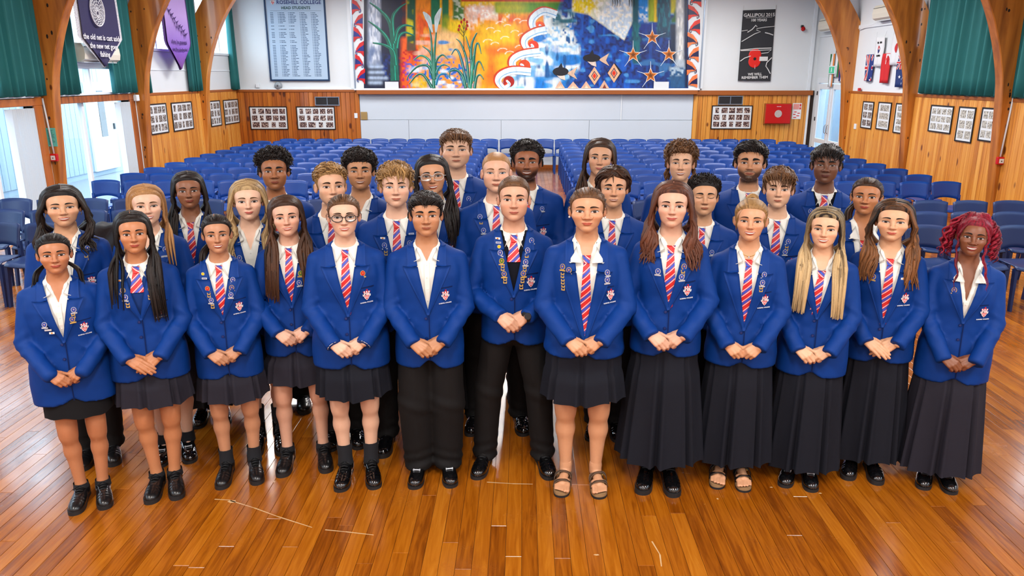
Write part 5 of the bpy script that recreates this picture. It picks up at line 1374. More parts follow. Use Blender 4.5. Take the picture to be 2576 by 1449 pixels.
# the curling wave
for (cx, cy, r_, c), pts in (((1358, 67, 13, (226, 84, 34)), [(1400, 38), (1367, 29), (1342, 46), (1340, 66), (1352, 76), (1361, 69), (1356, 62)]), ((1341, 116, 14, (220, 60, 34)), [(1374, 76), (1347, 82), (1323, 96), (1320, 112), (1331, 125), (1340, 118), (1336, 111)]), ((1319, 165, 15, (206, 84, 60)), [(1358, 131), (1315, 137), (1292, 150), (1291, 167), (1306, 175), (1315, 166), (1309, 161)]), ((1280, 205, 14, (160, 50, 46)), [(1336, 181), (1291, 178), (1261, 189), (1254, 206), (1268, 221), (1281, 212), (1274, 202)])):
    paint('painted_disc', [(cx + r_ * math.cos(a), cy + r_ * math.sin(a)) for a in np.arange(20) * 2 * math.pi / 20], c)
    stroke('painted_curl', [(a - 2, b - 2) for a, b in pts], 22, 2, (200, 70, 40), 22); stroke('painted_curl', pts, 20, 4, (222, 236, 246), 17); stroke('painted_vein', [(a + 2, b + 3) for a, b in pts], 2, 1, (130, 180, 220))
# stars, diamonds, fish, triangles
def star5(cx, cy, r_, c, name='painted_star'):
    pts = [(cx, cy)] + [(cx + (r_ if i % 2 == 0 else r_ * .42) * math.sin(i * math.pi / 5), cy - (r_ if i % 2 == 0 else r_ * .42) * math.cos(i * math.pi / 5)) for i in range(10)]
    paint(name, pts, c, [(0, 1 + i, 1 + (i + 1) % 10) for i in range(10)])
for cx, cy in ((1640, 94), (1592, 138), (1682, 137), (1636, 190)):
    for k in range(5):
        a = k * 2 * math.pi / 5; stroke('painted_ray', [(cx + 15 * math.sin(a), cy - 15 * math.cos(a)), (cx + 36 * math.sin(a), cy - 36 * math.cos(a))], 2.2, .8, (206, 220, 236))
    star5(cx, cy, 21, (236, 226, 214)); star5(cx, cy, 17.5, (196, 110, 50)); star5(cx, cy, 8, (110, 66, 40))
dm = lambda cx, cy, w, h: [(cx - w, cy), (cx, cy - h), (cx + w, cy), (cx, cy + h)]
for cx, cy, k, o in ((1495, 191, 1.0, 0), (1544, 184, 1.05, 1)):
    if o: paint('painted_diamond', dm(cx + 2, cy - 2, 19, 24), (10, 14, 30))
    for w, h, c in ((15, 23, (236, 190, 160)), (8.5, 13, (20, 30, 80)), (6.5, 10, (224, 170, 140)), (4.5, 7, (224, 50, 30))): paint('painted_diamond', dm(cx, cy, w * k, h * k), c)
for x0, x1, y0 in ((1396, 1421, 203), (1427, 1456, 205), (1461, 1487, 204), (1507, 1532, 202)): paint('painted_triangle', [(x0, 222), ((x0 + x1) / 2, y0), (x1, 222)], (216, 180, 160)); paint('painted_triangle', [(x0 + 8, 222), ((x0 + x1) / 2 + 1, y0 + 10), (x1 - 7, 222)], (130, 70, 60) if x0 > 1500 else (226, 200, 180))
for cx, cy, rx, ry in ((1410, 180, 20, 11), (1488, 146, 22, 10)):
    paint('painted_fish', [(cx + rx * .8, cy + 4), (cx + rx + 22, cy - 12), (cx + rx + 14, cy + 6), (cx + rx + 22, cy + 20), (cx + rx + 4, cy + 10)], (214, 186, 166)); paint('painted_fish', [(cx - 16, cy + 4), (cx, cy + 18), (cx + 12, cy + 22), (cx + 10, cy + 8)], (220, 206, 196))
    paint('painted_fish', [(cx + rx * math.cos(a), cy + ry * math.sin(a)) for a in np.arange(18) * 2 * math.pi / 18], (10, 12, 24)); paint('painted_fish', [(cx - 6, cy - ry + 1), (cx + 2, cy - ry - 11), (cx + 6, cy - ry + 2)], (16, 18, 30))
for k in range(10): stroke('painted_frond', [(1540 + k * 6, -6 + (k % 3) * 3), (1545 + k * 6 - 4, 8), (1548 + k * 6 - 8, 17)], 2, .6, (14, 40, 40)) if k not in (4, 5, 6) else None
# koru borders
for side, xe, pale in ((0, None, (196, 26, 34)), (1, None, (206, 70, 56))):
    for k in range(-2, 8):
        for half in (0, 1):
            y = (14 if side == 0 else 28) + 69 * k * 1.0 + (36 if half else 0)
            if y > 216: continue
            xl = (886 + 12 * y / 222) if side == 0 else (1731 - 3 * (y / 222) * 2); xr = (911 + 10 * y / 222) if side == 0 else (1763 - 11 * y / 222)
            L_, R2 = (xl, xr) if half == 0 else (xr, xl); w = (R2 - L_)
            nav = (26, 40, 120) if side == 0 else (16, 22, 70); c2 = pale if side == 0 else ((214, 60, 52) if y < 90 else (226, 140, 110))
            up = -1 if side == 0 else 1
            top = [(L_, y - 16), (L_ + w * .45, y - 10), (L_ + w * .80, y + 4), (L_ + w * .84, y + 13), (L_ + w * .5, y + 2), (L_, y - 6)]
            paint('painted_koru', [(a, min(b, 221)) for a, b in top], c2)
            paint('painted_koru', [(a, min(b, 221)) for a, b in ((L_, y - 6), (L_ + w * .5, y + 2), (L_ + w * .84, y + 13), (L_ + w * .5, y + 9), (L_, y + 10))], nav)
            paint('painted_koru', [(a, min(b, 221)) for a, b in ((L_, y + 10), (L_ + w * .5, y + 9), (L_ + w * .80, y + 12), (L_ + w * .35, y + 14), (L_, y + 24))], c2)
            if y < 200: stroke('painted_curl', [(L_ + w * .82, y + 8), (L_ + w * .86, y + 15), (L_ + w * .74, y + 18), (L_ + w * .70, y + 14)], 2, 1.2, nav)
# frame strips and the two blank cards on the ledge
for a in ((884, 890, 897, 222), (1757, 1766, 1757, 222)): pass
xa = wall_pt(897, 222)[0]; xb = wall_pt(1755, 222)[0]
for x, nm in ((xa - .04, 0), (xb + .02, 1)): MB().bevbox(x, -.05, 1.945, x + .035, .0, 5.15, .004).obj('edge_strip', 'metal_grey', MU)
for a, b in (((968, 205), (1003, 222)), ((1645, 203), (1682, 222))):
    x0, z1 = wall_pt(*a, 19.02); x1, z0 = wall_pt(*b, 19.02); MB().bevbox(x0, 19.012, 1.945, x1, 19.03, 1.945 + .16, .002).obj('blank_card', 'white_trim', label='blank white card on the ledge below the mural, %s one' % ('left' if a[0] < 1200 else 'right'), cat='card')
# ================================================================ figure materials
def attr_mat(name, rough, spec=0.5, sheen=0.0, bump=0.0, bscale=300, sss=0.0):
    return mat(name, (200, 200, 200), rough, spec=spec, attr='col', var=0.05, nscale=60, sheen=sheen, bump=bump, bscale=bscale, sss=sss)
attr_mat('skin', 0.42, 0.4, bump=0.06, bscale=500)
mat('eye_white', (200, 190, 185), 0.15); mat('iris_brown', (58, 30, 14), 0.3, spec=.2); mat('iris_blue', (92, 120, 140), 0.3, spec=.2); mat('pupil', (6, 5, 5), 0.12, spec=.3)
mat('lash', (22, 14, 10), 0.6); mat('teeth', (240, 236, 226), 0.2); mat('mouth_dark', (70, 22, 20), 0.5)
mat('blazer_blue', (0, 52, 126), 0.60, var=0.05, nscale=25, bump=0.25, bscale=900, spec=0.22)
mat('blazer_seam', (4, 26, 76), 0.8, spec=0.2)
mat('button_blue', (14, 40, 96), 0.25)
mat('shirt_white', (236, 233, 224), 0.7, var=0.03, nscale=30, bump=0.15, bscale=700)
mat('knit_navy', (12, 15, 26), 0.85, bump=0.3, bscale=800, spec=0.2); mat('knit_blue', (22, 52, 112), 0.85, bump=0.3, bscale=800, spec=0.2)
mat('skirt_grey', (34, 32, 42), 0.8, var=0.08, bump=0.2, bscale=800, spec=0.25); mat('skirt_navy', (18, 20, 30), 0.8, var=0.08, bump=0.2, bscale=800, spec=0.25); mat('skirt_black', (15, 15, 18), 0.8, bump=0.2, bscale=800, spec=0.25)
mat('trouser_black', (15, 12, 12), 0.8, var=0.1, nscale=8, bump=0.2, bscale=800, spec=0.25)
mat('shoe_black', (16, 16, 18), 0.28, spec=0.5, coat=0.2); mat('shoe_patent', (10, 10, 12), 0.10, spec=0.6, coat=0.6); mat('sole_black', (24, 24, 26), 0.6); mat('sock_black', (18, 18, 24), 0.9); mat('lace_black', (14, 14, 16), 0.7)
mat('sandal_brown', (98, 78, 62), 0.6); mat('sandal_black', (18, 18, 20), 0.4); mat('cork', (150, 116, 78), 0.8, var=0.15, nscale=200)
mat('gold', (214, 176, 96), 0.35, metal=.35); mat('silver', (206, 208, 214), 0.3, metal=.35); mat('pearl', (240, 234, 226), 0.2)
mat('enamel_blue', (40, 70, 160), 0.2); mat('enamel_red', (206, 26, 34), 0.3); mat('enamel_white', (236, 236, 236), 0.3); mat('enamel_green', (70, 120, 40), 0.3); mat('enamel_orange', (232, 130, 30), 0.3); mat('enamel_yellow', (240, 196, 40), 0.3)
mat('thread_white', (225, 228, 235), 0.7); mat('greenstone', (24, 52, 34), 0.15, coat=0.5); mat('glasses_dark', (30, 20, 20), 0.2); mat('glasses_clear', (214, 208, 204), 0.15); mat('cord_black', (12, 12, 12), 0.7)
glass_mat('lens', (244, 248, 250), 0.05)

def tie_material(name='tie_stripe', k=-0.95):
    m, nt, b = new_mat(name); N, L = nt.nodes, nt.links
    tc = N.new('ShaderNodeTexCoord'); sp = N.new('ShaderNodeSeparateXYZ'); L.new(tc.outputs['Object'], sp.inputs[0])
    a = N.new('ShaderNodeMath'); a.operation = 'MULTIPLY_ADD'; a.inputs[1].default_value = k; L.new(sp.outputs['X'], a.inputs[0]); L.new(sp.outputs['Z'], a.inputs[2])
    d = N.new('ShaderNodeMath'); d.operation = 'DIVIDE'; d.inputs[1].default_value = 0.064; L.new(a.outputs[0], d.inputs[0])
    f = N.new('ShaderNodeMath'); f.operation = 'FRACT'; L.new(d.outputs[0], f.inputs[0])
    r = ramp(nt, [(0.0, (206, 32, 30)), (0.44, (236, 228, 228)), (0.51, (206, 32, 30)), (0.58, (44, 74, 180)), (0.86, (206, 32, 30)), (0.93, (236, 228, 228))]); r.color_ramp.interpolation = 'CONSTANT'
    L.new(f.outputs[0], r.inputs['Fac']); L.new(r.outputs['Color'], b.inputs['Base Color'])
    b.inputs['Roughness'].default_value = 0.5; b.inputs['Sheen Weight'].default_value = 0.2
    MATS[name] = m
tie_material(); tie_material('tie_knot', 0.8)

def hair_material(name, dark, light, rough=0.38):
    m, nt, b = new_mat(name); N, L = nt.nodes, nt.links
    t = N.new('ShaderNodeAttribute'); t.attribute_name = 'tint'
    tc = N.new('ShaderNodeTexCoord'); no = N.new('ShaderNodeTexNoise'); no.inputs['Scale'].default_value = 180; no.inputs['Detail'].default_value = 2; L.new(tc.outputs['Object'], no.inputs['Vector'])
    a = N.new('ShaderNodeMath'); a.operation = 'MULTIPLY_ADD'; a.inputs[1].default_value = 0.35; L.new(no.outputs['Fac'], a.inputs[0])
    s = N.new('ShaderNodeMath'); s.operation = 'SUBTRACT'; s.inputs[1].default_value = 0.17; L.new(t.outputs['Fac'], s.inputs[0]); L.new(s.outputs[0], a.inputs[2])
    r = ramp(nt, [(0.0, dark), (1.0, light)]); L.new(a.outputs[0], r.inputs['Fac']); L.new(r.outputs['Color'], b.inputs['Base Color'])
    b.inputs['Roughness'].default_value = rough + .08; b.inputs['Specular IOR Level'].default_value = 0.22
    bp = N.new('ShaderNodeBump'); bp.inputs['Strength'].default_value = 0.5; bp.inputs['Distance'].default_value = 0.003; L.new(no.outputs['Fac'], bp.inputs['Height']); L.new(bp.outputs['Normal'], b.inputs['Normal'])
    MATS[name] = m
for nm, dk, lt in (('hair_black', (10, 8, 8), (46, 36, 32)), ('hair_darkbrown', (26, 15, 10), (84, 54, 36)), ('hair_brown', (50, 30, 18), (128, 88, 56)), ('hair_auburn', (40, 20, 14), (112, 66, 46)),
                   ('hair_blond', (96, 66, 38), (214, 180, 128)), ('hair_sand', (84, 56, 30), (196, 150, 94)), ('hair_ombre', (30, 20, 14), (206, 174, 126)), ('hair_ombre_brown', (14, 10, 8), (142, 92, 54)), ('hair_red', (60, 8, 20), (168, 34, 56)), ('hair_ginger', (120, 78, 44), (206, 152, 98))):
    hair_material(nm, dk, lt)

# ================================================================ head features
def tri_grid(nu, nv): return np.meshgrid(np.linspace(-1, 1, nu), np.linspace(0, 1, nv), indexing='ij')
def drape(x, z, off): return np.stack([x, face_y(x, z) - off, z + EZ], -1)
def face_parts(p, body):
    W_ = lambda G: warp(G.reshape(-1, 3), p).reshape(G.shape)
    hu, hl = p['eye'] * (.0060 - .0015 * p['smile']), p['eye'] * (.0048 - .0019 * p['smile'])
    for s in (-1, 1):
        cx = s * .0318; hw = .0166
        u, v = tri_grid(15, 6)
        def lid(uu, up):
            k = np.clip(1 - uu * uu, 0, 1)
            tilt = .0012 * s * uu * p['tilt']
            return tilt + (hu * k ** .62 if up else -hl * k ** .8) - .0006
        mb = MB()
        if not p['closed']:
            z = lid(u, False) * (1 - v) + lid(u, True) * v
            mb.grid(W_(drape(cx + u * hw, z, .0012)), 0, flip=True)
            for rad, off, mi in ((.0072, .0018, 1), (.0037, .0022, 2)):
                n_ = 20; a = np.arange(n_) * 2 * math.pi / n_
                ix, iz = cx + p['gaze'] + rad * np.cos(a), rad * np.sin(a) + .0009
                uu = (ix - cx) / hw
                iz = np.clip(iz, lid(uu, False) + .0003, lid(uu, True) - .0004)
                P = drape(np.append(ix, cx + p['gaze']), np.append(iz, .0003), off); P = warp(P, p)
                mb.add(P, [(n_, (j + 1) % n_, j) for j in range(n_)], mi)
        # upper lash line, lower lash line
        uu = np.linspace(-1.06, 1.10, 15) if s > 0 else np.linspace(-1.10, 1.06, 15)
        zu = lid(np.clip(uu, -1, 1), True) if not p['closed'] else -.0035 * np.clip(1 - uu * uu, 0, 1) - .0005
        th = .0014 + .0010 * (np.clip(s * uu, -1, 1) * .5 + .5) + (.0010 if p['sex'] == 'F' else .0003)
        G = np.stack([drape(cx + uu * hw, zu - .0006, .0026), drape(cx + uu * hw, zu + th, .0022)], 1)
        mb.grid(W_(G), 3, flip=True)
        if not p['closed']:
            zc = zu + th + .0024 + .0012 * np.clip(1 - uu * uu, 0, 1); wv = .0007 * np.clip(1.15 - np.abs(uu), .05, 1)
            mb.grid(W_(np.stack([drape(cx + uu * hw * 1.04, zc - wv, .0009), drape(cx + uu * hw * 1.04, zc + wv, .0009)], 1)), 4, flip=True)  # thin darker line painted as the shade in the lid fold
        zl = lid(np.clip(uu, -1, 1), False)
        if not p['closed']: mb.grid(W_(np.stack([drape(cx + uu * hw, zl - .0006, .0016), drape(cx + uu * hw, zl + .0001, .0018)], 1)), 4, flip=True)
        mb.obj('eye', ['eye_white', p['iris'], 'pupil', 'lash', p['crease']], body, smooth=True)
        # eyebrow
        t = np.linspace(0, 1, 12)
        bx = s * (.0120 + t * .0385); bz = .0190 + p['brow_z'] + .0062 * np.sin(np.pi * (t * .78 + .08)) - .002 * t
        bt = p['brow'] * (.0060 * (1 - t) ** .6 * (.55 + .45 * np.minimum(t * 6, 1)) + .0008)
        G = np.stack([drape(bx, bz - bt * .6, .0006), drape(bx, bz, .0022), drape(bx, bz + bt, .0006)], 1)
        MBb = MB(); MBb.grid(W_(G), 0, flip=(s > 0)); MBb.obj('eyebrow', p['brow_mat'], body, smooth=True)
    # mouth
    sm = p['smile']; mw = .0228 + .0085 * sm; op = p['mouth_open']
    u, v = tri_grid(21, 5)
    def zt(u): return -.0708 + .0062 * sm * np.abs(u) ** 1.8 - .0010 * (1 - u * u) + op * .0035 * np.clip(1 - u * u, 0, 1)
    def gap(u): return op * .0125 * np.clip(1 - np.abs(u) ** 2.2, 0, 1)
    lip = p['lip']
    top = zt(u) + lip * .0066 * np.clip(1 - np.abs(u) ** 2.4, 0, 1) * (1 - .22 * np.exp(-(u / .16) ** 2)) + .0002
    zz = zt(u) + (top - zt(u)) * v
    mb = MB(); mb.grid(W_(drape(u * mw, zz, .0012 + .0026 * np.sin(np.pi * np.clip(v * .9 + .08, 0, 1)) * np.clip(1.1 - np.abs(u), 0, 1))), 0, flip=True)
    bot = zt(u) - gap(u); low = bot - lip * .0082 * np.clip(1 - np.abs(u) ** 2.2, 0, 1) - .0002
    zz = low + (bot - low) * v
    mb.grid(W_(drape(u * mw * .97, zz, .0012 + .0036 * np.sin(np.pi * v) * np.clip(1.1 - np.abs(u), 0, 1))), 0, flip=True)
    # line between the lips
    if op < .2:
        uu = np.linspace(-1.04, 1.04, 17); zc = zt(np.clip(uu, -1, 1))
        mb.grid(W_(np.stack([drape(uu * mw, zc - .0005, .0026), drape(uu * mw, zc + .0005, .0026)], 1)), 1, flip=True)
    me = mb.mesh('lips', [lip_mat(p), 'mouth_dark'], True); link('lips', me, body)
    if op >= .2:
        zz = (bot - .0006) + (zt(u) - bot + .0012) * v
        mb = MB(); mb.grid(W_(drape(u * mw * .99, zz, .0005)), 1, flip=True)
        ut = u * .84; zb = zt(ut) - gap(ut) * .80; zz = zb + (zt(ut) + .0008 - zb) * v
        mb.grid(W_(drape(ut * mw, zz, .0010)), 0, flip=True)
        mb.obj('teeth', ['teeth', 'mouth_dark'], body, smooth=True)

def lip_mat(p):
    c = np.array(p['skin'], float); l = np.clip(c * np.array([.84, .52, .50]) + np.array([10, 4, 6]), 0, 255) if p['sex'] == 'F' else np.clip(c * np.array([.80, .58, .54]), 0, 255)
    if p.get('lipc'): l = np.array(p['lipc'])
    l = tuple(int(round(x / 6) * 6) for x in l)
    return mat('lips_%d_%d_%d' % l, l, 0.32)
def crease_mat(p):
    c = tuple(int(round(x * k / 6) * 6) for x, k in zip(p['skin'], (.72, .62, .58)))
    return mat('lid_%d_%d_%d' % c, c, 0.5)

def crease_mat2(p):
    c = tuple(int(round(x * k / 6) * 6) for x, k in zip(p['skin'], (.92, .88, .86)))
    return mat('parting_%d_%d_%d' % c, c, 0.6)
def body_mesh(p):
    V_, Q = body_field(p).mesh()
    V_[:, 2] = np.maximum(V_[:, 2], .0 if p['shoe'].startswith('sandal') else .012)
    if p['shoe'].startswith('sandal'):
        lowz = V_[:, 2] < .12; V_[lowz, 2] = V_[lowz, 2] * .85 + .026
    base = np.array(srgb(*p['skin'])[:3])
    col = np.tile(base, (len(V_), 1))
    x, y, rz = V_[:, 0], V_[:, 1], V_[:, 2] - EZ
    def tintc(m, rgb): col[:] = col * (1 - m[:, None]) + (base * np.array(rgb)) * m[:, None]
    hd = rz > -.15
    blush = np.exp(-((rz + .032) / .020) ** 2 - ((np.abs(x) - .038) / .018) ** 2) * (y < -.02) * hd
    tintc(.35 * blush * p['blush'], (1.05, .72, .70))
    tintc(.30 * np.exp(-((rz + .036) / .012) ** 2 - (x / .012) ** 2) * (y < -.09) * p['blush'], (1.05, .74, .72))
    tintc(.30 * np.exp(-((rz + .012) / .007) ** 2 - ((np.abs(x) - .030) / .012) ** 2) * (y < -.05), (.82, .72, .70))   # under the eyes
    tintc(.5 * (hd & (np.abs(x) > .072) & (rz < .03) & (rz > -.05)).astype(float) * p['blush'], (1.0, .78, .74))          # ears
    kn = np.exp(-((V_[:, 2] - .48) / .05) ** 2) * (y < .0) * (np.abs(x) < .2)
    tintc(.35 * kn, (.86, .70, .66))
    if p['beard']:
        st = p['beard']
        nn = .5 + .5 * np.sin(x * 420 + 3 * np.sin(rz * 300)) * np.sin(rz * 390 + y * 230)
        jaw = sstep(-.040, -.078, rz - .45 * np.clip(np.abs(x) - .035, 0, .1) * 1.0) * sstep(-.150, -.125, rz) * sstep(.012, -.012, y)
        side = sstep(.050, .060, np.abs(x)) * sstep(.012, -.02, rz) * sstep(.004, -.010, y) * sstep(-.05, -.035, y) * sstep(-.14, -.12, rz)
        must = np.exp(-((rz + .0590) / .0048) ** 2) * (np.abs(x) < .027) * (y < -.07)
        lips_ = sstep(1.25, .9, ((x / .027) ** 2 + ((rz + .072) / .0135) ** 2))
        m = np.clip(np.maximum(jaw, side * .9) * (1 - lips_) * p.get('jawbeard', 1.0) + must * p.get('must', 1.0), 0, 1) * st * (.8 + .2 * nn)
        m = m * hd
        hc = np.array(srgb(20, 14, 12)[:3]); col[:] = col * (1 - m[:, None]) + hc * m[:, None]
    if p.get('scalp'):
        H = rz - zline(y, p); m = sstep(-.004, .010, H) * sstep(-.13, -.10, rz) * (y > -.085) * p['scalp']
        hc = np.array(srgb(*p['scalpc'])[:3]); col[:] = col * (1 - m[:, None]) + hc * m[:, None]
    Vw = warp(V_, p)
    return np_mesh('body', Vw, Q, 'skin', col=np.concatenate([col, np.ones((len(col), 1))], 1))

# ================================================================ hair
DECIM = []
def apply_decimation():
    for o, r in DECIM:
        m = o.modifiers.new('thin', 'DECIMATE'); m.ratio = r
    dg = bpy.context.evaluated_depsgraph_get(); dg.update()
    new = [(o, bpy.data.meshes.new_from_object(o.evaluated_get(dg), preserve_all_data_layers=True, depsgraph=dg)) for o, r in DECIM]
    for o, me in new:
        old = o.data; o.modifiers.clear(); nm = old.name; o.data = me; bpy.data.meshes.remove(old); me.name = nm
    DECIM.clear()
def zline(y, p=None):
    sh = p.get('hairline', 0.0) if p else 0.0
    yy = np.array([-.14, -.075, -.062, -.050, -.038, -.030, -.022, -.012, .000, .010, .026, .036, .060, .17])
    zz = np.array([.082, .071, .064, .053, .038, .018, -.012, -.022, .010, .028, .018, -.045, -.080, -.095])
    return np.interp(y, yy, zz) + sh * sstep(-.03, -.06, y)
def n3(X, Y, Z, f, seed=0.0):
    a, b, c = X * f + seed, Y * f + 1.7 * seed, Z * f + 2.3 * seed
    return (np.sin(a + 1.3 * np.sin(b)) * np.sin(b + 1.1 * np.sin(c)) + np.sin(c * 1.1 + 1.2 * np.sin(a)) * np.sin(a * .9 + b * .7)) * .5
def hair_cap(p):
    h = p['cap']
    f = Field(HX, HY, HZ); X, Y, Z = f._xyz((slice(None),) * 3)
    H = Z - zline(Y, p)
    t = h['side'] + (h['top'] - h['side']) * sstep(.015, .085, Z)
    th = np.clip(H * .55, -.012, 1); th = np.minimum(th, t)
    th = th + h['noise'] * n3(X, Y, Z, 2 * math.pi / h['nl'], p['seed']) * sstep(.004, .02, H)
    # ears stay free of hair
    earless = HEADF
    f.F = (earless - th).astype(np.float32)
    for e in h.get('add', ()): f.ell(e[:3], e[3:6], .014)
    if h.get('add'):
        f.F = np.minimum(f.F, 9) + (h['noise'] * .8 * n3(X, Y, Z, 2 * math.pi / h['nl'] * 1.3, p['seed'] + 2)).astype(np.float32) * (f.F < HEADF - th)
    if h.get('part') is not None:
        px = h['part']
        f.F = f.F + (.0030 * np.exp(-((X - px) / .0042) ** 2) * sstep(.02, .0, Y - .03) * (Z > .04)).astype(np.float32)
    f.F[:, :, :2] = 0.5
    V_, Q = f.mesh()
    fl = h.get('flow', 'side')
    if fl == 'back': s = np.arctan2(V_[:, 0], V_[:, 2] - .0) * .10
    elif fl == 'up': s = np.arctan2(V_[:, 0], V_[:, 1]) * .09
    else: s = V_[:, 1] + .0
    r = np.random.default_rng(int(p['seed'] * 100) + 5)
    tint = np.full(len(V_), .42)
    for k in range(6):
        tint += .10 * np.sin(s * r.uniform(250, 900) + r.uniform(0, 6) + .6 * np.sin(V_[:, 2] * 40 + k))
    tint += h.get('tint', 0.0)
    V_[:, 2] += EZ
    return V_, Q, tint

def spline(C, n):
    """Catmull-Rom through control points C (L, k, 3) sampled at n points"""
    L, k, _ = C.shape; t = np.linspace(0, k - 1 - 1e-6, n); i = t.astype(int); u = (t - i)[None, :, None]
    g = lambda j: C[:, np.clip(j, 0, k - 1)]
    p0, p1, p2, p3 = g(i - 1), g(i), g(i + 1), g(i + 2)
    return .5 * (2 * p1 + (p2 - p0) * u + (2 * p0 - 5 * p1 + 4 * p2 - p3) * u ** 2 + (3 * p1 - p0 - 3 * p2 + p3) * u ** 3)
def lock_mesh(P, R, sides=5):
    """tubes around many paths at once: P (L, n, 3), R (L, n)"""
    L, n, _ = P.shape
    t = np.gradient(P, axis=1); t /= np.linalg.norm(t, axis=2)[..., None] + 1e-12
    ref = np.array([.31, -.83, .46]); u = np.cross(t, ref); u /= np.linalg.norm(u, axis=2)[..., None] + 1e-9; w = np.cross(t, u)
    a = np.arange(sides) * 2 * math.pi / sides
    Vt = P[:, :, None, :] + R[:, :, None, None] * (np.cos(a)[None, None, :, None] * u[:, :, None, :] + np.sin(a)[None, None, :, None] * w[:, :, None, :])
    idx = np.arange(L * n * sides).reshape(L, n, sides)
    q = np.stack([idx[:, :-1], np.roll(idx, -1, 2)[:, :-1], np.roll(idx, -1, 2)[:, 1:], idx[:, 1:]], -1).reshape(-1, 4)
    return Vt.reshape(-1, 3), q

def scalp_pt(y, phi, s, t, px=0.0):
    k = np.sqrt(np.clip(1 - ((y - .018) / .097) ** 2, .02, 1))
    return np.stack([px * np.cos(phi) + s * (.0735 + t) * np.sin(phi) * k, y, .034 + (.083 + t) * np.cos(phi) * k], -1)

def long_locks(p, r):
    """locks that leave the parting, round the head and hang to the given length, in front of or behind the shoulders"""
    h = p['long']; N = h.get('n', 66); px = h.get('part', 0.0)
    P_, R_, T_ = [], [], []
    for s in (-1, 1):
        end = h['end'][0 if s < 0 else 1]; fr = h['front'][0 if s < 0 else 1]
        a = (np.arange(N) + r.uniform(-.4, .4, N)) / N                     # 0 front .. 1 back
        y0 = -.060 + a * .150
        off = h.get('vol', .010) + r.uniform(-.003, .004, N)
        cps = []
        for phi, sw in ((-.05, 0), (.55, .35), (1.05, .75), (1.45, 1.0)):
            y = y0 + h.get('sweep', .022) * sw * (1 - a) + .012 * sw * a
            cps.append(scalp_pt(y, np.full(N, phi), s, off, px))
        c = cps[-1].copy(); tuck = h.get('tuck', 0.0)
        yb = c[:, 1]
        isf = a < fr
        wdt = h.get('width', .0)
        def pt(x, y, z): return np.stack([x, y, np.full(N, z) if np.isscalar(z) else z], -1)
        # beside the face, jaw, then shoulder
        x1 = s * (.080 + off * .9 + wdt * .5); x2 = s * (.078 + off * 1.4 + wdt)
        y1 = np.where(isf, np.maximum(yb, -.040 + a * .06) + tuck, yb * .9 + .01); y2 = np.where(isf, np.minimum(y1, .015 + a * .05), yb * .8 + .035)
        cps.append(pt(x1, y1, -.035)); cps.append(pt(x2 * np.where(isf, 1, .9), y2, -.105))
        inw = r.uniform(0, 1, N)
        xs_ = np.where(isf, s * (.060 + .068 * inw + wdt), s * (.015 + .075 * inw + wdt))
        zsh = -.185
        ys_ = np.where(isf, -.055 - .02 * r.uniform(0, 1, N), .105)
        zend = np.full(N, end) - EZ + r.uniform(-.03, .05, N) * (1 if not h.get('blunt') else .3)
        zend = np.where(isf, zend, np.maximum(zend, h.get('backend', 1.10) - EZ))
        zsh = np.maximum(zsh, zend * .75 - .02) if h.get('short') else np.full(N, zsh)
        cps.append(np.stack([xs_, ys_, zsh], -1))
        for k in (.5, 1.0):
            z = zsh * (1 - k) + zend * k
            x = xs_ * (1 + (.10 + h.get('flare', 0)) * k * (1 - .6 * inw)) + s * .006 * k
            yf = front_y(x, z + EZ, p, .004) - .014 - .012 * r.uniform(0, 1, N)
            cps.append(np.stack([x, np.where(isf, np.minimum(yf, ys_ + .01), .125 + .01 * k), z], -1))
        C = np.stack(cps, 1)
        n = 15; Pp = spline(C, n)
        tt = np.linspace(0, 1, n)[None, :]
        wv = h.get('wave', 0.0)
        if wv:
            ph = (2.2 * inw + 4 * a)[:, None] + r.uniform(-.5, .5, (N, 1)); fq = h.get('wf', 3.2)
            amp = wv * sstep(.35, .8, tt)
            Pp[..., 0] += amp * np.sin(tt * 2 * math.pi * fq + ph) ; Pp[..., 1] += amp * .7 * np.cos(tt * 2 * math.pi * fq + ph * 1.3)
        Rr = h.get('r', .0090) * (1 - .75 * sstep(.80, 1.0, tt)) * (.55 + .45 * sstep(0, .15, tt)) * r.uniform(.75, 1.15, (N, 1))
        tn = np.clip(.45 + .22 * r.standard_normal((N, 1)) + h.get('grad', 0.0) * sstep(.35, .95, tt) + h.get('tint', 0), -.1, 1.1) * np.ones((1, n))
        P_.append(Pp); R_.append(Rr * np.ones((N, n))); T_.append(tn)
    P_, R_, T_ = np.concatenate(P_), np.concatenate(R_), np.concatenate(T_)
    P_[..., 2] += EZ
    return P_, R_, T_

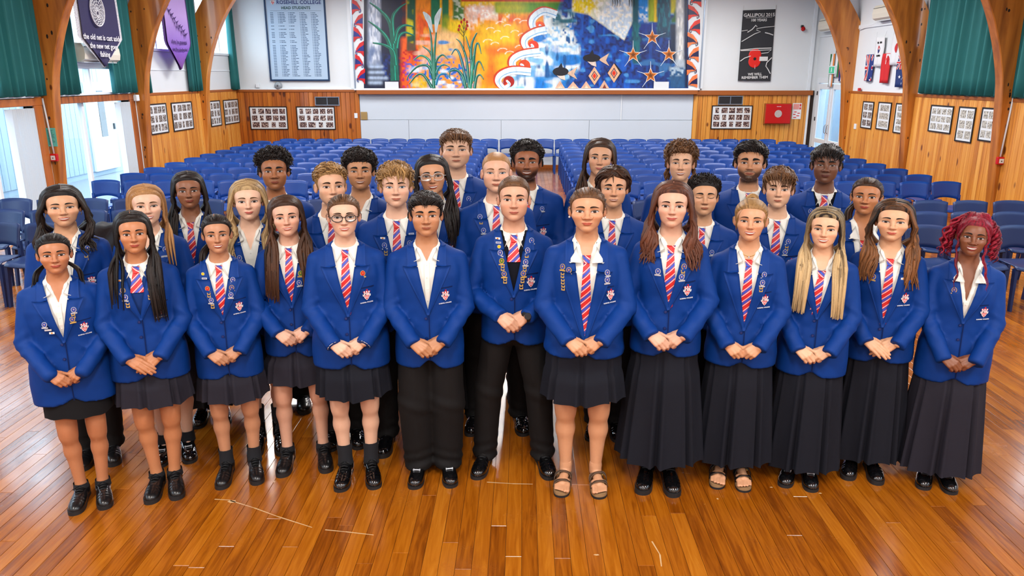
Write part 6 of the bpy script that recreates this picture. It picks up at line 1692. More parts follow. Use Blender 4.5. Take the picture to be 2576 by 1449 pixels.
def tuft_locks(p, capV, r):
    """short locks rooted on the cap, for texture and an uneven outline"""
    h = p['tuft']; N = int(h['n'] * 1.3)
    V_ = capV.copy(); V_[:, 2] -= EZ
    ok = np.nonzero((V_[:, 2] > zline(V_[:, 1], p) + h.get('above', .012)) & (V_[:, 2] > h.get('zmin', .03)))[0]
    i = r.choice(ok, N); B = V_[i]
    c = np.array([0, .018, .034]); nrm = (B - c) / np.array([.0745, .094, .083]) ** 2; nrm /= np.linalg.norm(nrm, axis=1)[:, None]
    dirn = np.array(h.get('dir', (0, -1, .2)), float)
    D = np.tile(dirn, (N, 1))
    if h.get('radial'): D = D + np.stack([np.sign(B[:, 0]) * h['radial'] * np.abs(B[:, 0]) / .07, np.zeros(N), np.zeros(N)], 1)
    D += r.standard_normal((N, 3)) * h.get('rand', .25)
    D -= nrm * (np.sum(D * nrm, 1))[:, None]; D /= np.linalg.norm(D, axis=1)[:, None] + 1e-9
    L = h['len'] * r.uniform(.6, 1.25, N)[:, None]
    lift = h.get('lift', .35)
    n = h.get('seg', 6); tt = np.linspace(0, 1, n)
    P_ = B[:, None, :] - nrm[:, None, :] * .003 + D[:, None, :] * (L[:, None, :] * tt[None, :, None]) + nrm[:, None, :] * (lift * L[:, None, :] * (np.sin(tt * math.pi * h.get('arc', .8)))[None, :, None])
    hug = h.get('hug', .5)
    if hug:
        er = np.array([.0745, .094, .083]); nb = np.linalg.norm((B - c) / er, axis=1)[:, None]; q_ = np.linalg.norm((P_ - c) / er, axis=2)
        k_ = nb / q_ + (.0 if hug == 1 else 0); P_ = c + (P_ - c) * (1 + hug * (k_ - 1))[..., None]
    cu = h.get('curl', 0)
    if cu:
        side = np.cross(D, nrm); ph = r.uniform(0, 6.28, (N, 1)); w = tt[None, :] * 2 * math.pi * h.get('turns', 1.3) + ph
        P_ += cu * (side[:, None, :] * np.sin(w)[..., None] + nrm[:, None, :] * np.cos(w)[..., None])
    hang = h.get('hang', 0.0)
    if hang: P_[..., 2] -= hang * (tt[None, :] ** 2) * (B[:, None, 1] < -.02)
    R_ = h.get('r', .0045) * (1 - .8 * tt[None, :] ** 2) * r.uniform(.7, 1.2, (N, 1))
    T_ = np.clip(.5 + .25 * r.standard_normal((N, 1)) + h.get('grad', .15) * tt[None, :], 0, 1.1)
    P_[..., 2] += EZ
    return P_, R_ * np.ones((N, n)), T_ * np.ones((N, n))

def extra_locks(p, r):
    """pony tails, buns and braids"""
    out = []
    for e in p.get('extra', ()):
        k = e['kind']
        if k == 'path':                       # a bundle of locks along one path
            N = e['n']; C0 = np.array(e['pts'], float)
            C = np.tile(C0[None], (N, 1, 1)); sp = np.linspace(e.get('s0', .3), 1, C.shape[1])
            C += r.standard_normal((N, 1, 3)) * e['spread'] * sp[None, :, None]
            n = e.get('seg', 16); P_ = spline(C, n); tt = np.linspace(0, 1, n)[None, :]
            if e.get('wave'):
                ph = r.uniform(0, 6.28, (N, 1)); w = tt * 2 * math.pi * e.get('wf', 4) + ph
                P_[..., 0] += e['wave'] * np.sin(w) * sstep(.1, .4, tt); P_[..., 1] += e['wave'] * np.cos(w) * sstep(.1, .4, tt)
            R_ = e.get('r', .005) * (1 - .8 * sstep(.7, 1, tt)) * r.uniform(.7, 1.2, (N, 1)) * np.ones((N, n))
            if e.get('beads'): R_ = R_ * (1 + .35 * np.sin(tt * 2 * math.pi * e['beads']))
            T_ = np.clip(.45 + .25 * r.standard_normal((N, 1)) + e.get('grad', 0) * tt, 0, 1.1) * np.ones((N, n))
            P_ = P_.copy(); P_[..., 2] += EZ; out.append((P_, R_, T_))
        elif k == 'bun':
            c = np.array(e['c']); N = e['n']; n = 14; tt = np.linspace(0, 1, n)[None, :]
            th0 = r.uniform(0, 6.28, (N, 1)); ph = r.uniform(-1, 1, (N, 1)); w = th0 + tt * 3.2
            rad = e['r'] * np.sqrt(1 - .8 * ph ** 2)
            P_ = np.stack([c[0] + rad * np.cos(w), c[1] + e['r'] * .8 * ph + 0 * w, c[2] + rad * np.sin(w)], -1)
            R_ = .006 * np.ones((N, n)); T_ = np.clip(.45 + .25 * r.standard_normal((N, 1)), 0, 1) * np.ones((N, n)); P_[..., 2] += EZ
            out.append((P_, R_, T_))
    return out

def build_hair(p, root):
    r = np.random.default_rng(int(p['seed'] * 1000))
    V_, Q, T = hair_cap(p)
    Vs, Qs, Ts = [], [], []; o = 0
    packs = []
    if p.get('long'): packs.append((long_locks(p, r), 5))
    if p.get('tuft'): packs.append((tuft_locks(p, V_, r), 3))
    for e in extra_locks(p, r): packs.append((e, 5))
    for (P_, R_, T_), sd in packs:
        v, q = lock_mesh(P_, R_, sd); Vs.append(v); Qs.append(q + o); o += len(v); Ts.append(np.repeat(T_.reshape(-1), sd))
    if p.get('parting') is not None:
        px, y1 = p['parting']; y = np.linspace(-.052, y1, 12); t = p['long'].get('vol', .010) + .0055 if p.get('long') else p['cap']['top'] + .0022
        c = scalp_pt(y, np.zeros(12), 1, t); c[:, 0] = px; c[:, 2] += EZ - .010 * np.abs(np.linspace(-1, 1, 12)) ** 5
        w = np.linspace(.0022, .0008, 12)[:, None] * np.array([1.0, 0, 0])
        G = np.stack([c - w, c + w], 1)
        me = shell(warp(G.reshape(-1, 3), p).reshape(G.shape), .002).mesh('parting', crease_mat2(p)); link('parting', me, root)
    cap = link('hair', np_mesh('hair', warp(V_, p), Q, p['hair'], tint=T), root); DECIM.append((cap, .30))
    if Vs:
        me = np_mesh('hair_locks', warp(np.concatenate(Vs), p), np.concatenate(Qs), p['hair'], tint=np.concatenate(Ts))
        link('hair_locks', me, cap)
    return cap
# ================================================================ clothes
ZN = 1.412
def v_half(z, p): return p['vtop'] * np.clip((z - p['vz']) / (ZN - p['vz']), 0, 1.3)
def blazer_mesh(p):
    hem = p['hem']; wm = p['wide']
    st = .0115 if p['hands'] else .0150
    f = Field(arange(-.40, .40, st), arange(-.325, .195, st), arange(hem - .03, 1.47, st))
    f.put(torso_sdf(p), (-.3, -.25, hem - .03), (.3, .25, 1.44))
    for s in (-1, 1):
        S, E, W = p['arms'][s]
        f.cap((s * .045, .024, 1.384), S + V3(-s * .012, 0, .004), .040, .046, .022)
        f.cap(S + V3(0, 0, -.006), E, .053 * p['arm'], .050 * p['arm'], .007)
        d = unit(W - E)
        cut = W - d * p.get('cuff', -.014)
        def sl(X, Y, Z, E=E, W=W, d=d, cut=cut):
            px, py, pz = X - E[0], Y - E[1], Z - E[2]; ba = W - E; L2 = ba @ ba
            t = np.clip((px * ba[0] + py * ba[1] + pz * ba[2]) / L2, 0, 1)
            r = .050 * p['arm'] + t * (.0455 - .050 * p['arm'])
            q = np.sqrt((px - t * ba[0]) ** 2 + (py - t * ba[1]) ** 2 + (pz - t * ba[2]) ** 2) - r
            return np.maximum(q, (X - cut[0]) * d[0] + (Y - cut[1]) * d[1] + (Z - cut[2]) * d[2])
        f.put(sl, np.minimum(E, W) - .06, np.maximum(E, W) + .06, .006)
    X, Y, Z = f._xyz((slice(None),) * 3)
    # creases at the elbows and a little slack everywhere
    sd = p['seed']
    wr = .0016 * n3(X, Y, Z, 26, sd)
    for s in (-1, 1):
        S, E, W = p['arms'][s]
        g = np.exp(-((X - E[0]) ** 2 + (Y - E[1]) ** 2 + (Z - E[2]) ** 2) / .0060)
        wr = wr + .0085 * g * (np.abs(np.sin(62 * (Z * .9 + s * X * .5 + Y * .3) + sd)) - .55)
        g2 = np.exp(-((X - S[0]) ** 2 + (Z - S[2] + .09) ** 2) / .006)
        wr = wr + .0030 * g2 * np.sin(60 * (s * X + .4 * Z) + sd)
        mid = (E + W) / 2
        g3 = np.exp(-((X - mid[0]) ** 2 + (Y - mid[1]) ** 2 + (Z - mid[2]) ** 2) / .006)
        wr = wr + .0062 * g3 * (np.abs(np.sin(46 * (Z - s * X * .6) + 2 * sd)) - .55)
    wr = wr + .0060 * np.exp(-((Z - p['vz'] + .04) / .10) ** 2) * (np.abs(np.sin(30 * (Z + .9 * np.abs(X)) + sd)) - .5) * sstep(.0, .12, np.abs(X))
    f.F += wr.astype(np.float32)
    # hem with rounded fronts, V opening, neck hole
    cutw = p.get('cutaway', .035)
    hz_ = hem + cutw * np.exp(-(X / .045) ** 2) * (Y < 0) + .006 * np.sin(X * 9 + sd)
    f.F = np.maximum(f.F, (hz_ - Z).astype(np.float32))
    vd = (np.abs(X) - v_half(Z, p)) * .93
    vd = np.maximum(vd, Y - .01); vd = np.maximum(vd, p['vz'] - Z)
    f.F = np.maximum(f.F, -vd.astype(np.float32))
    nk = np.sqrt(X ** 2 + (Y - .030) ** 2) - (.066 + .10 * np.clip(Z - 1.40, -.03, .1)); nk = np.maximum(nk, 1.37 - Z)
    f.F = np.maximum(f.F, -nk.astype(np.float32))
    f.F[:, :, 0] = .5; f.F[:, :, -1] = .5
    return np_mesh('blazer', *f.mesh(), 'blazer_blue')

def lapels(p, blazer):
    for s in (-1, 1):
        def strip(t0, t1, w0, w1, n, zs0, zs1, bul, name, pw=1.0):
            t = np.linspace(t0, t1, n)[:, None]; v = np.linspace(0, 1, 6)[None, :]
            z = ZN - .004 - t * (ZN - .004 - p['vz'])
            k = (t - t0) / (t1 - t0)
            w = w0 + (w1 - w0) * k ** pw
            x = v_half(z, p) - .003 + w * v
            zz = z + (zs0 + (zs1 - zs0) * k) * v
            y = front_y(x, zz, p) - .0035 - bul * np.sin(np.pi * np.clip(v, .0, 1)) - .003 * v - .003 * (1 - v) ** 2 * 0
            up = sstep(1.34, 1.41, zz) * .003
            G = stk(s * x, y - up, zz)
            shell(G, .004, flip=(s < 0)).obj(name, 'blazer_blue', blazer, smooth=True)
        strip(0.0, .255, .036, .058, 8, .0, -.012, .002, 'collar')
        strip(.275, 1.0, .082 * p.get('lapel', 1), .006, 16, .004, .0, .005, 'lapel', 1.0)
    # closed front edge below the V, and buttons
    z = np.linspace(p['vz'] + .004, p['hem'] + p.get('cutaway', .035) + .002, 12)
    x = np.full(12, .004)
    if p['hands']:
        G = np.stack([stk(x - .0015, front_y(x, z, p) - .0035, z), stk(x + .0035, front_y(x, z, p) - .0035, z)], 1)
        shell(G, .0025).obj('front_edge', 'blazer_seam', blazer)
    for zb in p.get('buttons', (p['vz'] - .012, p['vz'] - .10)):
        if zb > p['hem'] + .03: link('button', BUTTON, blazer, (-.012, float(front_y(-.012, zb, p)) - .004, zb))

BUTTON = MB().lathe([(.0, -.004), (.007, -.004), (.0085, -.002), (.0085, .002)], 12, axis='Y').mesh('button', 'button_blue')
def pocket_crest(p, blazer):
    cx, cz = p.get('crest', (.098, 1.14)); cx *= p['wide']
    x = np.linspace(cx - .046, cx + .040, 8); z = np.full(8, cz + .050) + .004 * (x - cx) / .05
    G = np.stack([stk(x, front_y(x, z, p) - .002, z), stk(x, front_y(x, z - .005, p) - .002, z - .005)], 1)
    shell(G, .003).obj('pocket', 'blazer_seam', blazer)
    ang = slope(cx, cz, p)
    cy = float(front_y(cx, cz, p)) - .005
    link('crest', CREST, blazer, (cx, cy, cz), (0, 0, ang), (.95, 1, .95))
    tx, tz = cx - .002, cz - .040
    link('crest_lettering', CREST_TXT, blazer, (tx, float(front_y(tx, tz, p)) - .0055, tz), (0, -.06, slope(tx, tz, p)))
def slope(x, z, p):
    d = .012; return math.atan2(float(front_y(x + d, z, p) - front_y(x - d, z, p)), 2 * d)

def crest_mesh():
    mb = MB()
    def poly(pts, mi, y): mb.add([(a, y, b) for a, b in pts] + [(a, .001, b) for a, b in pts], [tuple(range(len(pts)))] + [(i, (i + 1) % len(pts), len(pts) + (i + 1) % len(pts), len(pts) + i)[::-1] for i in range(len(pts))], mi)
    S = lambda k, dz=0: [(-.017 * k, .016 * k + dz), (.017 * k, .016 * k + dz), (.017 * k, -.004 * k + dz), (.010 * k, -.018 * k + dz), (0, -.027 * k + dz), (-.010 * k, -.018 * k + dz), (-.017 * k, -.004 * k + dz)]
    poly(S(1.0), 0, -.001); poly(S(.86), 1, -.0016)
    for x0, c0 in ((-.0135, 0), (.0010, 0)): poly([(x0, .001), (x0 + .0125, .001), (x0 + .0125, .0125), (x0, .0125)], c0, -.0022)
    poly([(-.0105, .003), (-.004, .003), (-.004, .0105), (-.0105, .0105)], 2, -.0028); poly([(.004, .0068), (.0072, .0035), (.0104, .0068), (.0072, .0105)], 1, -.0028)
    for z0 in (-.0035, -.0105): poly([(-.0125 - z0 * -.25, z0), (-.004, z0 - .0012), (.004, z0), (.0115 + z0 * .3, z0 - .0012), (.0105 + z0 * .3, z0 - .0042), (.004, z0 - .003), (-.004, z0 - .0042), (-.0115 - z0 * -.3, z0 - .003)], 0, -.0022)
    poly([(-.020, .018), (-.022, .026), (-.010, .022), (-.005, .030), (.0, .024), (.006, .031), (.010, .022), (.022, .027), (.020, .018)], 1, -.0012)
    for cx in (-.014, .014, 0): poly([(cx - .004, .019), (cx + .004, .019), (cx + .003, .027), (cx - .003, .027)], 0, -.002)
    poly([(-.002, .031), (.006, .031), (.007, .037), (.0, .038)], 1, -.0012)
    poly([(-.019, .006), (-.024, .010), (-.023, -.002), (-.019, -.004)], 0, -.0012); poly([(.019, .006), (.024, .010), (.023, -.002), (.019, -.004)], 0, -.0012)
    return mb.mesh('crest', ['enamel_white', 'enamel_red', 'knit_navy'])
CREST = crest_mesh()
link('emblem', CREST, hb, (-.52, -.034, .70), None, (2.4, 1, 2.4))
CREST_TXT = text_mesh('ROSEHILL COLLEGE', .0082, 'thread_white', bold=.0002)

def badge_mesh(kind):
    mb = MB(); M_ = ['gold' if kind in 'gbor' else 'silver', {'g': 'enamel_blue', 's': 'enamel_blue', 'b': 'enamel_green', 'o': 'enamel_red'}.get(kind, 'enamel_blue'), 'enamel_white', 'enamel_red', 'enamel_orange', 'enamel_yellow']
    def disc(cx, cz, rx, rz, y, mi, n=14): mb.add([(cx + rx * math.cos(a), yy, cz + rz * math.sin(a)) for yy in (y, 0) for a in np.arange(n) * 2 * math.pi / n], [tuple(range(n))] + [(i, n + i, n + (i + 1) % n, (i + 1) % n) for i in range(n)], mi)
    def rect(x0, z0, x1, z1, y, mi): mb.box(x0, y, z0, x1, 0, z1, mi)
    if kind in 'gsbo':
        disc(0, .004, .0125, .0145, -.003, 0); disc(0, .005, .0095, .0115, -.0038, 1); disc(0, .006, .0034, .0048, -.0045, 0, 8); disc(0, .006, .0016, .0022, -.005, 3, 6)
        rect(-.0145, -.0165, .0145, -.0105, -.0036, 0); rect(-.006, -.012, .006, -.008, -.003, 0)
    elif kind == 'r':                        # hanging name bars on links
        for k in range(2):
            z = -.004 - .018 * k
            rect(-.011, z - .003, .011, z + .003, -.003, 0); disc(-.009, z + .007, .003, .004, -.0025, 0, 8); disc(.009, z + .007, .003, .004, -.0025, 0, 8)
    elif kind == 'p': rect(-.012, -.005, .012, .005, -.0025, 2); disc(0, 0, .005, .0035, -.003, 4, 8)
    elif kind == 'y': disc(0, 0, .009, .009, -.0025, 0); disc(0, 0, .0075, .0075, -.003, 5)
    elif kind == 'w': rect(-.013, -.004, .013, .004, -.0025, 2); rect(-.011, -.0015, .011, .0015, -.003, 1)
    elif kind == 'n': rect(-.016, -.0045, .016, .0045, -.0025, 0)
    return mb.mesh('badge', M_)
BADGE = {k: badge_mesh(k) for k in 'gsborpywn'}
def badges(p, blazer):
    for b in p.get('badges', ()):
        k, x, z = b[:3]
        link('badge', BADGE[k], blazer, (x * p['wide'], float(front_y(x * p['wide'], z, p)) - .0125, z), (0, random.uniform(-.12, .12) if k in 'gsb' else (b[3] if len(b) > 3 else 0), slope(x * p['wide'], z, p)), (1.12, 1.12, 1.12) if k != 'r' else (.88, 1, .88))

def shirt(p, root):
    st = .012
    f = Field(arange(-.13, .13, st), arange(-.19, .12, st), arange(.98 if not p.get('open') else .80, 1.46, .010))
    f.put(torso_sdf(p, -.011), (-.3, -.25, .78), (.3, .25, 1.415))
    f.cap((0, .031, 1.37), (0, .032, 1.425), .062, .0570, .02)
    X, Y, Z = f._xyz((slice(None),) * 3)
    f.F = np.maximum(f.F, (Z - (1.402 + (Y + .03) * .62)).astype(np.float32))
    f.F += (.0015 * n3(X, Y, Z, 40, p['seed'] + 4) + .0012 * np.sin(120 * X + 4 * np.sin(Z * 14 + p['seed']))).astype(np.float32) * (Z < 1.35)
    if p['collar'] != 'closed':
        oz = p['open_z']
        vd = (np.abs(X) - .044 * np.clip((Z - oz) / (1.42 - oz), 0, 1.4)); vd = np.maximum(vd, Y + .002); vd = np.maximum(vd, oz - Z)
        f.F = np.maximum(f.F, -vd.astype(np.float32))
    f.F[:, :, 0] = .5; f.F[:, :, -1] = .5; f.F[:, -1] = .5
    o = link('shirt', np_mesh('shirt', *f.mesh(), 'shirt_white'), root)
    big = p['collar'] == 'big'
    for s in (-1, 1):
        thf = {'closed': .13, 'open': .52, 'big': .55}[p['collar']]
        th = np.linspace(math.pi, thf, 16)[:, None]; v = np.linspace(0, 1, 5)[None, :]
        w = ((math.pi - th) / (math.pi - thf)) ** 2.2
        R = .0580 + (.008 if p['collar'] != 'closed' else 0)
        tx, ty, tz = R * np.sin(th), .031 - R * np.cos(th), 1.446 - .046 * (1 + np.cos(th)) / 2 - (.010 if p['collar'] != 'closed' else 0) * w
        ax_, az_ = {'closed': (.010, 1.394), 'open': (.032, 1.352), 'big': (.026, 1.316)}[p['collar']]
        az_ = max(az_, p['open_z'] - .02) if p['collar'] != 'closed' else az_
        w1 = w ** .8
        tx = tx * (1 - w1) + w1 * ax_; tz = tz * (1 - w1) + w1 * az_; ty = ty * (1 - w1) + w1 * (front_y(ax_, az_, p, -.011) - .005)
        tipx, tipz = {'closed': (.050, 1.332), 'open': (.070, 1.338), 'big': (.090, 1.318)}[p['collar']]
        r2 = R + .012; bx, by, bz = r2 * np.sin(th), .031 - r2 * np.cos(th), tz - .036
        k = w ** 1.1
        bx = bx * (1 - k) + tipx * k; bz = bz * (1 - k) + tipz * k; by = by * (1 - k) + front_y(tipx, tipz, p) * k
        x = tx + (bx - tx) * v; y = ty + (by - ty) * v; z = tz + (bz - tz) * v
        y = y - .006 * np.sin(np.pi * v * .85)
        if big:
            k2 = sstep(.10, .40, w); y = y * (1 - k2) + (front_y(x, z, p) - .0215 - .003 * v) * k2
        else:
            op_ = p['collar'] == 'open'
            lim = front_y(x, z, p, 0 if op_ else -.011) - (.012 if op_ else .004)
            y = np.where(w > .25, np.minimum(y, lim + (1 - w) * .03), y)
        shell(stk(s * x, y, z), .0025, flip=(s > 0)).obj('collar', 'shirt_white', o, smooth=True)
    if p['collar'] != 'closed' or not p['tie']:
        z = np.linspace(p.get('open_z', 1.37) - .003, p['vz'] + .01, 10); x = np.zeros(10)
        if z[0] > z[-1] + .03:
            G = np.stack([stk(x - .013, front_y(x - .013, z, p, -.011) - .002, z), stk(x + .013, front_y(x + .013, z, p, -.011) - .002, z)], 1)
            shell(G, .003).obj('placket', 'shirt_white', o)
            for zb in np.arange(z[0] - .015, z[-1], -.065): link('button', SBUTTON, o, (0, float(front_y(0, zb, p, -.011)) - .0055, float(zb)))
    return o
SBUTTON = MB().lathe([(.0, -.0015), (.004, -.0015), (.005, .001)], 10, axis='Y').mesh('button', 'pearl')

def tie(p, root):
    o = -.011; dz = p.get('tie_z', 0.0)          # loose ties hang lower
    kz = 1.378 + dz
    end = max(p['tie_end'], p['vz'] + .004) if not p.get('open') else p['tie_end']
    if p.get('jumper'): end = p.get('jz', 1.25) + .004
    out = p.get('tie_out', False)
    n = 26; t = np.linspace(0, 1, n)[:, None]; v = np.linspace(-1, 1, 5)[None, :]
    z = kz - .018 - t * (kz - .018 - end)
    wd = .0135 + (.036 - .0135) * t ** .8
    tipk = np.clip((t - .955) / .045, 0, 1) * (0 if p.get('jumper') else 1); wd = wd * (1 - tipk * .98)
    x = v * wd + p.get('tie_x', 0.0) * t
    yb = front_y(x, z, p, o) - .005 if not out else np.where(z > p['vz'] + .06, front_y(x, z, p, o) - .006, front_y(x, z, p, .0) - .008)
    y = yb - .004 * (1 - v ** 2)
    blade = shell(stk(x, y, z), .003).obj('tie', 'tie_stripe', root, smooth=True)
    t = np.linspace(0, 1, 6)[:, None]
    zk = kz + .014 - .038 * t; wk = (.0205 - .0075 * t) * (1 - .12 * np.sin(np.pi * t))
    x = v * wk + 0 * zk; y = front_y(x, zk, p, o) - .006 - .010 * (1 - v ** 2) * (1 - .3 * t)
    shell(stk(x, y, zk), .004).obj('knot', 'tie_knot', blade, smooth=True)
    if dz < -.2:                                # band running up to the collar
        for s in (-1, 1):
            t = np.linspace(0, 1, 7)[:, None]; vv = np.linspace(-1, 1, 3)[None, :]
            zc = kz + .008 + (1.40 - kz) * t + .008 * vv; xc = s * (.012 + .040 * t) + 0 * vv
            shell(stk(xc, front_y(xc, zc, p, o) - .004 - .002 * t, zc), .002, flip=s > 0).obj('band', 'tie_stripe', blade, smooth=True)

def jumper(p, root):
    st = .0105; m = p['jumper']
    f = Field(arange(-.20, .20, st), arange(-.19, .05, st), arange(.95, 1.42, st))
    f.put(torso_sdf(p, -.0065), (-.3, -.25, .9), (.3, .25, 1.42))
    X, Y, Z = f._xyz((slice(None),) * 3)
    jz = p.get('jz', 1.25)
    vd = (np.abs(X) - .060 * (Z - jz) / (1.41 - jz)); vd = np.maximum(vd, jz - Z)
    f.F = np.maximum(f.F, -vd.astype(np.float32)); f.F[:, :, 0] = .5; f.F[:, -1] = .5; f.F[:, :, -1] = .5
    link('jumper', np_mesh('jumper', *f.mesh(), m), root)

def skirt(p, root):
    hem, m = p['skirt_hem'], p['skirt_mat']; long_ = hem < .3
    nu = 160; nz = 14
    th = np.arange(nu) * 2 * math.pi / nu
    zz = np.linspace(.98, hem, nz); k = (np.linspace(0, 1, nz)) ** (.8)
    A0, B0 = .158 * p['wide'], .118 * p['deep']
    A1, B1 = (.218, .172) if long_ else ((.212, .158) if not p.get('pencil') else (.172, .130))
    if p.get('skirt_w'): A1 *= p['skirt_w']; B1 *= p['skirt_w']
    n = p.get('pleats', 8)
    fr = (th * n / (2 * math.pi) + .5 + (p['seed'] % .3)) % 1.0; ph = fr * 2 * math.pi
    sq = -1.15 * np.exp(-((fr - .5) / .085) ** 2) + .22 * np.cos(ph) * -1 + .35 * np.exp(-((fr - .36) / .07) ** 2) + .30 * np.exp(-((fr - .64) / .07) ** 2)
    amp = (0.0 if p.get('pencil') else (.046 if long_ else .026))
    G = np.zeros((nu, nz, 3))
    for j in range(nz):
        a, b = A0 + (A1 - A0) * k[j], B0 + (B1 - B0) * k[j]
        if zz[j] > hem + .02 and zz[j] > .70: a, b = min(a, float(np.interp(zz[j], TZ, TA_F)) * p['wide'] - .012), min(b, float(np.interp(zz[j], TZ, TB_F)) * p['deep'] - .010)
        am = amp * np.clip((.86 - zz[j]) / (.86 - hem + 1e-6), 0, 1) ** .8
        r = 1 + 0 * th
        rad = am * sq
        G[:, j, 0] = (a + rad) * np.cos(th); G[:, j, 1] = TYC + (b + rad) * np.sin(th)
        G[:, j, 2] = zz[j] + (.006 * np.sin(th * 3 + p['seed']) + .004 * np.sin(ph)) * k[j]
    mb = MB(); mb.grid(G, 0, closed_u=True, flip=False)
    # a turned hem gives the cloth an edge
    E = G[:, -1:].repeat(2, 1).copy(); E[:, 1, :2] *= .965; E[:, 1, 2] += .004
    mb.grid(np.concatenate([E, (E[:, 1:] * np.array([.97, .97, 1]) + np.array([0, 0, .10]))], 1), 0, closed_u=True)
    mb.obj('skirt', m, root, smooth=True)

def trousers(p, root):
    st = .0115 if p['hands'] else .016; sx = p['stance']; wd = p.get('trw', 1.0)
    f = Field(arange(-.34, .34, st), arange(-.19, .19, st), arange(.02, 1.0, st))
    f.put(torso_sdf(p, -.014), (-.3, -.3, .84), (.3, .3, 1.0))
    f.F[:, :, :np.searchsorted(f.z, .80)] = .5
    f.ell((0, .012, .86), (.172 * p['wide'], .124 * p['deep'], .10), .03)
    ox = p.get('legx', 0.0)
    for s in (-1, 1):
        hip, kn, an = V3(s * .086 * p['wide'], .012, .84), V3(s * (.045 + sx * .58), -.002, .47), V3(s * sx, .026, .05)
        f.cap(hip, kn, .098 * p['wide'], .078 * wd, .025); f.cap(kn, an, .078 * wd, .068 * wd, .02)
        f.cap(an, V3(s * sx, -.02, .035), .062 * wd, .055 * wd, .03)
    X, Y, Z = f._xyz((slice(None),) * 3)
    f.F += (.0050 * np.exp(-(np.clip(Z - .09, 0, 1) / .09) ** 2) * np.sin(95 * (Z + .25 * np.abs(X) + .2 * Y) + p['seed']) + .0030 * np.exp(-((Z - .47) / .07) ** 2) * np.sin(70 * (Z + .4 * X)) + .0015 * n3(X, Y, Z, 22, p['seed'])
            - .0035 * np.exp(-((np.abs(X) - (.045 + sx * .58)) / .010) ** 2) * (Y < 0) * (Z < .75)).astype(np.float32)
    f.F = np.maximum(f.F, .045 - Z); f.F[:, :, -1] = .5; f.F[:, :, 0] = .5
    link('trousers', np_mesh('trousers', *f.mesh(), p.get('trm', 'trouser_black')), root)

# ---------------------------------------------------------------- footwear, one mesh set per style
SHOES = {}
def shoe_set(kind):
    if kind in SHOES: return SHOES[kind]
    parts = []
    out = [(-.030, .072), (-.036, .050), (-.035, .0), (-.040, -.06), (-.047, -.11), (-.046, -.15), (-.036, -.185), (-.015, -.200), (.012, -.198), (.034, -.180), (.044, -.15), (.046, -.11), (.040, -.06), (.034, .0), (.035, .050), (.028, .072), (.0, .082)]
    P = smooth_poly(out + [out[0]], 3)[:-1]
    if kind == 'sandal' or kind == 'sandal_black':
        strap = 'sandal_brown' if kind == 'sandal' else 'sandal_black'
        mb = MB(); mb.prism([tuple(q) for q in P[::-1]], 'Z', 0, .012); parts.append(('sole', mb.mesh('sole', 'sole_black')))
        mb = MB(); mb.prism([tuple(q * .985) for q in P[::-1]], 'Z', .012, .028); parts.append(('footbed', mb.mesh('footbed', 'cork')))
        for y0, h in ((-.040, .056), (-.105, .038)):
            t = np.linspace(-1, 1, 13)[:, None]; v = np.linspace(-1, 1, 3)[None, :]
            G = stk(.047 * np.sin(t * 1.45) / math.sin(1.45) + 0 * v, y0 + .027 * v + 0 * t + .012 * t, .024 + h * np.cos(t * 1.5) ** .7 - .010 * v * np.cos(t * 1.5))
            parts.append(('strap', shell(G, .004, flip=False).mesh('strap', strap, True)))
            mb = MB(); mb.bevbox(.020, y0 - .014, .024 + h * .74, .030, y0 + .014, .024 + h * .84, .002); parts.append(('buckle', mb.mesh('buckle', 'gold')))
        SHOES[kind] = parts; return parts
    f = Field(arange(-.06, .06, .0045), arange(-.215, .10, .0045), arange(0, .20 if kind == 'boot' else .125, .0045))
    f.ell((0, -.135, .030), (.045, .066, .036), .015)
    f.ell((.002, -.08, .034), (.041, .08, .038), .02)
    f.cap((0, -.085, .042), (0, .0, .056), .030, .037, .03)
    f.ell((0, .035, .045), (.036, .044, .055), .02)
    top = {'boot': .150, 'sneaker': .076, 'loafer': .066}.get(kind, .074)
    f.cap((0, .022, .05), (0, .028, top), .040, .041, .02)
    X, Y, Z = f._xyz((slice(None),) * 3)
    f.F = np.maximum(f.F, .012 - Z)
    f.F = np.maximum(f.F, (Z - top - .25 * np.clip(-Y - .0, -.02, .1) * 0))
    if kind in ('sneaker', 'oxford', 'boot'):
        f.F += (.0012 * np.sin(Y * 260) * np.exp(-((Y + .12) / .03) ** 2) * (Z > .04)).astype(np.float32)
    m = 'shoe_patent' if kind in ('oxford', 'boot', 'loafer') else 'shoe_black'
    parts.append(('upper', np_mesh('upper', *f.mesh(), m)))
    mb = MB(); h = .026 if kind in ('sneaker', 'boot') else .018
    mb.prism([tuple(q * (1.03 if kind == 'boot' else 1.01)) for q in P[::-1]], 'Z', 0, h); parts.append(('sole', mb.mesh('sole', 'sole_black')))
    if kind == 'loafer':
        mb = MB(); mb.bevbox(-.020, -.100, .068, .020, -.090, .074, .002); mb.bevbox(-.022, -.102, .066, -.014, -.088, .076, .002); mb.bevbox(.014, -.102, .066, .022, -.088, .076, .002)
        parts.append(('buckle', mb.mesh('buckle', 'silver')))
    else:
        mb = MB()
        for i in range(4):
            y = -.088 + i * .021; z = .074 + i * .0062
            mb.tube([(-.022, y, z - .008), (0, y - .003, z), (.022, y + .006, z - .007)], .0028, 5)
            mb.tube([(.022, y, z - .008), (0, y - .003, z + .001), (-.022, y + .006, z - .007)], .0028, 5)
        mb.tube([(0, -.012, .098), (-.02, -.034, .100), (-.038, -.034, .086), (-.02, -.018, .094), (0, -.012, .097)], .0026, 5)
        mb.tube([(0, -.012, .098), (.02, -.034, .100), (.040, -.030, .084), (.02, -.018, .094), (0, -.012, .097)], .0026, 5)
        parts.append(('lace', mb.mesh('lace', 'lace_black', True)))
    SHOES[kind] = parts; return parts

